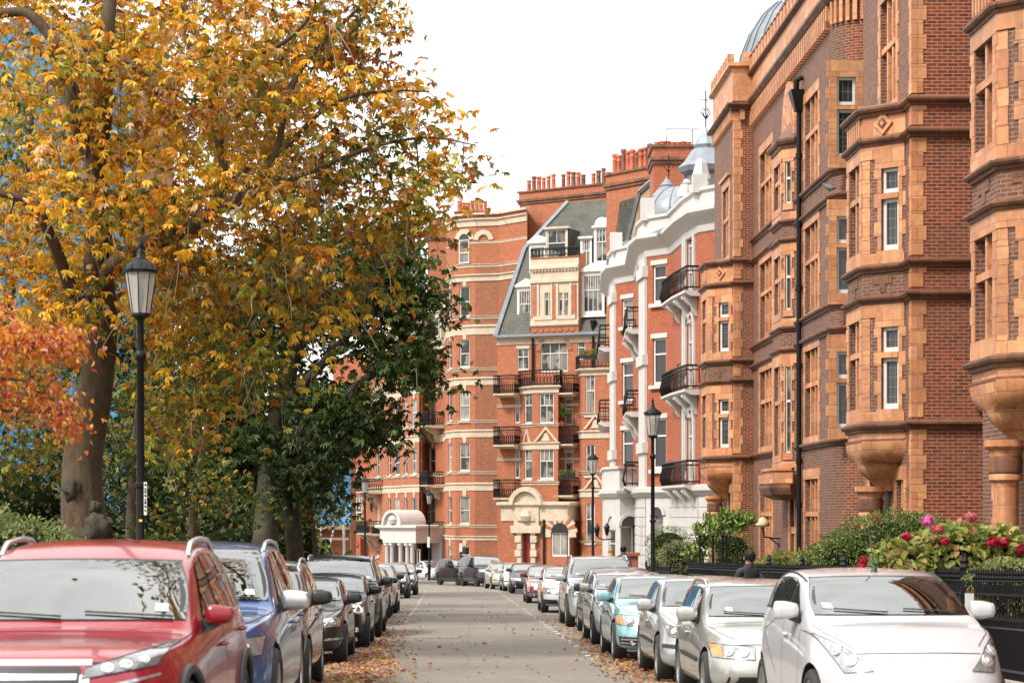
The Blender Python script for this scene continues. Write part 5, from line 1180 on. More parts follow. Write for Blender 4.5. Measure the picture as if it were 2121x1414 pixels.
shrub('low_hedge', 'low yellowish green hedge behind the silver car roofs, left of the big bush', [el(1625, 1172, 47, 60, 28, .8), el(1700, 1165, 45, 60, 36, .8)], (.04, .07), 8000, [(.14, .18, .04), (.26, .28, .06), (.36, .33, .07), (.08, .11, .03)], (3, 3, 1.4, 2), 'leaf')
shrub('large_rounded_bush', 'big domed dark green bush between the hydrangea and the brick wall', [el(1845, 1135, 41, 130, 78, 1.3), el(1760, 1155, 41, 80, 60, 1.1), el(1900, 1120, 41, 80, 58, 1.0)], (.035, .065), 22000, HEDGE, (3, 4, 2.5, .8), noise_=.05)
hy = thing('hydrangea_bush', 'broad yellow-green leaved hydrangea with crimson and pink flower heads over the railing', 'flowering bush', U(1960, 1400, 30))
cen = [el(1975, 1150, 30, 110, 62, .55), el(1880, 1165, 30, 75, 50, .5), el(2060, 1150, 30, 70, 58, .5)]; C = []; O = []
for (c, r) in cen:
    k = 950; u = unit(rng.normal(0, 1, (k, 3))); C.append(np.array(c) + u * np.array(r) * (1 + .06 * np.sin(u[:, :1] * 9) * np.sin(u[:, 2:] * 8)) * rng.uniform(.72, 1.04, (k, 1))); O.append(u)
for (c, r) in list(cen):
    k = 420; u = unit(rng.normal(0, 1, (k, 3))); g_ = gz(30); hh = c[2] - g_; C.append(np.array([c[0], c[1], g_ + hh * .5]) + u * np.array([r[0] * .85, r[1] * .85, hh * .5 + .1])); O.append(u)
C = np.concatenate(C); O = np.concatenate(O); N = len(C); l = rng.uniform(.10, .17, N)
leafmesh('foliage', C, rng.normal(0, .6, (N, 3)) + O * .7 + np.array([0, 0, -.3]), O * .8 + np.array([0, -.2, .6]) + rng.normal(0, .35, (N, 3)), l, l * .68, palette(N, [(.26, .30, .06), (.38, .38, .09), (.16, .22, .05), (.46, .42, .16), (.42, .19, .10)], (4, 3, 3, 1.5, .8)), M['leaf'], hy, fold=.12)
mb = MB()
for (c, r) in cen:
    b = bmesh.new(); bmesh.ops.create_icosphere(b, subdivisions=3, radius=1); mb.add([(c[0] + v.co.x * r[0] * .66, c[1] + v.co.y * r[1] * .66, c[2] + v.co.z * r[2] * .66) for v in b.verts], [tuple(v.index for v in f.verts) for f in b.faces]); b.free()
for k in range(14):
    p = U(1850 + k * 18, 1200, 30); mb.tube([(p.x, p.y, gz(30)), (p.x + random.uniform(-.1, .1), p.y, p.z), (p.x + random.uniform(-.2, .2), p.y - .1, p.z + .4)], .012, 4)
mb.build('shade_core', M['heart'], hy, uv=False)  # solid cores painted as inner shade, joined with the real stems
for px, py, r, k in ((1922, 1078, 13, 0), (1940, 1096, 12, 1), (2012, 1070, 12, 1), (1879, 1111, 9, 2), (2057, 1122, 12, 2), (2078, 1123, 11, 2), (2062, 1168, 14, 2), (1788, 1160, 8, 2), (2116, 1137, 10, 2), (1975, 1190, 10, 2), (1957, 1120, 8, 2), (1785, 1172, 7, 2)):
    c = np.array(U(px, py, 29.45)); R0 = r * 29.45 / F; k_ = 90; u = unit(rng.normal(0, 1, (k_, 3))); B = c + u * R0 * np.array([1.15, 1, .8]) * rng.uniform(.6, 1.08, (k_, 1)) + rng.normal(0, .012, (k_, 3)); al = []
    tv = unit(np.cross(u, rng.normal(0, 1, (k_, 3)))); bt = np.cross(u, tv); Bs = np.concatenate([B] * 4); Ds = np.concatenate([tv, -tv, bt, -bt]); Ns = np.concatenate([u] * 4)
    pal = [[(.78, .22, .52), (.70, .16, .42)], [(.58, .12, .14), (.66, .22, .22)], [(.42, .012, .05), (.55, .03, .07)]][k]
    h = leafmesh('flower_head', Bs, Ds, Ns, rng.uniform(.02, .034, k_ * 4), .026, palette(k_ * 4, pal, (1, 1)), M['petal'], hy, fold=.05)
    h['label'] = ['bright pink flower head', 'dusty red flower head', 'crimson flower head'][k]
shrub('pale_hedge', 'pale green low hedge behind the railing at the right edge', [el(2085, 1195, 27.5, 80, 36, .45), el(2180, 1195, 27.5, 80, 36, .45)], (.04, .07), 6000, [(.24, .28, .09), (.34, .36, .14), (.14, .18, .05)], (3, 3, 2), 'leaf')
# litter: fallen leaves gathered along the parked cars
N = 3500; a = np.concatenate([rng.normal(-1.38, .33, 1500), rng.normal(2.8, .24, 800), rng.uniform(-1.6, 3.0, 160), rng.normal(-3.4, .3, 540), rng.normal(4.7, .4, 500)]); d = np.concatenate([28 + rng.gamma(1.6, 5, 1500), 28 + rng.gamma(1.6, 6, 800), rng.uniform(28, 80, 160), rng.uniform(28, 60, 540), rng.uniform(26, 70, 500)])
P = np.array([(rx(x, y), y, gz(y) + .012 + random.random() * .02) for x, y in zip(a, d)]); l = rng.uniform(.05, .115, N)
o = leafmesh('fallen_leaves', P, rng.normal(0, 1, (N, 3)) * np.array([1, 1, .12]), rng.normal(0, .3, (N, 3)) + np.array([0, 0, 1.]), l, l * .6, palette(N, [(.40, .19, .09), (.50, .28, .15), (.28, .11, .05), (.56, .38, .22), (.58, .36, .06)], (4, 3, 3, 2, .6)), M['leaf'], None, fold=.3)
o['kind'] = 'stuff'
# ------------------------------------------------------------------ parked cars
def pch(pts):
    """monotone cubic through (x, y) control points"""
    x = np.array([p[0] for p in pts], float); y = np.array([p[1] for p in pts], float); h = np.diff(x); dl = np.diff(y) / h; m = np.zeros(len(x)); m[0], m[-1] = dl[0], dl[-1]
    for i in range(1, len(x) - 1):
        if dl[i - 1] * dl[i] > 0: m[i] = 2 * dl[i - 1] * dl[i] / (dl[i - 1] + dl[i])
    def f(t):
        i = int(np.clip(np.searchsorted(x, t) - 1, 0, len(h) - 1)); s = (t - x[i]) / h[i]; s = min(max(s, 0), 1)
        return (2 * s ** 3 - 3 * s ** 2 + 1) * y[i] + (s ** 3 - 2 * s ** 2 + s) * h[i] * m[i] + (-2 * s ** 3 + 3 * s ** 2) * y[i + 1] + (s ** 3 - s ** 2) * h[i] * m[i + 1]
    return f
def paint(name, c, metal=.0, rough=.28, flake=.06, coat=1.0):
    m, nt, b = nodes(name); co = coords(nt); f = noise(nt, 3, 3, co)
    lk(nt, ramp(nt, f, [(.3, [x * (1 - flake) for x in c]), (.7, [min(1, x * (1 + flake)) for x in c])]), b.inputs['Base Color'])
    b.inputs['Metallic'].default_value = metal; b.inputs['Roughness'].default_value = rough; b.inputs['Coat Weight'].default_value = coat; b.inputs['Coat Roughness'].default_value = .03
    n2 = noise(nt, 1.7, 2, co); bump(nt, b, n2, .02, .02); return m
M['tyre'] = plain('tyre_rubber', (.022, .021, .02), .8, var=.3, scale=30, bmp=.2)
M['rim'] = plain('alloy_wheel', (.42, .42, .43), .3, metal=.85, var=.06)
M['rim_dark'] = plain('dark_alloy_wheel', (.06, .06, .065), .35, metal=.6, var=.06)
M['trim'] = plain('black_plastic_trim', (.018, .018, .019), .5, var=.2, scale=20)
M['chrome'] = plain('chrome', (.78, .78, .79), .12, metal=1., var=.03, rv=.04)
M['satin'] = plain('satin_aluminium', (.62, .62, .63), .3, metal=.9, var=.04)
M['windscreen'] = plain('car_glass', (.09, .10, .095), .015, var=.1, scale=2, rv=.01, ior=2.7)
def screenglass():
    m, nt, b = nodes('windscreen_glass'); out = nt.nodes['Material Output']; g = nt.nodes.new('ShaderNodeBsdfGlossy'); g.inputs['Roughness'].default_value = .012; g.inputs['Color'].default_value = (.95, .97, .96, 1)
    t = nt.nodes.new('ShaderNodeBsdfTransparent'); t.inputs['Color'].default_value = (.62, .68, .65, 1); f = nt.nodes.new('ShaderNodeFresnel'); f.inputs['IOR'].default_value = 2.9
    x = nt.nodes.new('ShaderNodeMixShader'); lk(nt, f.outputs[0], x.inputs[0]); lk(nt, t.outputs[0], x.inputs[1]); lk(nt, g.outputs[0], x.inputs[2]); lk(nt, x.outputs[0], out.inputs['Surface']); return m
M['screen'] = screenglass(); M['dash'] = plain('dashboard', (.045, .045, .045), .7, var=.2, scale=10); M['lining'] = plain('cabin_lining', (.16, .155, .145), .9, var=.15)
M['sideglass'] = plain('car_side_glass', (.02, .022, .022), .015, var=.1, scale=2, rv=.01, ior=1.6)
M['lamp_base'] = plain('headlamp_reflector', (.34, .35, .36), .12, metal=.55, var=.25, scale=14, rv=.06, coat=1)
M['lamp_dark'] = plain('headlamp_bezel', (.16, .16, .17), .12, metal=.4, var=.3, scale=14, rv=.05, coat=1)
M['lamp_lens'] = plain('headlamp_projector', (.74, .76, .78), .05, metal=.7, var=.1, scale=20, rv=.03, coat=1)
M['amber'] = plain('amber_indicator', (.80, .22, .02), .15, var=.1, coat=1)
M['paper'] = plain('paper_permit', (.50, .52, .49), .6, var=.05)
M['black_gap'] = plain('panel_gap', (.008, .008, .008), .8, var=.1)
M['seat'] = plain('seat_fabric', (.05, .05, .05), .9, var=.2)

def skinpatch(bv, corners, axis, nu=10, nv=6, off=.005, bulge=(0, 0, 0, 0)):
    """a Coons patch drawn in front view (x,z) or side view (y,z), laid on the body surface; corners bl, br, tr, tl"""
    bl, br, tr, tl = [np.array(c, float) for c in corners]; V = []; ok = True
    for j in range(nv + 1):
        v = j / nv
        for i in range(nu + 1):
            u = i / nu; b = bl + (br - bl) * u; t = tl + (tr - tl) * u; p = b + (t - b) * v
            p = p + np.array([0, 1.]) * (bulge[0] * 4 * u * (1 - u) * (1 - v) + bulge[1] * 4 * u * (1 - u) * v) + np.array([1., 0]) * (bulge[2] * 4 * v * (1 - v) * (1 - u) + bulge[3] * 4 * v * (1 - v) * u)
            if axis == 'f': o, d = Vector((p[0], -3, p[1])), Vector((0, 1, 0))
            elif axis == 'b': o, d = Vector((p[0], 9, p[1])), Vector((0, -1, 0))
            elif axis == 'r': o, d = Vector((2, p[0], p[1])), Vector((-1, 0, 0))
            else: o, d = Vector((-2, p[0], p[1])), Vector((1, 0, 0))
            h = bv.ray_cast(o, d)
            if h[0] is None: V.append(None); continue
            n = h[1] if h[1].dot(d) < 0 else -h[1]; V.append(h[0] + n * off - d * off * .3)
    W = nu + 1; good = [k for k, x in enumerate(V) if x is not None]; mp = {k: i for i, k in enumerate(good)}
    fs = []
    for j in range(nv):
        for i in range(nu):
            q = (j * W + i, j * W + i + 1, (j + 1) * W + i + 1, (j + 1) * W + i)
            if all(k in mp for k in q): fs.append(tuple(mp[k] for k in q))
    return [V[k] for k in good], fs
def ribbon(bv, pts, axis, w=.008, off=.003, step=.05):
    mb = MB(); P = []
    for a, b in zip(pts, pts[1:]):
        k = max(1, int(math.hypot(b[0] - a[0], b[1] - a[1]) / step)); P += [(a[0] + (b[0] - a[0]) * i / k, a[1] + (b[1] - a[1]) * i / k) for i in range(k)]
    P.append(pts[-1]); L = []
    for i, p in enumerate(P):
        q0, q1 = P[max(i - 1, 0)], P[min(i + 1, len(P) - 1)]; t = Vector((q1[0] - q0[0], q1[1] - q0[1])); t = t.normalized() if t.length else Vector((1, 0)); n = Vector((-t.y, t.x)) * w / 2
        row = []
        for s in (1, -1):
            x = (p[0] + n.x * s, p[1] + n.y * s)
            if axis == 'f': o, d = Vector((x[0], -3, x[1])), Vector((0, 1, 0))
            elif axis == 't': o, d = Vector((x[0], x[1], 4)), Vector((0, 0, -1))
            else: sg = 1 if axis == 'r' else -1; o, d = Vector((2 * sg, x[0], x[1])), Vector((-sg, 0, 0))
            h = bv.ray_cast(o, d)
            row.append(None if h[0] is None else h[0] + (h[1] if h[1].dot(d) < 0 else -h[1]) * off)
        L.append(row)
    for a, b in zip(L, L[1:]):
        if all(x is not None for x in a + b): mb.quad(a[0], b[0], b[1], a[1])
    return mb

def make_car(kind, label, paintm, loc, yaw, S, group=None):
    """S: dimensions of the type. Local frame: nose at y=0 looking to -Y, x to the right in the picture, z up from the road."""
    L, Wd, H, fo, wb, rw = S['L'], S['W'], S['H'], S['fo'], S['wb'], S['rw']; gc = S.get('gc', .19); w2 = Wd / 2
    t = thing(kind, label, 'car', loc, yaw, group)
    hz0, hz1, yc, yr0, yr1, yg, dz = S['hz0'], S['hz1'], S['yc'], S['yr0'], S['yr1'], S['yg'], S['dz']; bz0, bz1 = S['bz0'], S['bz1']; tum = S.get('tum', .30); tail = S.get('tail', .12)
    ytop = pch([(.22, hz0), (.5, hz0 + (hz1 - hz0) * .45), (yc * .72, hz1 - .035), (yc - .02, hz1), (yc + .06, hz1 + .035), (yr0 - .12, H - S.get('rfd', .125)), (yr0 + .22, H - S.get('rfd', .125) * .42), ((yr0 + yr1) / 2, H), (yr1, H - S.get('rd', .06)), (yg - .05, dz + .06), (yg, dz), (L - tail, dz - S.get('rk', .03))] if yg - yr1 > .3 else
        [(.22, hz0), (.5, hz0 + (hz1 - hz0) * .45), (yc * .72, hz1 - .035), (yc - .02, hz1), (yc + .06, hz1 + .035), (yr0 - .12, H - S.get('rfd', .125)), (yr0 + .22, H - S.get('rfd', .125) * .42), ((yr0 + yr1) / 2, H), (yr1, H - S.get('rd', .06)), (yg, dz), (L - tail, dz - .03)])
    zsh = pch([(.22, hz0 - .07), (.6, hz0 + (bz0 - hz0) * .45 - .03), (yc * .8, bz0 - .03), (yc + .25, bz0), (yr1, bz1), (L - tail, min(bz1, dz - .07))])
    wsh = pch([(.22, w2 * .76), (.6, w2 * .86), (yc, w2 * .915), (yr0 + .4, w2 * .94), (yr1, w2 * .93), (L - tail, w2 * .80)])
    wm = pch([(.22, w2 * .88), (.5, w2 * .955), (fo, w2 * .99), (yc + .6, w2 * .985), (fo + wb, w2), (L - .5, w2 * .97), (L - tail, w2 * .86)])
    zb = pch([(.22, gc + .02), (fo, gc), (fo + wb, gc), (L - tail, gc + .12)])
    st = [.24, .34, .5, .72, fo, fo + .3, yc - .35, yc - .12, yc, yc + .1, (yc + yr0) / 2, yr0 - .12, yr0 + .03, yr0 + .25, (yr0 + yr1) / 2 - .35, (yr0 + yr1) / 2 + .2, yr1 - .25, yr1, (yr1 + yg) / 2, yg, L - tail - .25 if L - tail - .25 > yg + .05 else (yg + L - tail) / 2, L - tail]
    st = sorted(set(round(s, 3) for s in st)); st = [s for i, s in enumerate(st) if i == 0 or s - st[i - 1] > .04]
    mid = S.get('mid', .50); V = []; NP = 13
    sweep = S.get('plan', .17)
    def section(y):
        b, zt, zs, ws, m = zb(y), ytop(y), zsh(y), wsh(y), wm(y); zs = min(zs, zt - .03); hc = zt - zs; crown = .035 + .02 * min(1, hc / .4)
        zc = max(zt - crown, zs + .012); wt = max(ws - max(0, zc - zs) * tum - .012, .3); zm = b + (zs - b) * mid
        P = [(0, b), (m * .5, b), (m * .86, b), (m * .965, b + .07), (m * .995, b + (zm - b) * .55), (m, zm), (ws + (m - ws) * .55, zs - .09), (ws, zs), (ws + (wt - ws) * .5, zs + (zc - zs) * .5), (wt, zc), (wt * .86, zt - crown * .5), (wt * .45, zt - crown * .1), (0, zt)]
        f = max(0, 1 - (y - .24) / (yc - .3)) ** 2
        return [(x, y + sweep * f * ((abs(x) / w2) ** 2.2) * (1.0 if i > 2 else .5), z) for i, (x, z) in enumerate(P)]
    secs = [section(y) for y in st]; bm = bmesh.new(); R = []
    for s in secs:
        right = [bm.verts.new(p) for p in s]; left = [right[0]] + [bm.verts.new((-x, y, z)) for x, y, z in s[1:-1]] + [right[-1]]; R.append((right, left))
    for (r0, l0), (r1, l1) in zip(R, R[1:]):
        for i in range(NP - 1):
            bm.faces.new((r0[i], r1[i], r1[i + 1], r0[i + 1])); q = [l0[i], l0[i + 1], l1[i + 1], l1[i]]; q = list(dict.fromkeys(q)); bm.faces.new(q)
    def cap(sec, sgn, prof):
        r, l = sec; cols = (.86, .45, 0, -.45, -.86); rows = []
        s0 = [v.co.copy() for v in r]
        for k in range(3, 10):
            x1, y1, z1 = s0[k]; row = [r[k]]
            for c in cols: row.append(bm.verts.new((x1 * c, y1 - sgn * (prof[k - 3] + sweep * .75 * (1 - abs(c) ** 2.2)) if sgn > 0 else y1 + prof[k - 3] + .07 * (1 - abs(c) ** 2), z1)))
            row.append(l[k]); rows.append(row)
        top = [r[9], r[10], r[11], r[12], l[11], l[10], l[9]]; bot = [r[3], r[2], r[1], r[0], l[1], l[2], l[3]]
        for i in range(6):
            for a, b in [(bot, rows[0])] + list(zip(rows, rows[1:])) + [(rows[-1], top)]:
                q = [a[i], b[i], b[i + 1], a[i + 1]]
                if sgn < 0: q = q[::-1]
                q = list(dict.fromkeys(q))
                if len(q) > 2:
                    try: bm.faces.new(q)
                    except ValueError: pass
    cap(R[0], 1, S.get('nose', (.14, .24, .25, .17, .09, .05, .02))); cap(R[-1], -1, S.get('rear', (.02, .08, .08, .06, .03, .02, .01)))
    bmesh.ops.recalc_face_normals(bm, faces=bm.faces)
    me = D.meshes.new('tmp'); bm.to_mesh(me); bm.free(); ob = D.objects.new('tmp', me); COL.objects.link(ob)
    md = ob.modifiers.new('s', 'SUBSURF'); md.levels = 2; md.render_levels = 2
    cut = MB(); ra = rw + .055
    for yw in (fo, fo + wb):
        for sx in (1, -1): cut.lathe([(0.0001, sx * (w2 - .26)), (ra, sx * (w2 - .26)), (ra, sx * (w2 + .2)), (0.0001, sx * (w2 + .2))], (0, yw, rw), 40, ax='x')
    cm = D.meshes.new('cut'); cm.from_pydata(cut.v, [], cut.f); b2 = bmesh.new(); b2.from_mesh(cm); bmesh.ops.remove_doubles(b2, verts=b2.verts, dist=.001); bmesh.ops.recalc_face_normals(b2, faces=b2.faces); b2.to_mesh(cm); b2.free(); cobj = D.objects.new('cut', cm); COL.objects.link(cobj)
    cab = S.get('cabin', 0); zs_c = ytop(yc + .05); zt_ = ytop(yr0 - .05); wtp = max(wsh(yr0) - (zt_ - .04 - zsh(yr0)) * tum, .35) - .02; wbt = wsh(yc + .12) - .095; ws_b, ws_t = zs_c + .025, zt_ - .005; cob2 = None
    if cab:
        c2 = MB(); ya, yb_ = yc - .25, yr0 + 1.25; a_, b_, zlo, zhi = wbt - .035, wtp * .89 - .03, ws_b + .018, ws_t - .035
        m_, zm_ = (a_ + b_) / 2 + .027, (zlo + zhi) / 2; pg_ = [(-a_, zlo), (a_, zlo), (m_, zm_), (b_, zhi), (-b_, zhi), (-m_, zm_)]; c2.add([(x, ya, z) for x, z in pg_] + [(x, yb_, z) for x, z in pg_], [tuple(range(6)), tuple(range(6, 12))[::-1]] + [((i + 1) % 6, i, 6 + i, 6 + (i + 1) % 6) for i in range(6)]); cm2 = D.meshes.new('cut2'); cm2.from_pydata(c2.v, [], c2.f); cob2 = D.objects.new('cut2', cm2); COL.objects.link(cob2)
    dg = bpy.context.evaluated_depsgraph_get(); dg.update(); e0 = ob.evaluated_get(dg); bv = BVHTree.FromObject(ob, dg)
    bo = ob.modifiers.new('b', 'BOOLEAN'); bo.operation = 'DIFFERENCE'; bo.solver = 'EXACT'; bo.object = cobj
    if cob2: b3 = ob.modifiers.new('c', 'BOOLEAN'); b3.operation = 'DIFFERENCE'; b3.solver = 'EXACT'; b3.object = cob2
    dg.update(); body = D.meshes.new_from_object(ob.evaluated_get(dg)); body.name = 'body'
    D.objects.remove(ob); D.objects.remove(cobj); cob2 and D.objects.remove(cob2)
    body.materials.clear(); body.materials.append(paintm); body.materials.append(M['trim']); body.materials.append(M['lining'])
    for p in body.polygons:
        c = p.center; k = 0
        for yw in (fo, fo + wb):
            if math.hypot(c.y - yw, c.z - rw) < ra + .004 and (abs(p.normal.x) < .5 or abs(c.x) < w2 - .2): k = 1
        if c.z < gc + .02 and p.normal.z < -.5: k = 1
        if S.get('clad') and c.z < gc + .02 + S['clad'] and abs(p.normal.x) > .4 : k = 1
        if cab and k == 0 and c.z > ws_b:
            h_ = bv.find_nearest(c)
            if h_[0] is not None and h_[3] > .012: k = 2
        p.material_index = k; p.use_smooth = k != 2
    body.set_sharp_from_angle(angle=R_(32))
    bo_ = D.objects.new('body', body); COL.objects.link(bo_); bo_.parent = t
    def part(mb, name, m, par=t, smooth=True, ang=None): return mb.build(name, m, par, smooth, world=False, uv=False, angle=ang)
    def patch(name, m, corners, axis, par=t, **k):
        v, f = skinpatch(bv, corners, axis, **k); mb = MB(); mb.add(v, f)
        if not f: return None
        return part(mb, name, m, par)
    # glazing
    fr_ = None if cab else patch('windscreen_seal', M['trim'], [(-wbt - .02, ws_b - .03), (wbt + .02, ws_b - .03), (wtp * .89 + .015, ws_t + .012), (-wtp * .89 - .015, ws_t + .012)], 'f', nu=16, nv=10, off=.004, bulge=(-.03, .012, -.03, .03))
    if cab:
        for q_ in ([(-wbt - .01, ws_b - .006), (wbt + .01, ws_b - .006), (wbt - .02, ws_b + .024), (-wbt + .02, ws_b + .024)], [(-wtp * .89 + .03, ws_t - .045), (wtp * .89 - .03, ws_t - .045), (wtp * .89 + .012, ws_t + .008), (-wtp * .89 - .012, ws_t + .008)]): patch('windscreen_seal', M['trim'], q_, 'f', nu=16, nv=3, off=.004, bulge=(0 if q_[0][1] < ws_b else .012,) * 2 + (0, 0))
        for sg in (1, -1): patch('windscreen_seal', M['trim'], [(sg * (wbt - .045), ws_b + .005), (sg * (wbt + .004), ws_b - .004), (sg * (wtp * .89 + .005), ws_t), (sg * (wtp * .89 - .045), ws_t)], 'f', nu=3, nv=12, off=.005, bulge=(0, 0, .03 * sg, .03 * sg))
        ins = MB(); yd = yc + .25
        ins.hexa([(-wbt + .07, yc + .24, ws_b - .1), (wbt - .07, yc + .24, ws_b - .1), (wbt - .07, yr0 + .1, ws_b - .1), (-wbt + .07, yr0 + .1, ws_b - .1), (-wbt + .09, yc + .30, ws_b + .02), (wbt - .09, yc + .30, ws_b + .02), (wbt - .09, yr0 - .1, ws_b + .10), (-wbt + .09, yr0 - .1, ws_b + .10)]); part(ins, 'dashboard', M['dash'], t, False)
        for sg in (1, -1):
            se = MB(); ys = yr0 + .42; xs_ = sg * wtp * .52; tb = MB()
            se.tube([(xs_, ys, ws_b - .02), (xs_, ys + .05, ws_b + .08), (xs_, ys + .1, ws_b + .17)], [.2, .19, .12], 12); se.tube([(xs_ - .10, ys + .1, ws_b + .26), (xs_ + .10, ys + .1, ws_b + .26)], .065, 10); part(se, 'seat', M['seat'], t, True, 50)
        sw = MB(); xs_ = -wtp * .5 if True else 0; cy, cz = yr0 - .02, ws_b + .10
        sw.tube([(xs_ + .18 * math.cos(k * math.pi / 10), cy + .07 * math.sin(k * math.pi / 10), cz + .16 * math.sin(k * math.pi / 10)) for k in range(21)], .014, 6); part(sw, 'steering_wheel', M['trim'], t)
        rv = MB(); rv.box(-.11, .11, yr0 - .16, yr0 - .13, ws_t - .10, ws_t - .05); part(rv, 'rear_view_mirror', M['trim'], t, False)
    ws = patch('windscreen', M['screen'] if cab else M['windscreen'], [(-wbt, ws_b), (wbt, ws_b), (wtp * .89, ws_t - .008), (-wtp * .89, ws_t - .008)], 'f', nu=16, nv=10, off=.008, bulge=(-.025 if not cab else 0, .012, -.03, .03))
    if S.get('permit', 1) and ws:
        sx = S.get('permit_x', .8); patch('permit', M['paper'], [(wbt * sx - .085, ws_b + .05), (wbt * sx, ws_b + .047), (wbt * sx - .006, ws_b + .095), (wbt * sx - .09, ws_b + .098)], 'f', par=ws, nu=3, nv=2, off=.012)
    wp = MB()
    for x0, x1 in ((.1, wbt * .9), (-wbt * .75, -.05)):
        v = []
        for k in range(7):
            x = x0 + (x1 - x0) * k / 6; h = bv.ray_cast(Vector((x, -3, ws_b + .012 + .03 * (1 - k / 6))), Vector((0, 1, 0)))
            if h[0]: v.append(h[0] + Vector((0, -.02, .015)))
        if len(v) > 2: wp.tube(v, .007, 5)
    if wp.v and ws: part(wp, 'wiper', M['trim'], ws)
    # side windows: daylight opening split by pillars
    for sg, ax in ((1, 'r'), (-1, 'l')):
        y0, y1 = yc + .42, S.get('dlo', yg - .12 if yg - yr1 < .7 else yr1 + .25); zbl = lambda y: zsh(y) + .035; ztl = lambda y: min(ytop(y) - .105, H - .12 - .0)
        yA = yr0 + .12; B = S.get('bp', yc + (yr1 - yc) * .52); Cp = S.get('cp', None)
        def zup(y):
            if y < yA: return zbl(y0) + (ztl(yA) - zbl(y0)) * max(0, (y - y0) / (yA - y0)) * 1.0
            return ztl(y) if y < yr1 else min(ztl(y), ztl(yr1) + (zbl(y1) + .08 - ztl(yr1)) * (y - yr1) / max(y1 - yr1, .05))
        spans = [(y0, B - .03), (B + .03, (Cp - .025) if Cp else y1)] + ([(Cp + .025, y1)] if Cp else [])
        def strip_(a, b, e, off):
            k = 14; V_ = []; 
            for i in range(k + 1):
                y = a + (b - a) * i / k
                for j in range(5):
                    lo, hi = zbl(y) - e, max(zup(y) + e, zbl(y) - e + .004); z = lo + (hi - lo) * j / 4
                    h = bv.ray_cast(Vector((2 * sg, y, z)), Vector((-sg, 0, 0)))
                    V_.append(h[0] + Vector((sg * off, 0, off * .3)) if h[0] else None)
            if any(v is None for v in V_): return None
            m_ = MB(); m_.add(V_, [(i * 5 + j, i * 5 + j + 1, (i + 1) * 5 + j + 1, (i + 1) * 5 + j) for i in range(k) for j in range(4)]); return m_
        sm = strip_(y0 - .04, y1 + .02, .018, .003)
        if sm: part(sm, 'window_surround', M[S.get('surround', 'trim')], t)
        for a, b in spans:
            sm = strip_(a, b, 0, .007)
            if sm: part(sm, 'side_window', M['sideglass'], t)
        # shut lines, handles, mirror
        mb = MB()
        for pts in ([(yc + .30, gc + .16), (yc + .22, zsh(yc) - .25), (yc + .3, zsh(yc + .3) - .01)], [(B, gc + .12), (B, zsh(B) + .02)], [(fo + wb - .30 if Cp or S.get('four', 1) else B + .3, gc + .3), (fo + wb - .18, zsh(yr1) - .2), (S.get('dlo', yg) - .25 if S.get('four', 1) else B + .1, zsh(yr1) - .01)], [(yc + .3, gc + .10), (fo + wb - .42, gc + .12)]):
            r_ = ribbon(bv, pts, ax, .007); mb.add(r_.v, r_.f)
        if mb.v: part(mb, 'panel_gap', M['black_gap'], t)
        hm = MB()
        for yh in ((B - .16, fo + wb - .22 + .1) if S.get('four', 1) else (B - .16,)):
            zh = zsh(yh) - .13; h = bv.ray_cast(Vector((2 * sg, yh, zh)), Vector((-sg, 0, 0)))
            if h[0]: hm.tube([h[0] + Vector((0, -.09, 0)), h[0] + Vector((sg * .028, -.07, 0)), h[0] + Vector((sg * .03, .06, .005)), h[0] + Vector((0, .09, .005))], .014, 6)
        if hm.v: part(hm, 'door_handle', S.get('handle') or paintm, t)
        if S.get('mould'):
            r_ = ribbon(bv, [(fo + rw + .2, gc + S['mould']), (fo + wb - rw - .15, gc + S['mould'] + .03)], ax, .05, .012)
            if r_.v: part(r_, 'side_moulding', M['trim'] if S.get('mould_m') is None else M[S['mould_m']], t)
        ym = yc + .52; zm_ = zsh(ym) + .10; h = bv.ray_cast(Vector((2 * sg, ym, zm_ - .06)), Vector((-sg, 0, 0))); xb = (h[0].x if h[0] else sg * w2 * .9)
        msz = S.get('msz', 1.0); b = bmesh.new(); bmesh.ops.create_cube(b, size=1); bmesh.ops.subdivide_edges(b, edges=b.edges, cuts=3, use_grid_fill=True)
        vs = []
        for v in b.verts:
            c = v.co; f = (max(abs(c.x), abs(c.y), abs(c.z)) * 2); q = Vector((c.x, c.y, c.z)); n_ = q.normalized() * .5; q = q.lerp(n_ * 1.15, .55)
            tp = 1 - .25 * (q.y + .5) if q.y < 0 else 1; vs.append((xb + sg * (.125 * msz + q.x * .235 * msz), ym - .02 + q.y * .17 * msz - q.x * sg * q.x * sg * .05, zm_ + .03 + q.z * (.165 - .05 * q.x * sg) * msz))
        mm = MB(); mm.add(vs, [tuple(v.index for v in f.verts) for f in b.faces]); b.free()
        mo = part(mm, 'door_mirror', S.get('mirror') or paintm, t)
        ar = MB(); ar.hexa([(xb - sg * .04, ym - .07, zm_ - .10), (xb + sg * .03, ym - .06, zm_ - .08), (xb + sg * .03, ym + .05, zm_ - .08), (xb - sg * .04, ym + .07, zm_ - .10), (xb - sg * .02, ym - .05, zm_), (xb + sg * .17 * msz, ym - .04, zm_ - .02), (xb + sg * .17 * msz, ym + .04, zm_ - .02), (xb - sg * .02, ym + .05, zm_)]); part(ar, 'mirror_arm', M['trim'], mo, False)
        # headlamp
        for hl in S['head'](sg):
            pass
        hd = S['head'](sg); v, f = skinpatch(bv, hd['q'], 'f', nu=12, nv=8, off=.006, bulge=hd.get('bulge', (0, 0, 0, 0))); mb = MB(); mb.add(v, f)
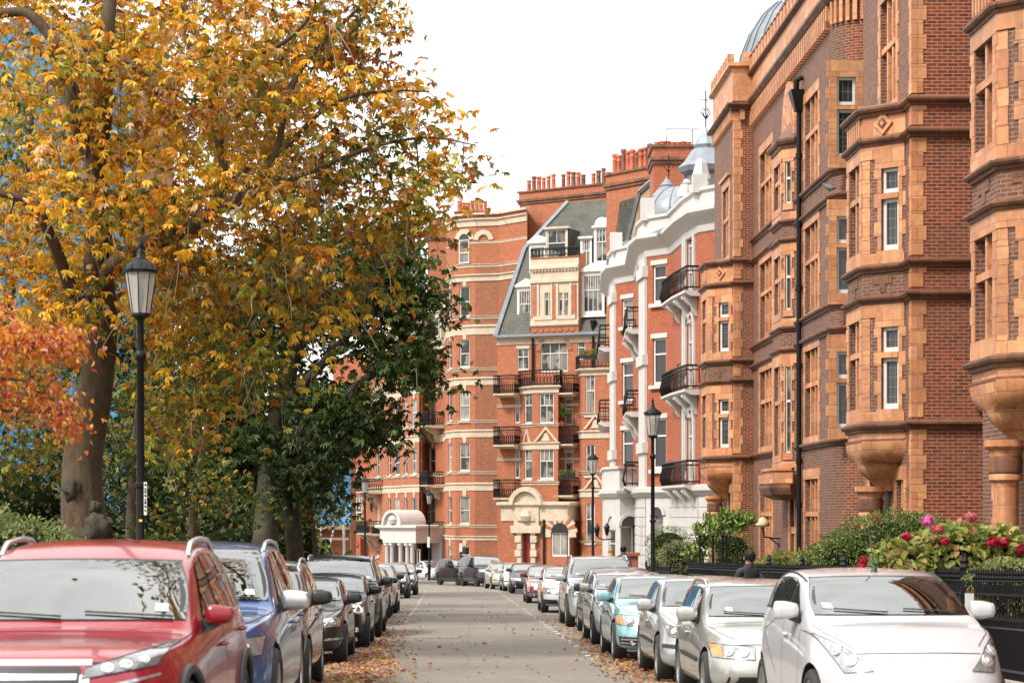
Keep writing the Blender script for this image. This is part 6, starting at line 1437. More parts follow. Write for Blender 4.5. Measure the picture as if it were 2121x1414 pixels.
        if f:
            lamp = part(mb, 'headlamp', M[hd.get('m', 'lamp_base')], t)
            for (x, z, r, m_) in hd.get('lens', ()):
                h = bv.ray_cast(Vector((x, -3, z)), Vector((0, 1, 0)))
                if h[0]:
                    n_ = h[1] if h[1].y < 0 else -h[1]; q = n_.to_track_quat('Z', 'Y'); c_ = MB(); c_.lathe([(r * 1.12, .004), (r * 1.12, .02), (r, .026), (r * .92, .012), (r * .6, .03), (0, .04)], n=18); c_.v = [tuple(h[0] + q @ Vector(p)) for p in c_.v]; part(c_, 'lens', M[m_], lamp)
            if hd.get('amber'): v, f = skinpatch(bv, hd['amber'], 'f', nu=6, nv=5, off=.012); mb = MB(); mb.add(v, f); part(mb, 'indicator', M['amber'], lamp) if f else None
            if hd.get('edge', 1):
                q = hd['q']; r_ = ribbon(bv, list(q) + [q[0]], 'f', .006, .008, .03) if not any(hd.get('bulge', (0,))) else MB()
                if r_.v: part(r_, 'lamp_seal', M['trim'], lamp)
        for (x, z, r) in S.get('fog', ()):
            h = bv.ray_cast(Vector((sg * x, -3, z)), Vector((0, 1, 0)))
            if h[0]: c_ = MB(); c_.lathe([(r, -.03), (r, .0), (r * .8, -.012), (0, -.016)], n=16, ax='y'); c_.v = [(p[0] + h[0].x, p[1] * 1 + h[0].y, p[2] + h[0].z) for p in c_.v]; part(c_, 'fog_lamp', M['lamp_lens'], t)
        if S.get('rails'):
            rl = MB(); v = []
            for k in range(9):
                y = yr0 + .22 + (yr1 - .1 - yr0 - .22) * k / 8; x = max(wsh(y) - max(0, ytop(y) - .05 - zsh(y)) * tum, .3) - .055; h = bv.ray_cast(Vector((sg * x, y, 4)), Vector((0, 0, -1)))
                lift = .05 if 0 < k < 8 else .0; lift *= S.get('rail_h', 1); v.append(h[0] + Vector((0, 0, lift)) if h[0] else Vector((sg * x, y, ytop(y))))
            rl.tube([Vector(x) for x in smooth([tuple(q) for q in v], 3)], .02, 8); part(rl, 'roof_rail', M[S['rails']], t)
        if S.get('roofline'):
            r_ = MB(); v = [];
            for k in range(12):
                y = yr0 + (yr1 + .1 - yr0) * k / 11; x = max(wsh(y) - max(0, ytop(y) - .05 - zsh(y)) * tum, .3) - .05; h = bv.ray_cast(Vector((sg * x, y, 4)), Vector((0, 0, -1)))
                if h[0]: v.append(h[0] + Vector((0, 0, .004)))
            r_.tube(v, .012, 5); part(r_, 'roof_trim', M['trim'], t)
    # grille, intakes, badge and front details
    for name, m_, q, kw in S.get('front', ()): patch(name, M[m_] if isinstance(m_, str) else m_, q, 'f', **kw)
    for name, m_, q, n in S.get('slats', ()):
        mb = MB()
        for k in range(n):
            z = q[2] + (q[3] - q[2]) * (k + .5) / n; r_ = ribbon(bv, [(q[0], z), (q[1], z)], 'f', (q[3] - q[2]) / n * .42, .016); mb.add(r_.v, r_.f)
        if mb.v: part(mb, name, M[m_], t)
    mb = MB(); zl = S.get('bonnet_z', hz0 - .03)
    r_ = ribbon(bv, [(x, zl - .03 * (x / w2) ** 2) for x in np.linspace(-w2 * .62, w2 * .62, 13)], 'f', .007); mb.add(r_.v, r_.f)
    for sg in (1, -1):
        r_ = ribbon(bv, [tuple(q_[:2]) for q_ in smooth([(sg * w2 * .64, .40), (sg * w2 * .76, .62), (sg * w2 * .83, yc * .7), (sg * (wbt + .06), yc + .04)], 6)], 't', .007); mb.add(r_.v, r_.f)
        r_ = ribbon(bv, [(sg * .16, .4), (sg * .34, yc - .1)], 't', .012, .001) if S.get('crease') else MB(); mb.add(r_.v, r_.f)
    if mb.v: part(mb, 'panel_gap', M['black_gap'], t)
    if S.get('aerial'):
        y = yr0 + .25; h = bv.ray_cast(Vector((S['aerial'], y, 4)), Vector((0, 0, -1))); a = MB(); p = h[0]; a.lathe([(.035, p.z), (.02, p.z + .04), (.008, p.z + .06)], (p.x, p.y, 0), 10); a.tube([p + Vector((0, 0, .05)), p + Vector((-.02, .16, .42))], .006, 5); part(a, 'roof_aerial', M['trim'], t)
    # wheels
    tw = S.get('tw', .215)
    for sg in (1, -1):
        for yw in (fo, fo + wb):
            tm = MB(); xo = w2 * .985 - .012 if sg > 0 else -(w2 * .985 - .012)
            pr = [(rw * .70, -.0), (rw * .74, .012), (rw * .93, .006), (rw * .985, -.018), (rw, -.05), (rw, -tw + .05), (rw * .985, -tw + .02), (rw * .9, -tw), (rw * .66, -tw)]
            tm.lathe([(r, xo + sg * x) for r, x in pr], (0, yw, rw), 36, ax='x'); w_ = part(tm, 'wheel', M['tyre'], t, True, 40)
            rm = MB(); rr = rw * .70
            rm.lathe([(rr, xo - sg * .0), (rr * .95, xo - sg * .012), (rr * .92, xo - sg * .07), (rr * .2, xo - sg * .09)], (0, yw, rw), 30, ax='x')
            ns = S.get('spokes', 5)
            for k in range(ns):
                an = 2 * math.pi * k / ns + .3
                for da in ((-.13, .13) if S.get('twin') else (0,)):
                    ca, sa = math.cos(an + da), math.sin(an + da); wv = .022 if S.get('twin') else .042; P = []
                    for r_, x_, ww in ((rr * .12, -.022, wv * 1.2), (rr * .97, -.012, wv)):
                        for e in (-1, 1):
                            for dx in (0, -.035): P.append((xo + sg * (x_ + dx), yw + r_ * ca - e * ww * sa, rw + r_ * sa + e * ww * ca))
                    rm.add(P, [(0, 1, 3, 2), (4, 6, 7, 5), (0, 4, 5, 1), (2, 3, 7, 6), (0, 2, 6, 4), (1, 5, 7, 3)])
            rm.lathe([(0.001, xo - sg * .012), (rr * .18, xo - sg * .014), (rr * .2, xo - sg * .05)], (0, yw, rw), 14, ax='x')
            part(rm, 'rim', M[S.get('rim', 'rim')], w_, True, 35)
            dk = MB(); dk.lathe([(rr * .9, xo - sg * .075), (0.001, xo - sg * .08)], (0, yw, rw), 20, ax='x'); part(dk, 'brake_disc', M['rim_dark'], w_)
            if S.get('arch'):
                am = MB(); v = []
                for k in range(25):
                    an = math.pi * (k / 24) * 1.04 - .06; y = yw + (ra + .02) * math.cos(an); z = rw + (ra + .02) * math.sin(an); h = bv.ray_cast(Vector((2 * sg, y, max(z, gc + .1))), Vector((-sg, 0, 0)))
                    if h[0]: v.append(Vector((h[0].x + sg * .006, y, max(z, gc + .1))))
                am.tube(v, .034, 6); part(am, 'wheel_arch_trim', M[S['arch']], t)
    return t
P_RED = paint('deep_red_metallic', (.22, .003, .012), .05, .22, coat=.55); P_BLUE = paint('metallic_blue', (.022, .068, .20), .3, .25, coat=.8); P_BRONZE = paint('bronze_grey_metallic', (.13, .10, .085), .5, .28)
P_BLACK = paint('black_paint', (.006, .006, .007), .0, .3, coat=.6); P_BLACK2 = paint('blue_black_paint', (.007, .010, .02), .0, .3, coat=.6); P_WHITE = paint('white_paint', (.47, .47, .485), .0, .3, .02); P_SILVER = paint('silver_metallic', (.40, .41, .405), .5, .3); P_SILVER2 = paint('warm_silver_metallic', (.42, .41, .385), .5, .3)
P_TEAL = paint('pale_turquoise_metallic', (.22, .42, .45), .35, .28); P_MAROON = paint('maroon_paint', (.17, .012, .02), .2, .25); P_GOLD = paint('champagne_metallic', (.42, .36, .27), .5, .3); P_GREY = paint('mid_grey_metallic', (.20, .21, .22), .5, .3); P_DARK = paint('dark_grey_metallic', (.025, .025, .028), .2, .3, coat=.7)
def hq(q, lens=(), amber=None, **k):
    def f(sg):
        d = dict(k); d['q'] = [(sg * x, z) for x, z in q]; d['lens'] = [(sg * x, z, r, m) for x, z, r, m in lens]
        if amber: d['amber'] = [(sg * x, z) for x, z in amber]
        return d
    return f
SPEC = {
 'crossover': dict(L=4.63, W=1.87, H=1.67, fo=.95, wb=2.66, rw=.37, gc=.22, hz0=.92, hz1=1.05, yc=1.42, yr0=2.22, yr1=3.7, yg=4.4, dz=1.16, bz0=.98, bz1=1.12, rfd=.205, rails='satin', tum=.34, arch='trim', spokes=5, twin=1, surround='chrome', cp=3.66, dlo=4.05, permit_x=.84,
    head=hq([(.36, .79), (.76, .86), (.80, .99), (.38, .855)], [(.50, .845, .035, 'lamp_lens'), (.60, .865, .035, 'lamp_lens'), (.69, .89, .03, 'lamp_lens')], m='lamp_dark'),
    front=[('grille_surround', 'chrome', [(-.42, .30), (.42, .30), (.40, .90), (-.40, .90)], dict(off=.006)), ('grille', 'trim', [(-.36, .32), (.36, .32), (.345, .86), (-.345, .86)], dict(off=.011)), ('running_lamp', 'lamp_base', [(.40, .70), (.78, .80), (.78, .815), (.40, .73)], dict(off=.008)), ('running_lamp', 'lamp_base', [(-.40, .70), (-.78, .80), (-.78, .815), (-.40, .73)], dict(off=.008))],
    slats=[('grille_slat', 'satin', (-.33, .33, .36, .84), 6)]),
 'large_suv': dict(L=5.06, W=1.98, H=1.76, fo=1.0, wb=3.0, rw=.39, gc=.22, hz0=.97, hz1=1.13, yc=1.55, yr0=2.3, yr1=4.2, yg=4.85, dz=1.15, bz0=1.04, bz1=1.13, rails='satin', tum=.30, spokes=5, twin=1, cp=4.05, dlo=4.55, surround='satin', permit_x=.84, four=1, msz=1.1,
    head=hq([(.46, .70), (.86, .74), (.88, .90), (.45, .86)], [(.58, .79, .05, 'lamp_lens'), (.72, .81, .05, 'lamp_lens')], m='lamp_base'),
    front=[('grille', 'trim', [(-.38, .42), (.38, .42), (.40, .86), (-.40, .86)], dict(off=.008))], slats=[('grille_slat', 'chrome', (-.36, .36, .46, .84), 7)]),
 'estate': dict(L=4.52, W=1.77, H=1.44, fo=.90, wb=2.64, rw=.315, hz0=.76, hz1=.95, yc=1.38, yr0=2.12, yr1=3.85, yg=4.38, dz=1.0, bz0=.88, bz1=.97, rails='satin', tum=.32, spokes=7, cp=3.6, dlo=4.1, permit_x=-.6, mould=.32, mould_m='trim', rail_h=.8,
    head=hq([(.38, .56), (.80, .58), (.82, .73), (.37, .70)], [(.50, .635, .055, 'lamp_lens'), (.63, .645, .05, 'lamp_lens')], [(.70, .59), (.79, .60), (.81, .72), (.71, .71)]),
    front=[('grille', 'trim', [(-.26, .44), (.26, .44), (.30, .72), (-.30, .72)], dict(off=.008)), ('lower_intake', 'trim', [(-.70, .27), (.70, .27), (.66, .38), (-.66, .38)], dict(off=.006))], slats=[('grille_slat', 'chrome', (-.24, .24, .46, .70), 4)]),
 'saloon': dict(L=4.66, W=1.81, H=1.45, fo=1.0, wb=2.72, rw=.32, hz0=.72, hz1=.96, yc=1.42, yr0=2.28, yr1=3.45, yg=4.15, dz=1.03, bz0=.88, bz1=.99, tum=.36, spokes=7, permit_x=.9, mould=.33, mould_m='trim', surround='trim', rd=.07, handle=None,
    head=hq([(.46, .54), (.76, .64), (.80, .80), (.52, .70)], [(.60, .66, .05, 'lamp_lens'), (.69, .70, .05, 'lamp_lens')]), fog=[(.64, .33, .055)],
    front=[('grille', 'trim', [(-.5, .24), (.5, .24), (.52, .50), (-.52, .50)], dict(off=.006)), ('bumper_strip', 'trim', [(.36, .46), (.84, .48), (.84, .53), (.36, .51)], dict(off=.012)), ('bumper_strip', 'trim', [(-.36, .46), (-.84, .48), (-.84, .53), (-.36, .51)], dict(off=.012)), ('fog_surround', 'satin', [(.56, .26), (.72, .27), (.72, .40), (.56, .40)], dict(off=.008)), ('fog_surround', 'satin', [(-.56, .26), (-.72, .27), (-.72, .40), (-.56, .40)], dict(off=.008))]),
 'compact_saloon': dict(L=4.55, W=1.77, H=1.43, fo=.93, wb=2.64, rw=.32, hz0=.75, hz1=.96, yc=1.38, yr0=2.14, yr1=3.35, yg=3.98, dz=1.02, bz0=.90, bz1=.97, tum=.34, spokes=7, permit=0, rd=.07, gc=.18,
    head=hq([(.37, .565), (.80, .60), (.82, .76), (.385, .735)], [(.50, .65, .055, 'lamp_lens'), (.63, .665, .055, 'lamp_lens')], [(.72, .61), (.80, .62), (.815, .74), (.74, .74)]), fog=[(.60, .33, .05)],
    front=[('grille', 'trim', [(-.28, .30), (.28, .30), (.32, .72), (-.32, .72)], dict(off=.008)), ('lower_intake', 'trim', [(.36, .27), (.78, .28), (.80, .42), (.40, .40)], dict(off=.006)), ('lower_intake', 'trim', [(-.36, .27), (-.78, .28), (-.80, .42), (-.40, .40)], dict(off=.006)), ('number_plate', 'paper', [(-.26, .42), (.26, .42), (.26, .53), (-.26, .53)], dict(off=.02))], slats=[('grille_slat', 'chrome', (-.28, .28, .32, .70), 7), ('intake_slat', 'satin', (.40, .76, .29, .40), 2), ('intake_slat', 'satin', (-.76, -.40, .29, .40), 2)]),
 'small_hatch': dict(L=3.97, W=1.72, H=1.50, fo=.82, wb=2.49, rw=.305, hz0=.80, hz1=1.01, yc=1.10, yr0=1.98, yr1=3.25, yg=3.78, dz=1.08, bz0=.95, bz1=1.08, tum=.34, spokes=8, twin=1, aerial=.05, permit_x=-.75, roofline=1, plan=.24, dlo=3.5, bp=2.15, four=0, msz=.95,
    head=hq([(.42, .62), (.64, .60), (.80, .93), (.60, .80)], [(.575, .70, .05, 'lamp_lens'), (.66, .78, .045, 'lamp_lens')]),
    front=[('grille', 'trim', [(-.42, .28), (.42, .28), (.52, .50), (-.52, .50)], dict(off=.006))]),
 'mini': dict(L=3.72, W=1.69, H=1.41, fo=.74, wb=2.47, rw=.305, hz0=.80, hz1=.97, yc=1.20, yr0=1.72, yr1=3.15, yg=3.55, dz=1.0, bz0=.93, bz1=.99, tum=.26, spokes=5, four=0, bp=2.4, permit=0, clad=.08, plan=.20,
    head=hq([(.46, .62), (.72, .62), (.72, .86), (.46, .86)], [(.585, .735, .125, 'chrome'), (.585, .735, .10, 'lamp_lens'), (.585, .735, .05, 'lamp_base')], m='lamp_dark', edge=0), fog=[(.60, .36, .05)],
    front=[('grille', 'trim', [(-.40, .42), (.40, .42), (.42, .60), (-.42, .60)], dict(off=.01)), ('grille_bar', 'chrome', [(-.42, .60), (.42, .60), (.42, .615), (-.42, .615)], dict(off=.014)), ('lower_intake', 'trim', [(-.62, .24), (.62, .24), (.58, .33), (-.58, .33)], dict(off=.008))]),
 'coupe': dict(L=4.5, W=1.77, H=1.40, fo=.84, wb=2.72, rw=.32, hz0=.74, hz1=.94, yc=1.48, yr0=2.2, yr1=3.2, yg=4.0, dz=.98, bz0=.88, bz1=.95, tum=.36, spokes=5, permit=0, rd=.08,
    head=hq([(.42, .58), (.76, .60), (.80, .76), (.42, .72)], [(.52, .655, .055, 'lamp_lens'), (.66, .67, .05, 'lamp_lens')]),
    front=[('grille', 'trim', [(-.34, .46), (.34, .46), (.36, .70), (-.36, .70)], dict(off=.008)), ('lower_intake', 'trim', [(-.78, .24), (.78, .24), (.74, .36), (-.74, .36)], dict(off=.006)), ('bumper_strip', 'chrome', [(.40, .38), (.82, .40), (.82, .43), (.40, .41)], dict(off=.012)), ('bumper_strip', 'chrome', [(-.40, .38), (-.82, .40), (-.82, .43), (-.40, .41)], dict(off=.012))]),
 'round_suv': dict(L=4.85, W=1.93, H=1.75, fo=.88, wb=2.93, rw=.385, gc=.22, hz0=.98, hz1=1.15, yc=1.48, yr0=2.22, yr1=4.1, yg=4.65, dz=1.16, bz0=1.05, bz1=1.14, rails='satin', tum=.28, spokes=5, twin=1, cp=3.9, dlo=4.4, permit_x=-.7,
    head=hq([(.44, .72), (.84, .76), (.86, .92), (.44, .87)], [(.55, .80, .06, 'lamp_lens'), (.70, .82, .06, 'lamp_lens')]), fog=[(.66, .50, .055)],
    front=[('grille', 'trim', [(-.24, .68), (-.03, .68), (-.03, .88), (-.27, .88)], dict(off=.008)), ('grille', 'trim', [(.03, .68), (.24, .68), (.27, .88), (.03, .88)], dict(off=.008)), ('lower_intake', 'trim', [(-.72, .32), (.72, .32), (.66, .46), (-.66, .46)], dict(off=.006)), ('skid_strip', 'satin', [(-.5, .27), (.5, .27), (.5, .31), (-.5, .31)], dict(off=.012))]),
 'boxy_suv': dict(L=4.99, W=1.98, H=1.85, fo=.88, wb=2.92, rw=.395, gc=.24, hz0=1.06, hz1=1.20, yc=1.42, yr0=2.05, yr1=4.4, yg=4.85, dz=1.2, bz0=1.10, bz1=1.15, tum=.20, spokes=5, twin=1, cp=4.1, dlo=4.6, four=1, permit=1, rim='rim_dark',
    head=hq([(.50, .84), (.86, .84), (.87, 1.0), (.50, 1.0)], [(.60, .92, .06, 'lamp_lens'), (.74, .92, .06, 'lamp_lens')]),
    front=[('grille', 'trim', [(-.46, .80), (.46, .80), (.46, 1.0), (-.46, 1.0)], dict(off=.008)), ('lower_intake', 'trim', [(-.7, .34), (.7, .34), (.66, .5), (-.66, .5)], dict(off=.006)), ('bumper_strip', 'satin', [(-.86, .56), (.86, .56), (.86, .59), (-.86, .59)], dict(off=.01))]),
 'bubble_car': dict(L=3.55, W=1.63, H=1.49, fo=.70, wb=2.30, rw=.29, hz0=.80, hz1=1.0, yc=1.05, yr0=1.72, yr1=2.8, yg=3.4, dz=1.05, bz0=.92, bz1=.98, tum=.30, spokes=5, four=0, bp=2.1, permit=0, plan=.26,
    head=hq([(.44, .66), (.66, .66), (.66, .88), (.44, .88)], [(.54, .76, .10, 'chrome'), (.54, .76, .08, 'lamp_lens')], m='lamp_base', edge=0), fog=[(.54, .52, .06)],
    front=[('lower_intake', 'trim', [(-.5, .30), (.5, .30), (.48, .40), (-.48, .40)], dict(off=.006)), ('bumper_strip', 'chrome', [(-.3, .70), (.3, .70), (.3, .72), (-.3, .72)], dict(off=.01)), ('number_plate', 'paper', [(-.26, .43), (.26, .43), (.26, .53), (-.26, .53)], dict(off=.012))]),
}
GL, GRt = 'cars parked along the left kerb', 'cars parked along the right kerb'
def park(spec, kind, label, p, aw, d, side, dz=0, yaw=None, px=None, **over):
    S = dict(SPEC[spec]); S.update(over); S['cabin'] = d < 56; a = aw + S['W'] / 2 * (1 if side == 'R' else -1); y = d - S['fo']
    k = RD - (max(0, min(d, 150) - 105) / 110); th = math.atan(-k) if yaw is None else yaw
    if px is not None: x = (px - CX) * d / F; c = Vector((x, d, gz(d)))
    else: c = Vector((rx(a, d), d, gz(d)))
    off = Vector((-math.sin(th), math.cos(th))) * S['fo']
    t = make_car(kind, label, p, (c.x - off.x, c.y - off.y, c.z + dz + .0196 * S['fo']), th, S, GL if side == 'L' else GRt); t.rotation_euler = (-.0196, 0, th); return t
# left kerb, nearest first
park('crossover', 'crossover', 'shiny deep red crossover with silver roof rails, nearest car at the lower left', P_RED, -1.60, 13.8, 'L', .05, yaw=.004, msz=.78)
park('large_suv', 'large_suv', 'metallic blue SUV with silver mirror cap parked right behind the red crossover', P_BLUE, -1.50, 19.4, 'L', .04, mirror=M['satin'], arch=None)
park('large_suv', 'mid_suv', 'bronze grey SUV with big black mirror behind the blue SUV', P_BRONZE, -1.70, 26.9, 'L', 0, L=4.55, W=1.82, H=1.69, fo=.88, wb=2.63, rw=.35, yg=4.3, yr1=3.7, cp=3.6, dlo=4.05, mirror=M['trim'], yr0=2.15, yc=1.42)
park('coupe', 'coupe', 'low black saloon with clear headlamp and black mirror behind the bronze SUV', P_BLACK, -1.62, 34.9, 'L', mirror=M['trim'])
park('mini', 'small_hatchback', 'black hatchback with large round chrome ringed headlamp', P_BLACK, -1.48, 41.0, 'L')
park('large_suv', 'large_suv', 'tall black SUV with wide windscreen behind the small round-lamp hatchback', P_BLACK, -1.42, 46.5, 'L', rim='rim_dark')
park('saloon', 'saloon_car', 'dark bronze car mostly hidden behind the tall black SUV', P_DARK, -1.6, 54.5, 'L')
park('compact_saloon', 'saloon_car', 'dark grey car between the tall black SUV and a white hatchback', P_DARK, -1.62, 60.6, 'L')
park('small_hatch', 'hatchback', 'white hatchback with black mirrors on the left side beyond the black SUV', P_WHITE, -1.54, 66.0, 'L', mirror=M['trim'], aerial=0, four=1, W=1.76, head=SPEC['compact_saloon']['head'])
park('bubble_car', 'small_hatchback', 'black rounded hatchback with pale round lamps, two from the far left end', P_BLACK, -1.62, 90.0, 'L', mirror=M['satin'])
park('bubble_car', 'small_hatchback', 'dark grey little hatchback last in the left row at the bend', P_DARK, -1.40, 98.0, 'L')
# right kerb, nearest first
park('small_hatch', 'hatchback', 'white hatchback with swept-back headlamps and roof aerial, nearest at the lower right', P_WHITE, 3.12, 19.0, 'R', .04, yaw=.05)
park('estate', 'estate_car', 'silver estate car with roof rails and amber indicator behind the white hatchback', P_SILVER2, 2.85, 24.6, 'R', .0)
park('saloon', 'saloon_car', 'silver saloon with black bumper strip between the silver estate and turquoise car', P_SILVER, 2.83, 29.9, 'R')
park('compact_saloon', 'saloon_car', 'pale turquoise saloon with amber indicators in the right row', P_TEAL, 2.68, 35.9, 'R')
park('small_hatch', 'hatchback', 'silver grey hatchback mostly hidden behind the turquoise saloon', P_SILVER, 2.75, 42.4, 'R', aerial=0, four=1, H=1.44)
park('saloon', 'hatchback', 'dark grey car with black mirror just in front of the silver SUV', P_DARK, 2.95, 47.6, 'R', H=1.50, mirror=M['trim'])
park('round_suv', 'silver_suv', 'silver SUV standing taller than the row with roof rails and round fog lamps', P_SILVER, 2.83, 53.2, 'R')
park('small_hatch', 'hatchback', 'small white hatchback in the right row in front of the maroon car', P_WHITE, 2.82, 66.9, 'R', aerial=0, four=1, H=1.43, head=SPEC['compact_saloon']['head'], front=SPEC['compact_saloon']['front'][:3])
park('compact_saloon', 'hatchback', 'maroon red car beyond the small white hatchback', P_MAROON, 2.84, 80.8, 'R')
park('small_hatch', 'hatchback', 'dark blue-black hatchback beyond the maroon car', P_BLACK2, 2.88, 102.5, 'R', aerial=0, four=1, H=1.45, head=SPEC['compact_saloon']['head'], fog=[(.62, .36, .05)])
park('saloon', 'saloon_car', 'white car showing only a thin strip between the champagne and blue-black cars', P_WHITE, 2.75, 109.0, 'R')
park('saloon', 'saloon_car', 'champagne gold saloon where the right row starts to bend', P_GOLD, 2.75, 116.0, 'R', mould=None)
park('boxy_suv', 'large_suv', 'big boxy dark blue-black SUV at the bend', P_BLACK2, 2.6, 126.0, 'R', yaw=.30, px=1018)
park('round_suv', 'large_suv', 'rounded black SUV angled at the bend left of the boxy SUV', P_BLACK, 2.6, 131.5, 'R', yaw=.42, px=976, H=1.68, rails=None, rim='rim_dark')
park('bubble_car', 'small_hatchback', 'little white rounded car at the end of the street below the white portico', P_WHITE, 2.6, 151.0, 'R', yaw=.42, px=906)
# ------------------------------------------------------------------ street lamps, railings, posts, scaffold, people, small things
M['lamp_glass'] = None
def lampglass():
    m, nt, b = nodes('lamp_glass'); b.inputs['Base Color'].default_value = (.62, .60, .56, 1); b.inputs['Roughness'].default_value = .08; b.inputs['Transmission Weight'].default_value = .0
    g = nt.nodes.new('ShaderNodeBsdfTransparent'); x = nt.nodes.new('ShaderNodeMixShader'); out = nt.nodes['Material Output']; x.inputs[0].default_value = .5
    lk(nt, g.outputs[0], x.inputs[1]); lk(nt, b.outputs[0], x.inputs[2]); lk(nt, x.outputs[0], out.inputs['Surface']); return m
M['lamp_glass'] = lampglass()
M['sign_white'] = plain('white_enamel_sign', (.70, .70, .68), .4, var=.05); M['yellow'] = plain('yellow_sticker', (.75, .50, .03), .5, var=.05)
def lamp_proto():
    t = thing('street_lamp', 'proto', 'street lamp', (0, 0, 0), group='black lantern street lamps')
    mb = MB(); mb.lathe([(.13, 0), (.13, .12), (.11, .16), (.11, .95), (.125, 1.0), (.09, 1.06), (.062, 1.12), (.058, 2.55), (.085, 2.57), (.085, 2.62), (.056, 2.64), (.050, 4.3), (.075, 4.33), (.085, 4.37), (.075, 4.42), (.048, 4.45), (.046, 4.85), (.06, 4.88), (.14, 4.93), (.135, 4.96), (0, 4.96)], n=14)
    mb.build('post', M['iron'], t, True, False, False, 40)
    g = MB(); g.lathe([(.128, 4.965), (.215, 5.52)], n=8); lan = g.build('lantern', M['lamp_glass'], t, False, False, False)
    fr_ = MB()
    for k in range(8):
        an = 2 * math.pi * k / 8; fr_.tube([(.130 * math.cos(an), .130 * math.sin(an), 4.96), (.217 * math.cos(an), .217 * math.sin(an), 5.52)], .007, 4)
    fr_.lathe([(.022, 4.96), (.02, 5.06), (.05, 5.1), (.058, 5.22), (.04, 5.32), (0, 5.34)], n=10)
    fr_.build('lantern_frame', M['iron'], lan, True, False, False, 40)
    c = MB(); c.lathe([(.20, 5.515), (.235, 5.52), (.240, 5.555), (.225, 5.57), (.20, 5.62), (.13, 5.68), (.075, 5.71), (.07, 5.735), (.055, 5.75), (.05, 5.80), (.04, 5.83), (.028, 5.85), (.038, 5.89), (.028, 5.93), (.010, 5.99), (0, 6.03)], n=20)
    for k in range(8):
        an = 2 * math.pi * (k + .5) / 8; c.tube([(.236 * math.cos(an), .236 * math.sin(an), 5.55), (.215 * math.cos(an), .215 * math.sin(an), 5.62)], [.03, .008], 5)
    c.build('lantern_cap', M['iron'], t, True, False, False, 40); return t
def copy_tree(o, parent=None):
    c = o.copy(); COL.objects.link(c); c.parent = parent
    for k in o.children: copy_tree(k, c)
    return c
lp = lamp_proto()
LAMPS = [(291, 30.0, 'black street lamp closest to us, standing at the left against the autumn tree', 1.0), (1352, 60.0, 'black street lamp in front of the red and white corner house', 1.0), (1228, 91.0, 'black street lamp in front of the gabled house right of its porch', 1.03),
  (756, 118.0, 'black street lamp on the left beside the far gable house', 1.03), (889, 149.0, 'smallest and farthest black street lamp, beside the white portico', 1.06)]
for i, (px, d, lab, s) in enumerate(LAMPS):
    o = lp if i == 0 else copy_tree(lp); x = (px - CX) * d / F; o.location = (x, d, gz(d) + .1); o['label'] = lab; o.scale = (1, 1, s) if i else (1, 1, 1); o.rotation_euler.z = .3 * i
x = (291 - CX) * 30 / F
mb = MB(); mb.box(x + .06, x + .10, 29.92, 29.95, zz(1066, 30), zz(998, 30)); pl = mb.build('sign_plate', M['sign_white'], lp)
mb = MB()
for k in range(8): z = zz(1058 - k * 7.5, 30); mb.box(x + .068, x + .092, 29.914, 29.9195, z, z + .018 + .01 * (k % 3))
mb.build('sign_mark', M['trim'], pl)
mb = MB(); mb.box(x - .01, x + .035, 29.93, 29.94, zz(1080, 30), zz(1075, 30)); mb.build('sticker', M['yellow'], lp)
l5 = [o for o in D.objects if o.get('label', '').startswith('smallest and farthest')][0]; x = (889 - CX) * 149 / F
mb = MB(); mb.box(x - .13, x + .05, 148.86, 148.9, zz(1133, 149), zz(1111, 149)); mb.build('sign_plate', M['sign_white'], l5)
def post(px, d, y0, label, sign=None, r=.045):
    x = (px - CX) * d / F; t = thing('sign_post', label, 'post', (x, d, gz(d) + .1)); mb = MB(); mb.tube([(x, d, gz(d) - .1), (x, d, zz(y0, d))], r, 10); mb.lathe([(r, zz(y0, d)), (r * 1.3, zz(y0, d) + .02), (0, zz(y0, d) + .1)], (x, d, 0), 10); mb.build('post', M['iron'], t)
    if sign: s = MB(); s.box(x + sign[0], x + sign[1], d - .09, d - .06, zz(sign[3], d), zz(sign[2], d)); s.build('sign_plate', M['sign_white'], t)
post(644, 74, 1030, 'thick black post between the pale hedge and the black SUV', r=.075)
post(955, 150, 1122, 'short black post with white parking plate below the tower', (-.12, .08, 1124, 1142))

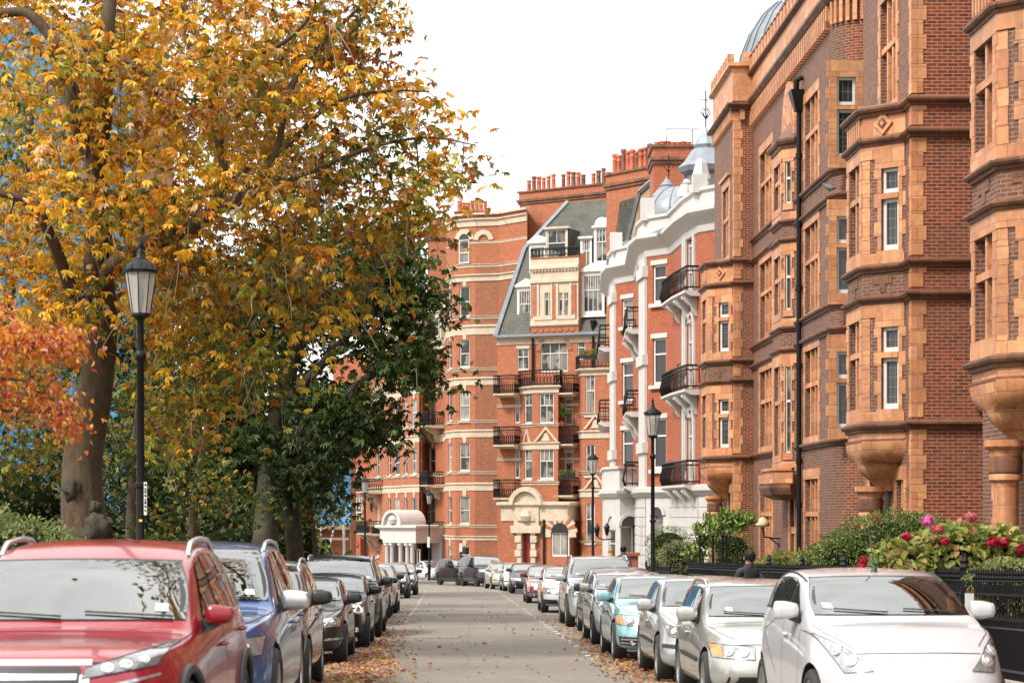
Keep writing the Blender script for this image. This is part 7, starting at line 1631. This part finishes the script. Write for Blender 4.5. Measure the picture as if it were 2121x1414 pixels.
# ---- iron railings along the right-hand front gardens
M['plinth'] = plain('stone_plinth', (.36, .32, .27), .85, var=.2, scale=5)
def railing(d0, d1, a, label, h=1.30, step=.125, dog=True, base=.12):
    P = lambda d, z: Vector((rx(a, d), d, gz(d) + .115 + z)); t = thing('iron_railing', label, 'railing', P((d0 + d1) / 2, 0), group='black iron garden railings')
    mb = MB(); p, q = P(d0, 0), P(d1, 0); mb.hexa([(p.x - .12, p.y, p.z - .3), (p.x + .12, p.y, p.z - .3), (q.x + .12, q.y, q.z - .3), (q.x - .12, q.y, q.z - .3), (p.x - .12, p.y, p.z + base), (p.x + .12, p.y, p.z + base), (q.x + .12, q.y, q.z + base), (q.x - .12, q.y, q.z + base)]); mb.build('plinth', M['plinth'], t)
    r = MB()
    for z, rr in ((base + .1, .022), (h - .18, .022), (h - .02, .016)) + (((h * .55, .018),) if dog else ()):
        r.tube([P(d0, z), P(d1, z)], rr, 4)
    r.build('rail', M['iron'], t)
    b = MB(); n = int((d1 - d0) / step)
    for k in range(n + 1):
        d = d0 + (d1 - d0) * k / n
        b.tube([P(d, base), P(d, h)], .0095, 4, cap=False); p = P(d, h); b.lathe([(.011, -.0), (.030, .03), (.012, .06), (.024, .085), (0, .16)], p, 6)
        if dog and k < n: m = (d1 - d0) / n / 2; b.tube([P(d + m, base), P(d + m, h * .62)], .009, 4, cap=False); b.lathe([(.009, 0), (.02, .02), (0, .09)], P(d + m, h * .62), 5); b.lathe([(.028, h - .16), (.028, h - .05)], P(d + m, 0), 6); 
    o = b.build('bars', M['iron'], t)
    s = MB()
    for d in (d0, (d0 + d1) / 2, d1 - .05): s.tube([P(d, -.05), P(d, h + .12)], .026, 6); s.lathe([(.03, 0), (.05, .04), (.03, .08), (.045, .12), (.02, .17), (0, .24)], P(d, h + .12), 10)
    s.build('standard', M['iron'], t); return t
labs = ['iron railing closest to us at the right edge, below the hydrangea', 'iron railing behind the white hatchback roof, below the big domed bush', 'iron railing below the low yellowish hedge', 'iron railing between the low hedge and the walking man', 'iron railing left of the gate posts, below the box ball', 'iron railing below the clipped bushes', 'iron railing in front of the white porch', 'iron railing at the foot of the gabled house']
for (d0, d1), l in zip(((19.5, 27.9), (28, 36.4), (36.5, 44.9), (45, 53.4), (53.5, 60), (65, 73), (84, 94), (112, 124)), labs): railing(d0, d1, 6.62 if d0 < 100 else 8.6, l, dog=d0 < 80, h=1.3 if d0 < 60 else 1.15)
x = rx(6.56, 27.2)
mb = MB(); p = Vector((rx(6.5, 27.15), 27.15, zz(1243, 27.15))); mb.box(p.x - .05, p.x + .05, 27.1, 27.16, p.z - .13, p.z + .09); k = mb.build('key_safe', M['sign_white'], None); tag(k, 'small pale key box hung on the nearest railing', 'key box')
mb = MB()
for dx in (-.03, .03): mb.tube([(p.x + dx, 27.13, p.z + .09), (p.x + dx, 27.13, p.z + .14), (p.x + dx + .02, 27.13, p.z + .16), (p.x + dx + .03, 27.13, p.z + .1)], .006, 5)
mb.build('shackle', plain('brass', (.7, .45, .12), .3, metal=.9), k)
gt = thing('garden_gate', 'black iron gate with scrolled posts in front of the laurel', 'gate', G(6.62, 62.5)); mb = MB()
for px, d in ((1449, 60.4), (1475, 60.3), (1494, 60.2), (1501, 60.1)):
    q = U(px, 1100, 60.5); z0 = gz(d)
    mb.tube([(q.x, d, z0), (q.x, d, zz(1112, d))], .035, 6)
    for s in (1, -1): mb.tube([(q.x, d, zz(1130, d)), (q.x + s * .09, d, zz(1118, d)), (q.x + s * .13, d, zz(1108, d)), (q.x + s * .07, d, zz(1100, d)), (q.x + s * .02, d, zz(1106, d))], .016, 5)
    mb.lathe([(.03, 0), (.055, .05), (.02, .1), (0, .14)], (q.x, d, zz(1112, d)), 8)
mb.build('post', M['iron'], gt)
mb = MB(); a, b = U(1449, 1100, 60.4), U(1475, 1100, 60.3)
for k in range(7):
    f = k / 6; mb.tube([(a.x + (b.x - a.x) * f, 60.35, gz(60) + .1), (a.x + (b.x - a.x) * f, 60.35, zz(1165 - 10 * math.sin(f * 3.14), 60.35))], .012, 4)
for y in (1230, 1178): mb.tube([(a.x, 60.35, zz(y, 60.35)), (b.x, 60.35, zz(y, 60.35))], .018, 4)
mb.build('leaf', M['iron'], gt)
pw = MB(); c = G(6.7, 80); pw.box(c.x - .25, c.x + .25, 79.7, 80.3, c.z - .1, c.z + 1.75); pw.box(c.x - .32, c.x + .32, 79.62, 80.38, c.z + 1.75, c.z + 1.87)
tag(pw.build('gate_pier', M['brick_villa'], None), 'small red brick pier left of the clipped bushes beside the white porch', 'gate pier')
# double wall lantern of the corner house
wl = MB(); q = U(1248, 1115, 100)
wl.tube([(q.x + .6, q.y, q.z), (q.x, q.y, q.z - .05), (q.x - .25, q.y, q.z + .1)], .03, 5); wl.tube([(q.x + .2, q.y, q.z - .05), (q.x + .2, q.y, q.z + .15)], .02, 5)
for dx, dz_ in ((-.25, .1), (.2, .15)): wl.lathe([(.05, 0), (.08, .08), (.13, .36), (.16, .38), (.08, .5), (.02, .55), (0, .66)], (q.x + dx, q.y, q.z + dz_), 8)
wl.build('wall_lantern', M['iron'], villa)

# ---- scaffolding wrapped in blue netting
def netting():
    m, nt, b = nodes('blue_debris_netting'); uv = coords(nt, 'UV'); ob = coords(nt)
    t = nt.nodes.new('ShaderNodeTexBrick'); lk(nt, uv, t.inputs['Vector']); t.inputs['Scale'].default_value = 1; t.inputs['Brick Width'].default_value = 1.9; t.inputs['Row Height'].default_value = 2.0; t.inputs['Mortar Size'].default_value = .05; t.offset = 0
    t.inputs['Color1'].default_value = (.022, .13, .27, 1); t.inputs['Color2'].default_value = (.035, .17, .32, 1); t.inputs['Mortar'].default_value = (.09, .22, .34, 1)
    f = noise(nt, 1.4, 6, ob, .6); lk(nt, mixc(nt, ramp(nt, f, [(.35, (0, 0, 0)), (.7, (.6, .6, .6))]), t.outputs['Color'], (.055, .21, .36)), b.inputs['Base Color']); b.inputs['Roughness'].default_value = .6
    bump(nt, b, noise(nt, 2.5, 6, ob, .7), .8, .08); return m
M['net'] = netting(); M['pole'] = plain('galvanised_pole', (.45, .44, .42), .45, metal=.6, var=.2)
def scaff(label, p, q, z0, z1, zb, waves=.12, dep=9):
    f = Fr(p, q); t = thing('scaffolded_building', label, 'scaffolding', (*f.pt(f.L / 2, zb, 0)[:2], zb)); mb = MB(); nu = int(f.L / .5); nz = int((z1 - z0) / .7); V = []
    for i in range(nu + 1):
        for j in range(nz + 1): u = f.L * i / nu; z = z0 + (z1 - z0) * j / nz; V.append(f.pt(u, z, waves * (math.sin(u * 3.1 + z) + math.sin(z * 1.7 + u * .6)) * .5 + 1.0))
    mb.add(V, [(i * (nz + 1) + j, (i + 1) * (nz + 1) + j, (i + 1) * (nz + 1) + j + 1, i * (nz + 1) + j + 1) for i in range(nu) for j in range(nz)]); mb.build('netting', M['net'], t, True)
    pm = MB(); u = 0
    while u <= f.L: pm.tube([f.pt(u, zb, .8), f.pt(u, z1 + .8, .8)], .03, 5); u += 1.9
    z = zb + 1.5
    while z < z1: pm.tube([f.pt(0, z, .8), f.pt(f.L, z, .8)], .03, 5); z += 2.0
    pm.build('poles', M['pole'], t)
    w = MB(); w.fbox(f, 0, f.L, zb, z1 - .3, -dep, 0); w.build('brick_wall', M['brick_orange'], t); return f, t
scaff('tall building wrapped in blue netting behind the left trees', X2(285, 84), X2(-200, 84), -3.5, 20.5, -3.5)
f, t = scaff('far building under blue sheeting beside the far gable house, boarded at its foot', X2(728, 135), X2(585, 135), zz(1090, 135), zz(800, 135), -4.5, dep=4)
mb = MB(); u1 = f.hit(640)[0]; u0 = f.hit(727)[0]
mb.fbox(f, u0, u1, zz(1096, 134), zz(1088, 134), 0, 1.9); mb.fbox(f, u0, u1, zz(1118, 133), zz(1113, 133), 1.7, 1.9)
mb.build('boards', plain('scaffold_boards', (.26, .19, .13), .85, var=.3), t)
mb = MB(); mb.tube([U(700, 1060, 131), U(678, 1150, 131)], .07, 6); mb.tube([U(712, 1085, 131.5), U(713, 1170, 131.5)], .09, 6); mb.tube([U(665, 1090, 131.5), U(664, 1170, 131.5)], .05, 6); mb.build('poles', M['pole'], t)
mb = MB(); a, b, c, d = U(728, 1040, 133.5), U(694, 1062, 133.5), U(724, 1092, 133), U(731, 1060, 133.5); mb.add([a, b, c, d, U(705, 1075, 133.4)], [(0, 1, 4), (0, 4, 2), (0, 2, 3)]); mb.build('netting', M['net'], t)

# ---- people
M['skin'] = plain('skin', (.52, .28, .19), .5, var=.1, scale=9); M['hair_dark'] = plain('dark_hair', (.022, .016, .012), .6, var=.4, scale=40, bmp=.6); M['hair_blond'] = plain('blond_hair', (.48, .32, .13), .55, var=.3, scale=40, bmp=.6)
M['jacket'] = plain('black_jacket', (.016, .017, .020), .75, var=.3, scale=10, bmp=.2); M['jacket_navy'] = plain('navy_jacket', (.03, .04, .06), .75, var=.3, scale=10, bmp=.2); M['coat_pale'] = plain('beige_coat', (.42, .34, .25), .8, var=.2, scale=8); M['jeans'] = plain('dark_jeans', (.03, .04, .07), .85, var=.25, scale=12); M['shoe'] = plain('leather_shoe', (.02, .015, .012), .5)
def skinmesh(name, verts, edges, radii, root=0, lev=2):
    me = D.meshes.new(name); me.from_pydata([tuple(v) for v in verts], edges, []); o = D.objects.new(name, me); COL.objects.link(o)
    o.modifiers.new('k', 'SKIN'); s = o.modifiers.new('s', 'SUBSURF'); s.levels = lev; s.render_levels = lev
    for i, r in enumerate(radii): me.skin_vertices[0].data[i].radius = r if hasattr(r, '__len__') else (r, r)
    me.skin_vertices[0].data[root].use_root = True
    dg = bpy.context.evaluated_depsgraph_get(); dg.update(); m = D.meshes.new_from_object(o.evaluated_get(dg)); D.objects.remove(o); m.name = name
    m.polygons.foreach_set('use_smooth', [True] * len(m.polygons)); return m
def person(label, loc, rz, coat, trousers, hair, long_hair=False, s=1.0, head_turn=0.0, female=False):
    hcol = (.30, .20, .08) if long_hair else (.02, .014, .010)
    """walking figure facing +Y in its own frame; one continuous body, hair and face pieces as children"""
    sh = .185 if not female else .165; V, E, Rr = [], [], []
    def v(p, r, par=None):
        V.append(Vector(p)); Rr.append(r); i = len(V) - 1
        if par is not None: E.append((par, i))
        return i
    pel = v((0, 0, .95), (.16, .115)); wa = v((0, .005, 1.10), (.14, .105), pel); chs = v((0, .0, 1.30), (.175, .12), wa); up = v((0, -.01, 1.44), (.12, .085), chs); nk = v((0, -.005, 1.52), .052, up); hd = v((0, .01, 1.60), (.066, .075), nk); hm = v((0, .012, 1.675), (.077, .098), hd); ht = v((0, 0, 1.745), (.06, .075), hm)
    for sg in (1, -1):
        st = .22 * sg
        hp = v((sg * .095, 0, .88), .098, pel); kn = v((sg * .10, .10 * sg + .03, .50), .062, hp); an = v((sg * .10, st * .8 - .05, .10), .042, kn); toe = v((sg * .11, st * .8 + .10, .045), (.042, .035), an)
        s0 = v((sg * sh, -.005, 1.42), .068, up); el_ = v((sg * (sh + .07), -.10 * sg - .04, 1.16), .048, s0); wr = v((sg * (sh + .06), -.12 * sg + .06, .93), .030, el_); pm = v((sg * (sh + .055), -.12 * sg + .085, .86), (.034, .018), wr)
        for k, (dx, ln) in enumerate(((-.026, .066), (-.009, .075), (.009, .071), (.026, .056))):
            f1 = v((sg * (sh + .05), -.12 * sg + .095 + dx, .86 - ln * .6), .0085, pm); v((sg * (sh + .035), -.12 * sg + .10 + dx, .86 - ln * 1.1), .0075, f1)
        th = v((sg * (sh + .04), -.12 * sg + .125, .87), .010, wr); v((sg * (sh + .03), -.12 * sg + .135, .825), .0085, th)
    me = skinmesh('body', V, E, Rr, pel); me.materials.clear()
    for m in (M['skin'], M[coat], M[trousers], M['shoe']): me.materials.append(m)
    for p in me.polygons:
        c = p.center; p.material_index = 3 if c.z < .10 else 2 if c.z < .90 and abs(c.x) < .21 and c.z < .93 else 0 if c.z > 1.525 or c.z < .905 else 1
    t = thing('person', label, 'person', loc, rz); t.scale = (s, s, s); b = D.objects.new('body', me); COL.objects.link(b); b.parent = t
    h = MB(); bm_ = bmesh.new(); bmesh.ops.create_icosphere(bm_, subdivisions=4, radius=1); vs = []
    for q in bm_.verts:
        c = q.co; n_ = 1 + .035 * math.sin(c.x * 17 + c.z * 9) * math.sin(c.y * 13)
        face = max(0, c.y) * max(0, .55 - c.z) * 1.2
        vs.append((c.x * .088 * n_ * (1 - face * .5), -.004 + c.y * (.112 if c.y < 0 else .10) * n_ - face * .16, 1.70 + c.z * (.105 if c.z > 0 else .085) * n_))
    h.add(vs, [tuple(q.index for q in f.verts) for f in bm_.faces]); bm_.free()
    if long_hair: h.lathe([(.03, 1.32), (.075, 1.36), (.10, 1.48), (.095, 1.60), (.085, 1.68)], (0, -.045, 0), 14)
    hr = h.build('hair', M[hair], t, True, False, False)
    N = 520; u = unit(rng.normal(0, 1, (N, 3))); u = u[(u[:, 2] > -.75) & ~((u[:, 1] > .35) & (u[:, 2] < .55))]; N = len(u); tf_ = leafmesh('hair_locks', np.array([0, -.004, 1.70]) + u * np.array([.084, .106, .10]), u * .35 + np.array([0, -.25, -.8]) + rng.normal(0, .4, (N, 3)), u, rng.uniform(.03, .06, N), .016, np.tile(np.array(hcol)[None], (N, 1)) * rng.uniform(.6, 1.5, (N, 1)), M['leaf'], None); tf_.parent = hr
    e = MB()
    for sg in (1, -1): e.lathe([(.0, -.03), (.016, -.02), (.02, 0), (.016, .022), (0, .03)], (sg * .083, .0, 1.645), 8)
    e.lathe([(0, -.025), (.014, -.015), (.009, .01), (.004, .03)], (0, .112, 1.64), 8); e.build('ears_and_nose', M['skin'], t, True, False, False)
    y = MB()
    for sg in (1, -1): y.lathe([(0, -.008), (.009, 0), (0, .008)], (sg * .032, .098, 1.668), 8)
    y.build('eyes', M['shoe'], t, True, False, False); y = MB(); y.box(-.022, .022, .094, .104, 1.593, 1.602); y.build('mouth', plain('lips', (.36, .12, .10), .5), t, False, False, False)
    if not female or True:
        cl = MB(); cl.lathe([(.085, 1.44), (.082, 1.50), (.072, 1.555), (.066, 1.55), (.068, 1.48)], (0, -.008, 0), 16); cl.build('collar', M[coat], t, True, False, False)
    return t
c = G(4.97, 36); person('dark haired man in a black jacket walking away beside the low hedge', (c.x, c.y, c.z + .11), .35, 'jacket', 'jeans', 'hair_dark', s=.955)
c = U(1291, 1150, 78); person('man in a dark navy jacket walking in front of the white porch', (c.x, 78, gz(78) + .2), -.1, 'jacket_navy', 'jeans', 'hair_dark', s=1.06)
c = U(1265, 1160, 82); person('blond haired woman walking left of the man by the white porch', (c.x, 82, gz(82) + .2), .05, 'coat_pale', 'jeans', 'hair_blond', True, s=1.0, female=True)

# ---- pigeon on a ledge, pots and window plants
pg = thing('pigeon', 'grey pigeon perched on the string course of the dark mansion block', 'bird', (0, 0, 0)); d = 58.9; q = U(1718, 399, d)
V = [(-.16, 0, .10), (-.06, 0, .10), (.02, 0, .11), (.08, 0, .14), (.105, 0, .185), (.14, 0, .19), (.17, 0, .178), (0, .03, .04), (.005, .03, .0), (0, -.03, .04), (.005, -.03, .0)]
me = skinmesh('body', V, [(0, 1), (1, 2), (2, 3), (3, 4), (4, 5), (5, 6), (2, 7), (7, 8), (2, 9), (9, 10)], [(.03, .012), .055, .062, .045, .03, .028, .006, .012, .008, .012, .008], 2)
me.materials.append(plain('pigeon_feathers', (.11, .115, .13), .6, var=.5, scale=25)); b = D.objects.new('body', me); COL.objects.link(b); b.parent = pg; pg.location = (q.x, q.y, q.z); pg.rotation_euler = (0, 0, 2.7); pg.scale = (1.25,) * 3
w = MB()
for sg in (1, -1): w.add([(.04, sg * .06, .13), (-.15, sg * .04, .105), (-.05, sg * .068, .07), (.03, sg * .066, .08)], [(0, 1, 2, 3)])
w.build('wing', M['trim'], pg, False, False, False)
q = U(1163, 884, 136.3); pp = thing('potted_palm', 'spiky green potted palm on the middle balcony of the gabled house', 'potted plant', q); mb = MB(); mb.lathe([(.14, 0), (.22, .35), (.2, .35), (0, .33)], q, 12); mb.build('pot', M['pot'], pp)
N = 46; dr = unit(rng.normal(0, 1, (N, 3)) * np.array([1, 1, .7]) + np.array([0, 0, .5])); leafmesh('foliage', np.repeat(np.array([[q.x, q.y, q.z + .75]]), N, 0), dr, rng.normal(0, 1, (N, 3)), rng.uniform(.5, .85, N), .09, palette(N, [(.14, .20, .04), (.26, .30, .07)], (1, 1)), M['leaf'], pp); mb = MB(); mb.tube([q + Vector((0, 0, .3)), q + Vector((0, 0, .8))], .05, 6); mb.build('stem', M['bark'], pp)
def planter(label, px0, px1, py, d, h=.35):
    a, b = U(px0, py, d), U(px1, py, d); t = thing('window_planter', label, 'planter', a.lerp(b, .5)); mb = MB(); mb.box(a.x, b.x, d - .12, d + .12, a.z - .05, a.z + .15); mb.build('trough', M['trim'], t)
    N = 420; c = np.stack([rng.uniform(a.x, b.x, N), rng.normal(d, .12, N), a.z + .15 + rng.random(N) * h], 1); simple_leaves('foliage', c, (.07, .14), [(.14, .19, .04), (.08, .12, .03), (.3, .26, .1)], (3, 3, 1), M['leaf'], t)
planter('leafy planter along the upper right balcony of the gabled house', 1206, 1258, 742, 128.6); planter('leafy planter on the balcony above the arched entrance window of the gabled house', 1158, 1192, 990, 135.5)
planter('leafy planter on the balcony left of the white portico', 770, 792, 1103, 172.5)
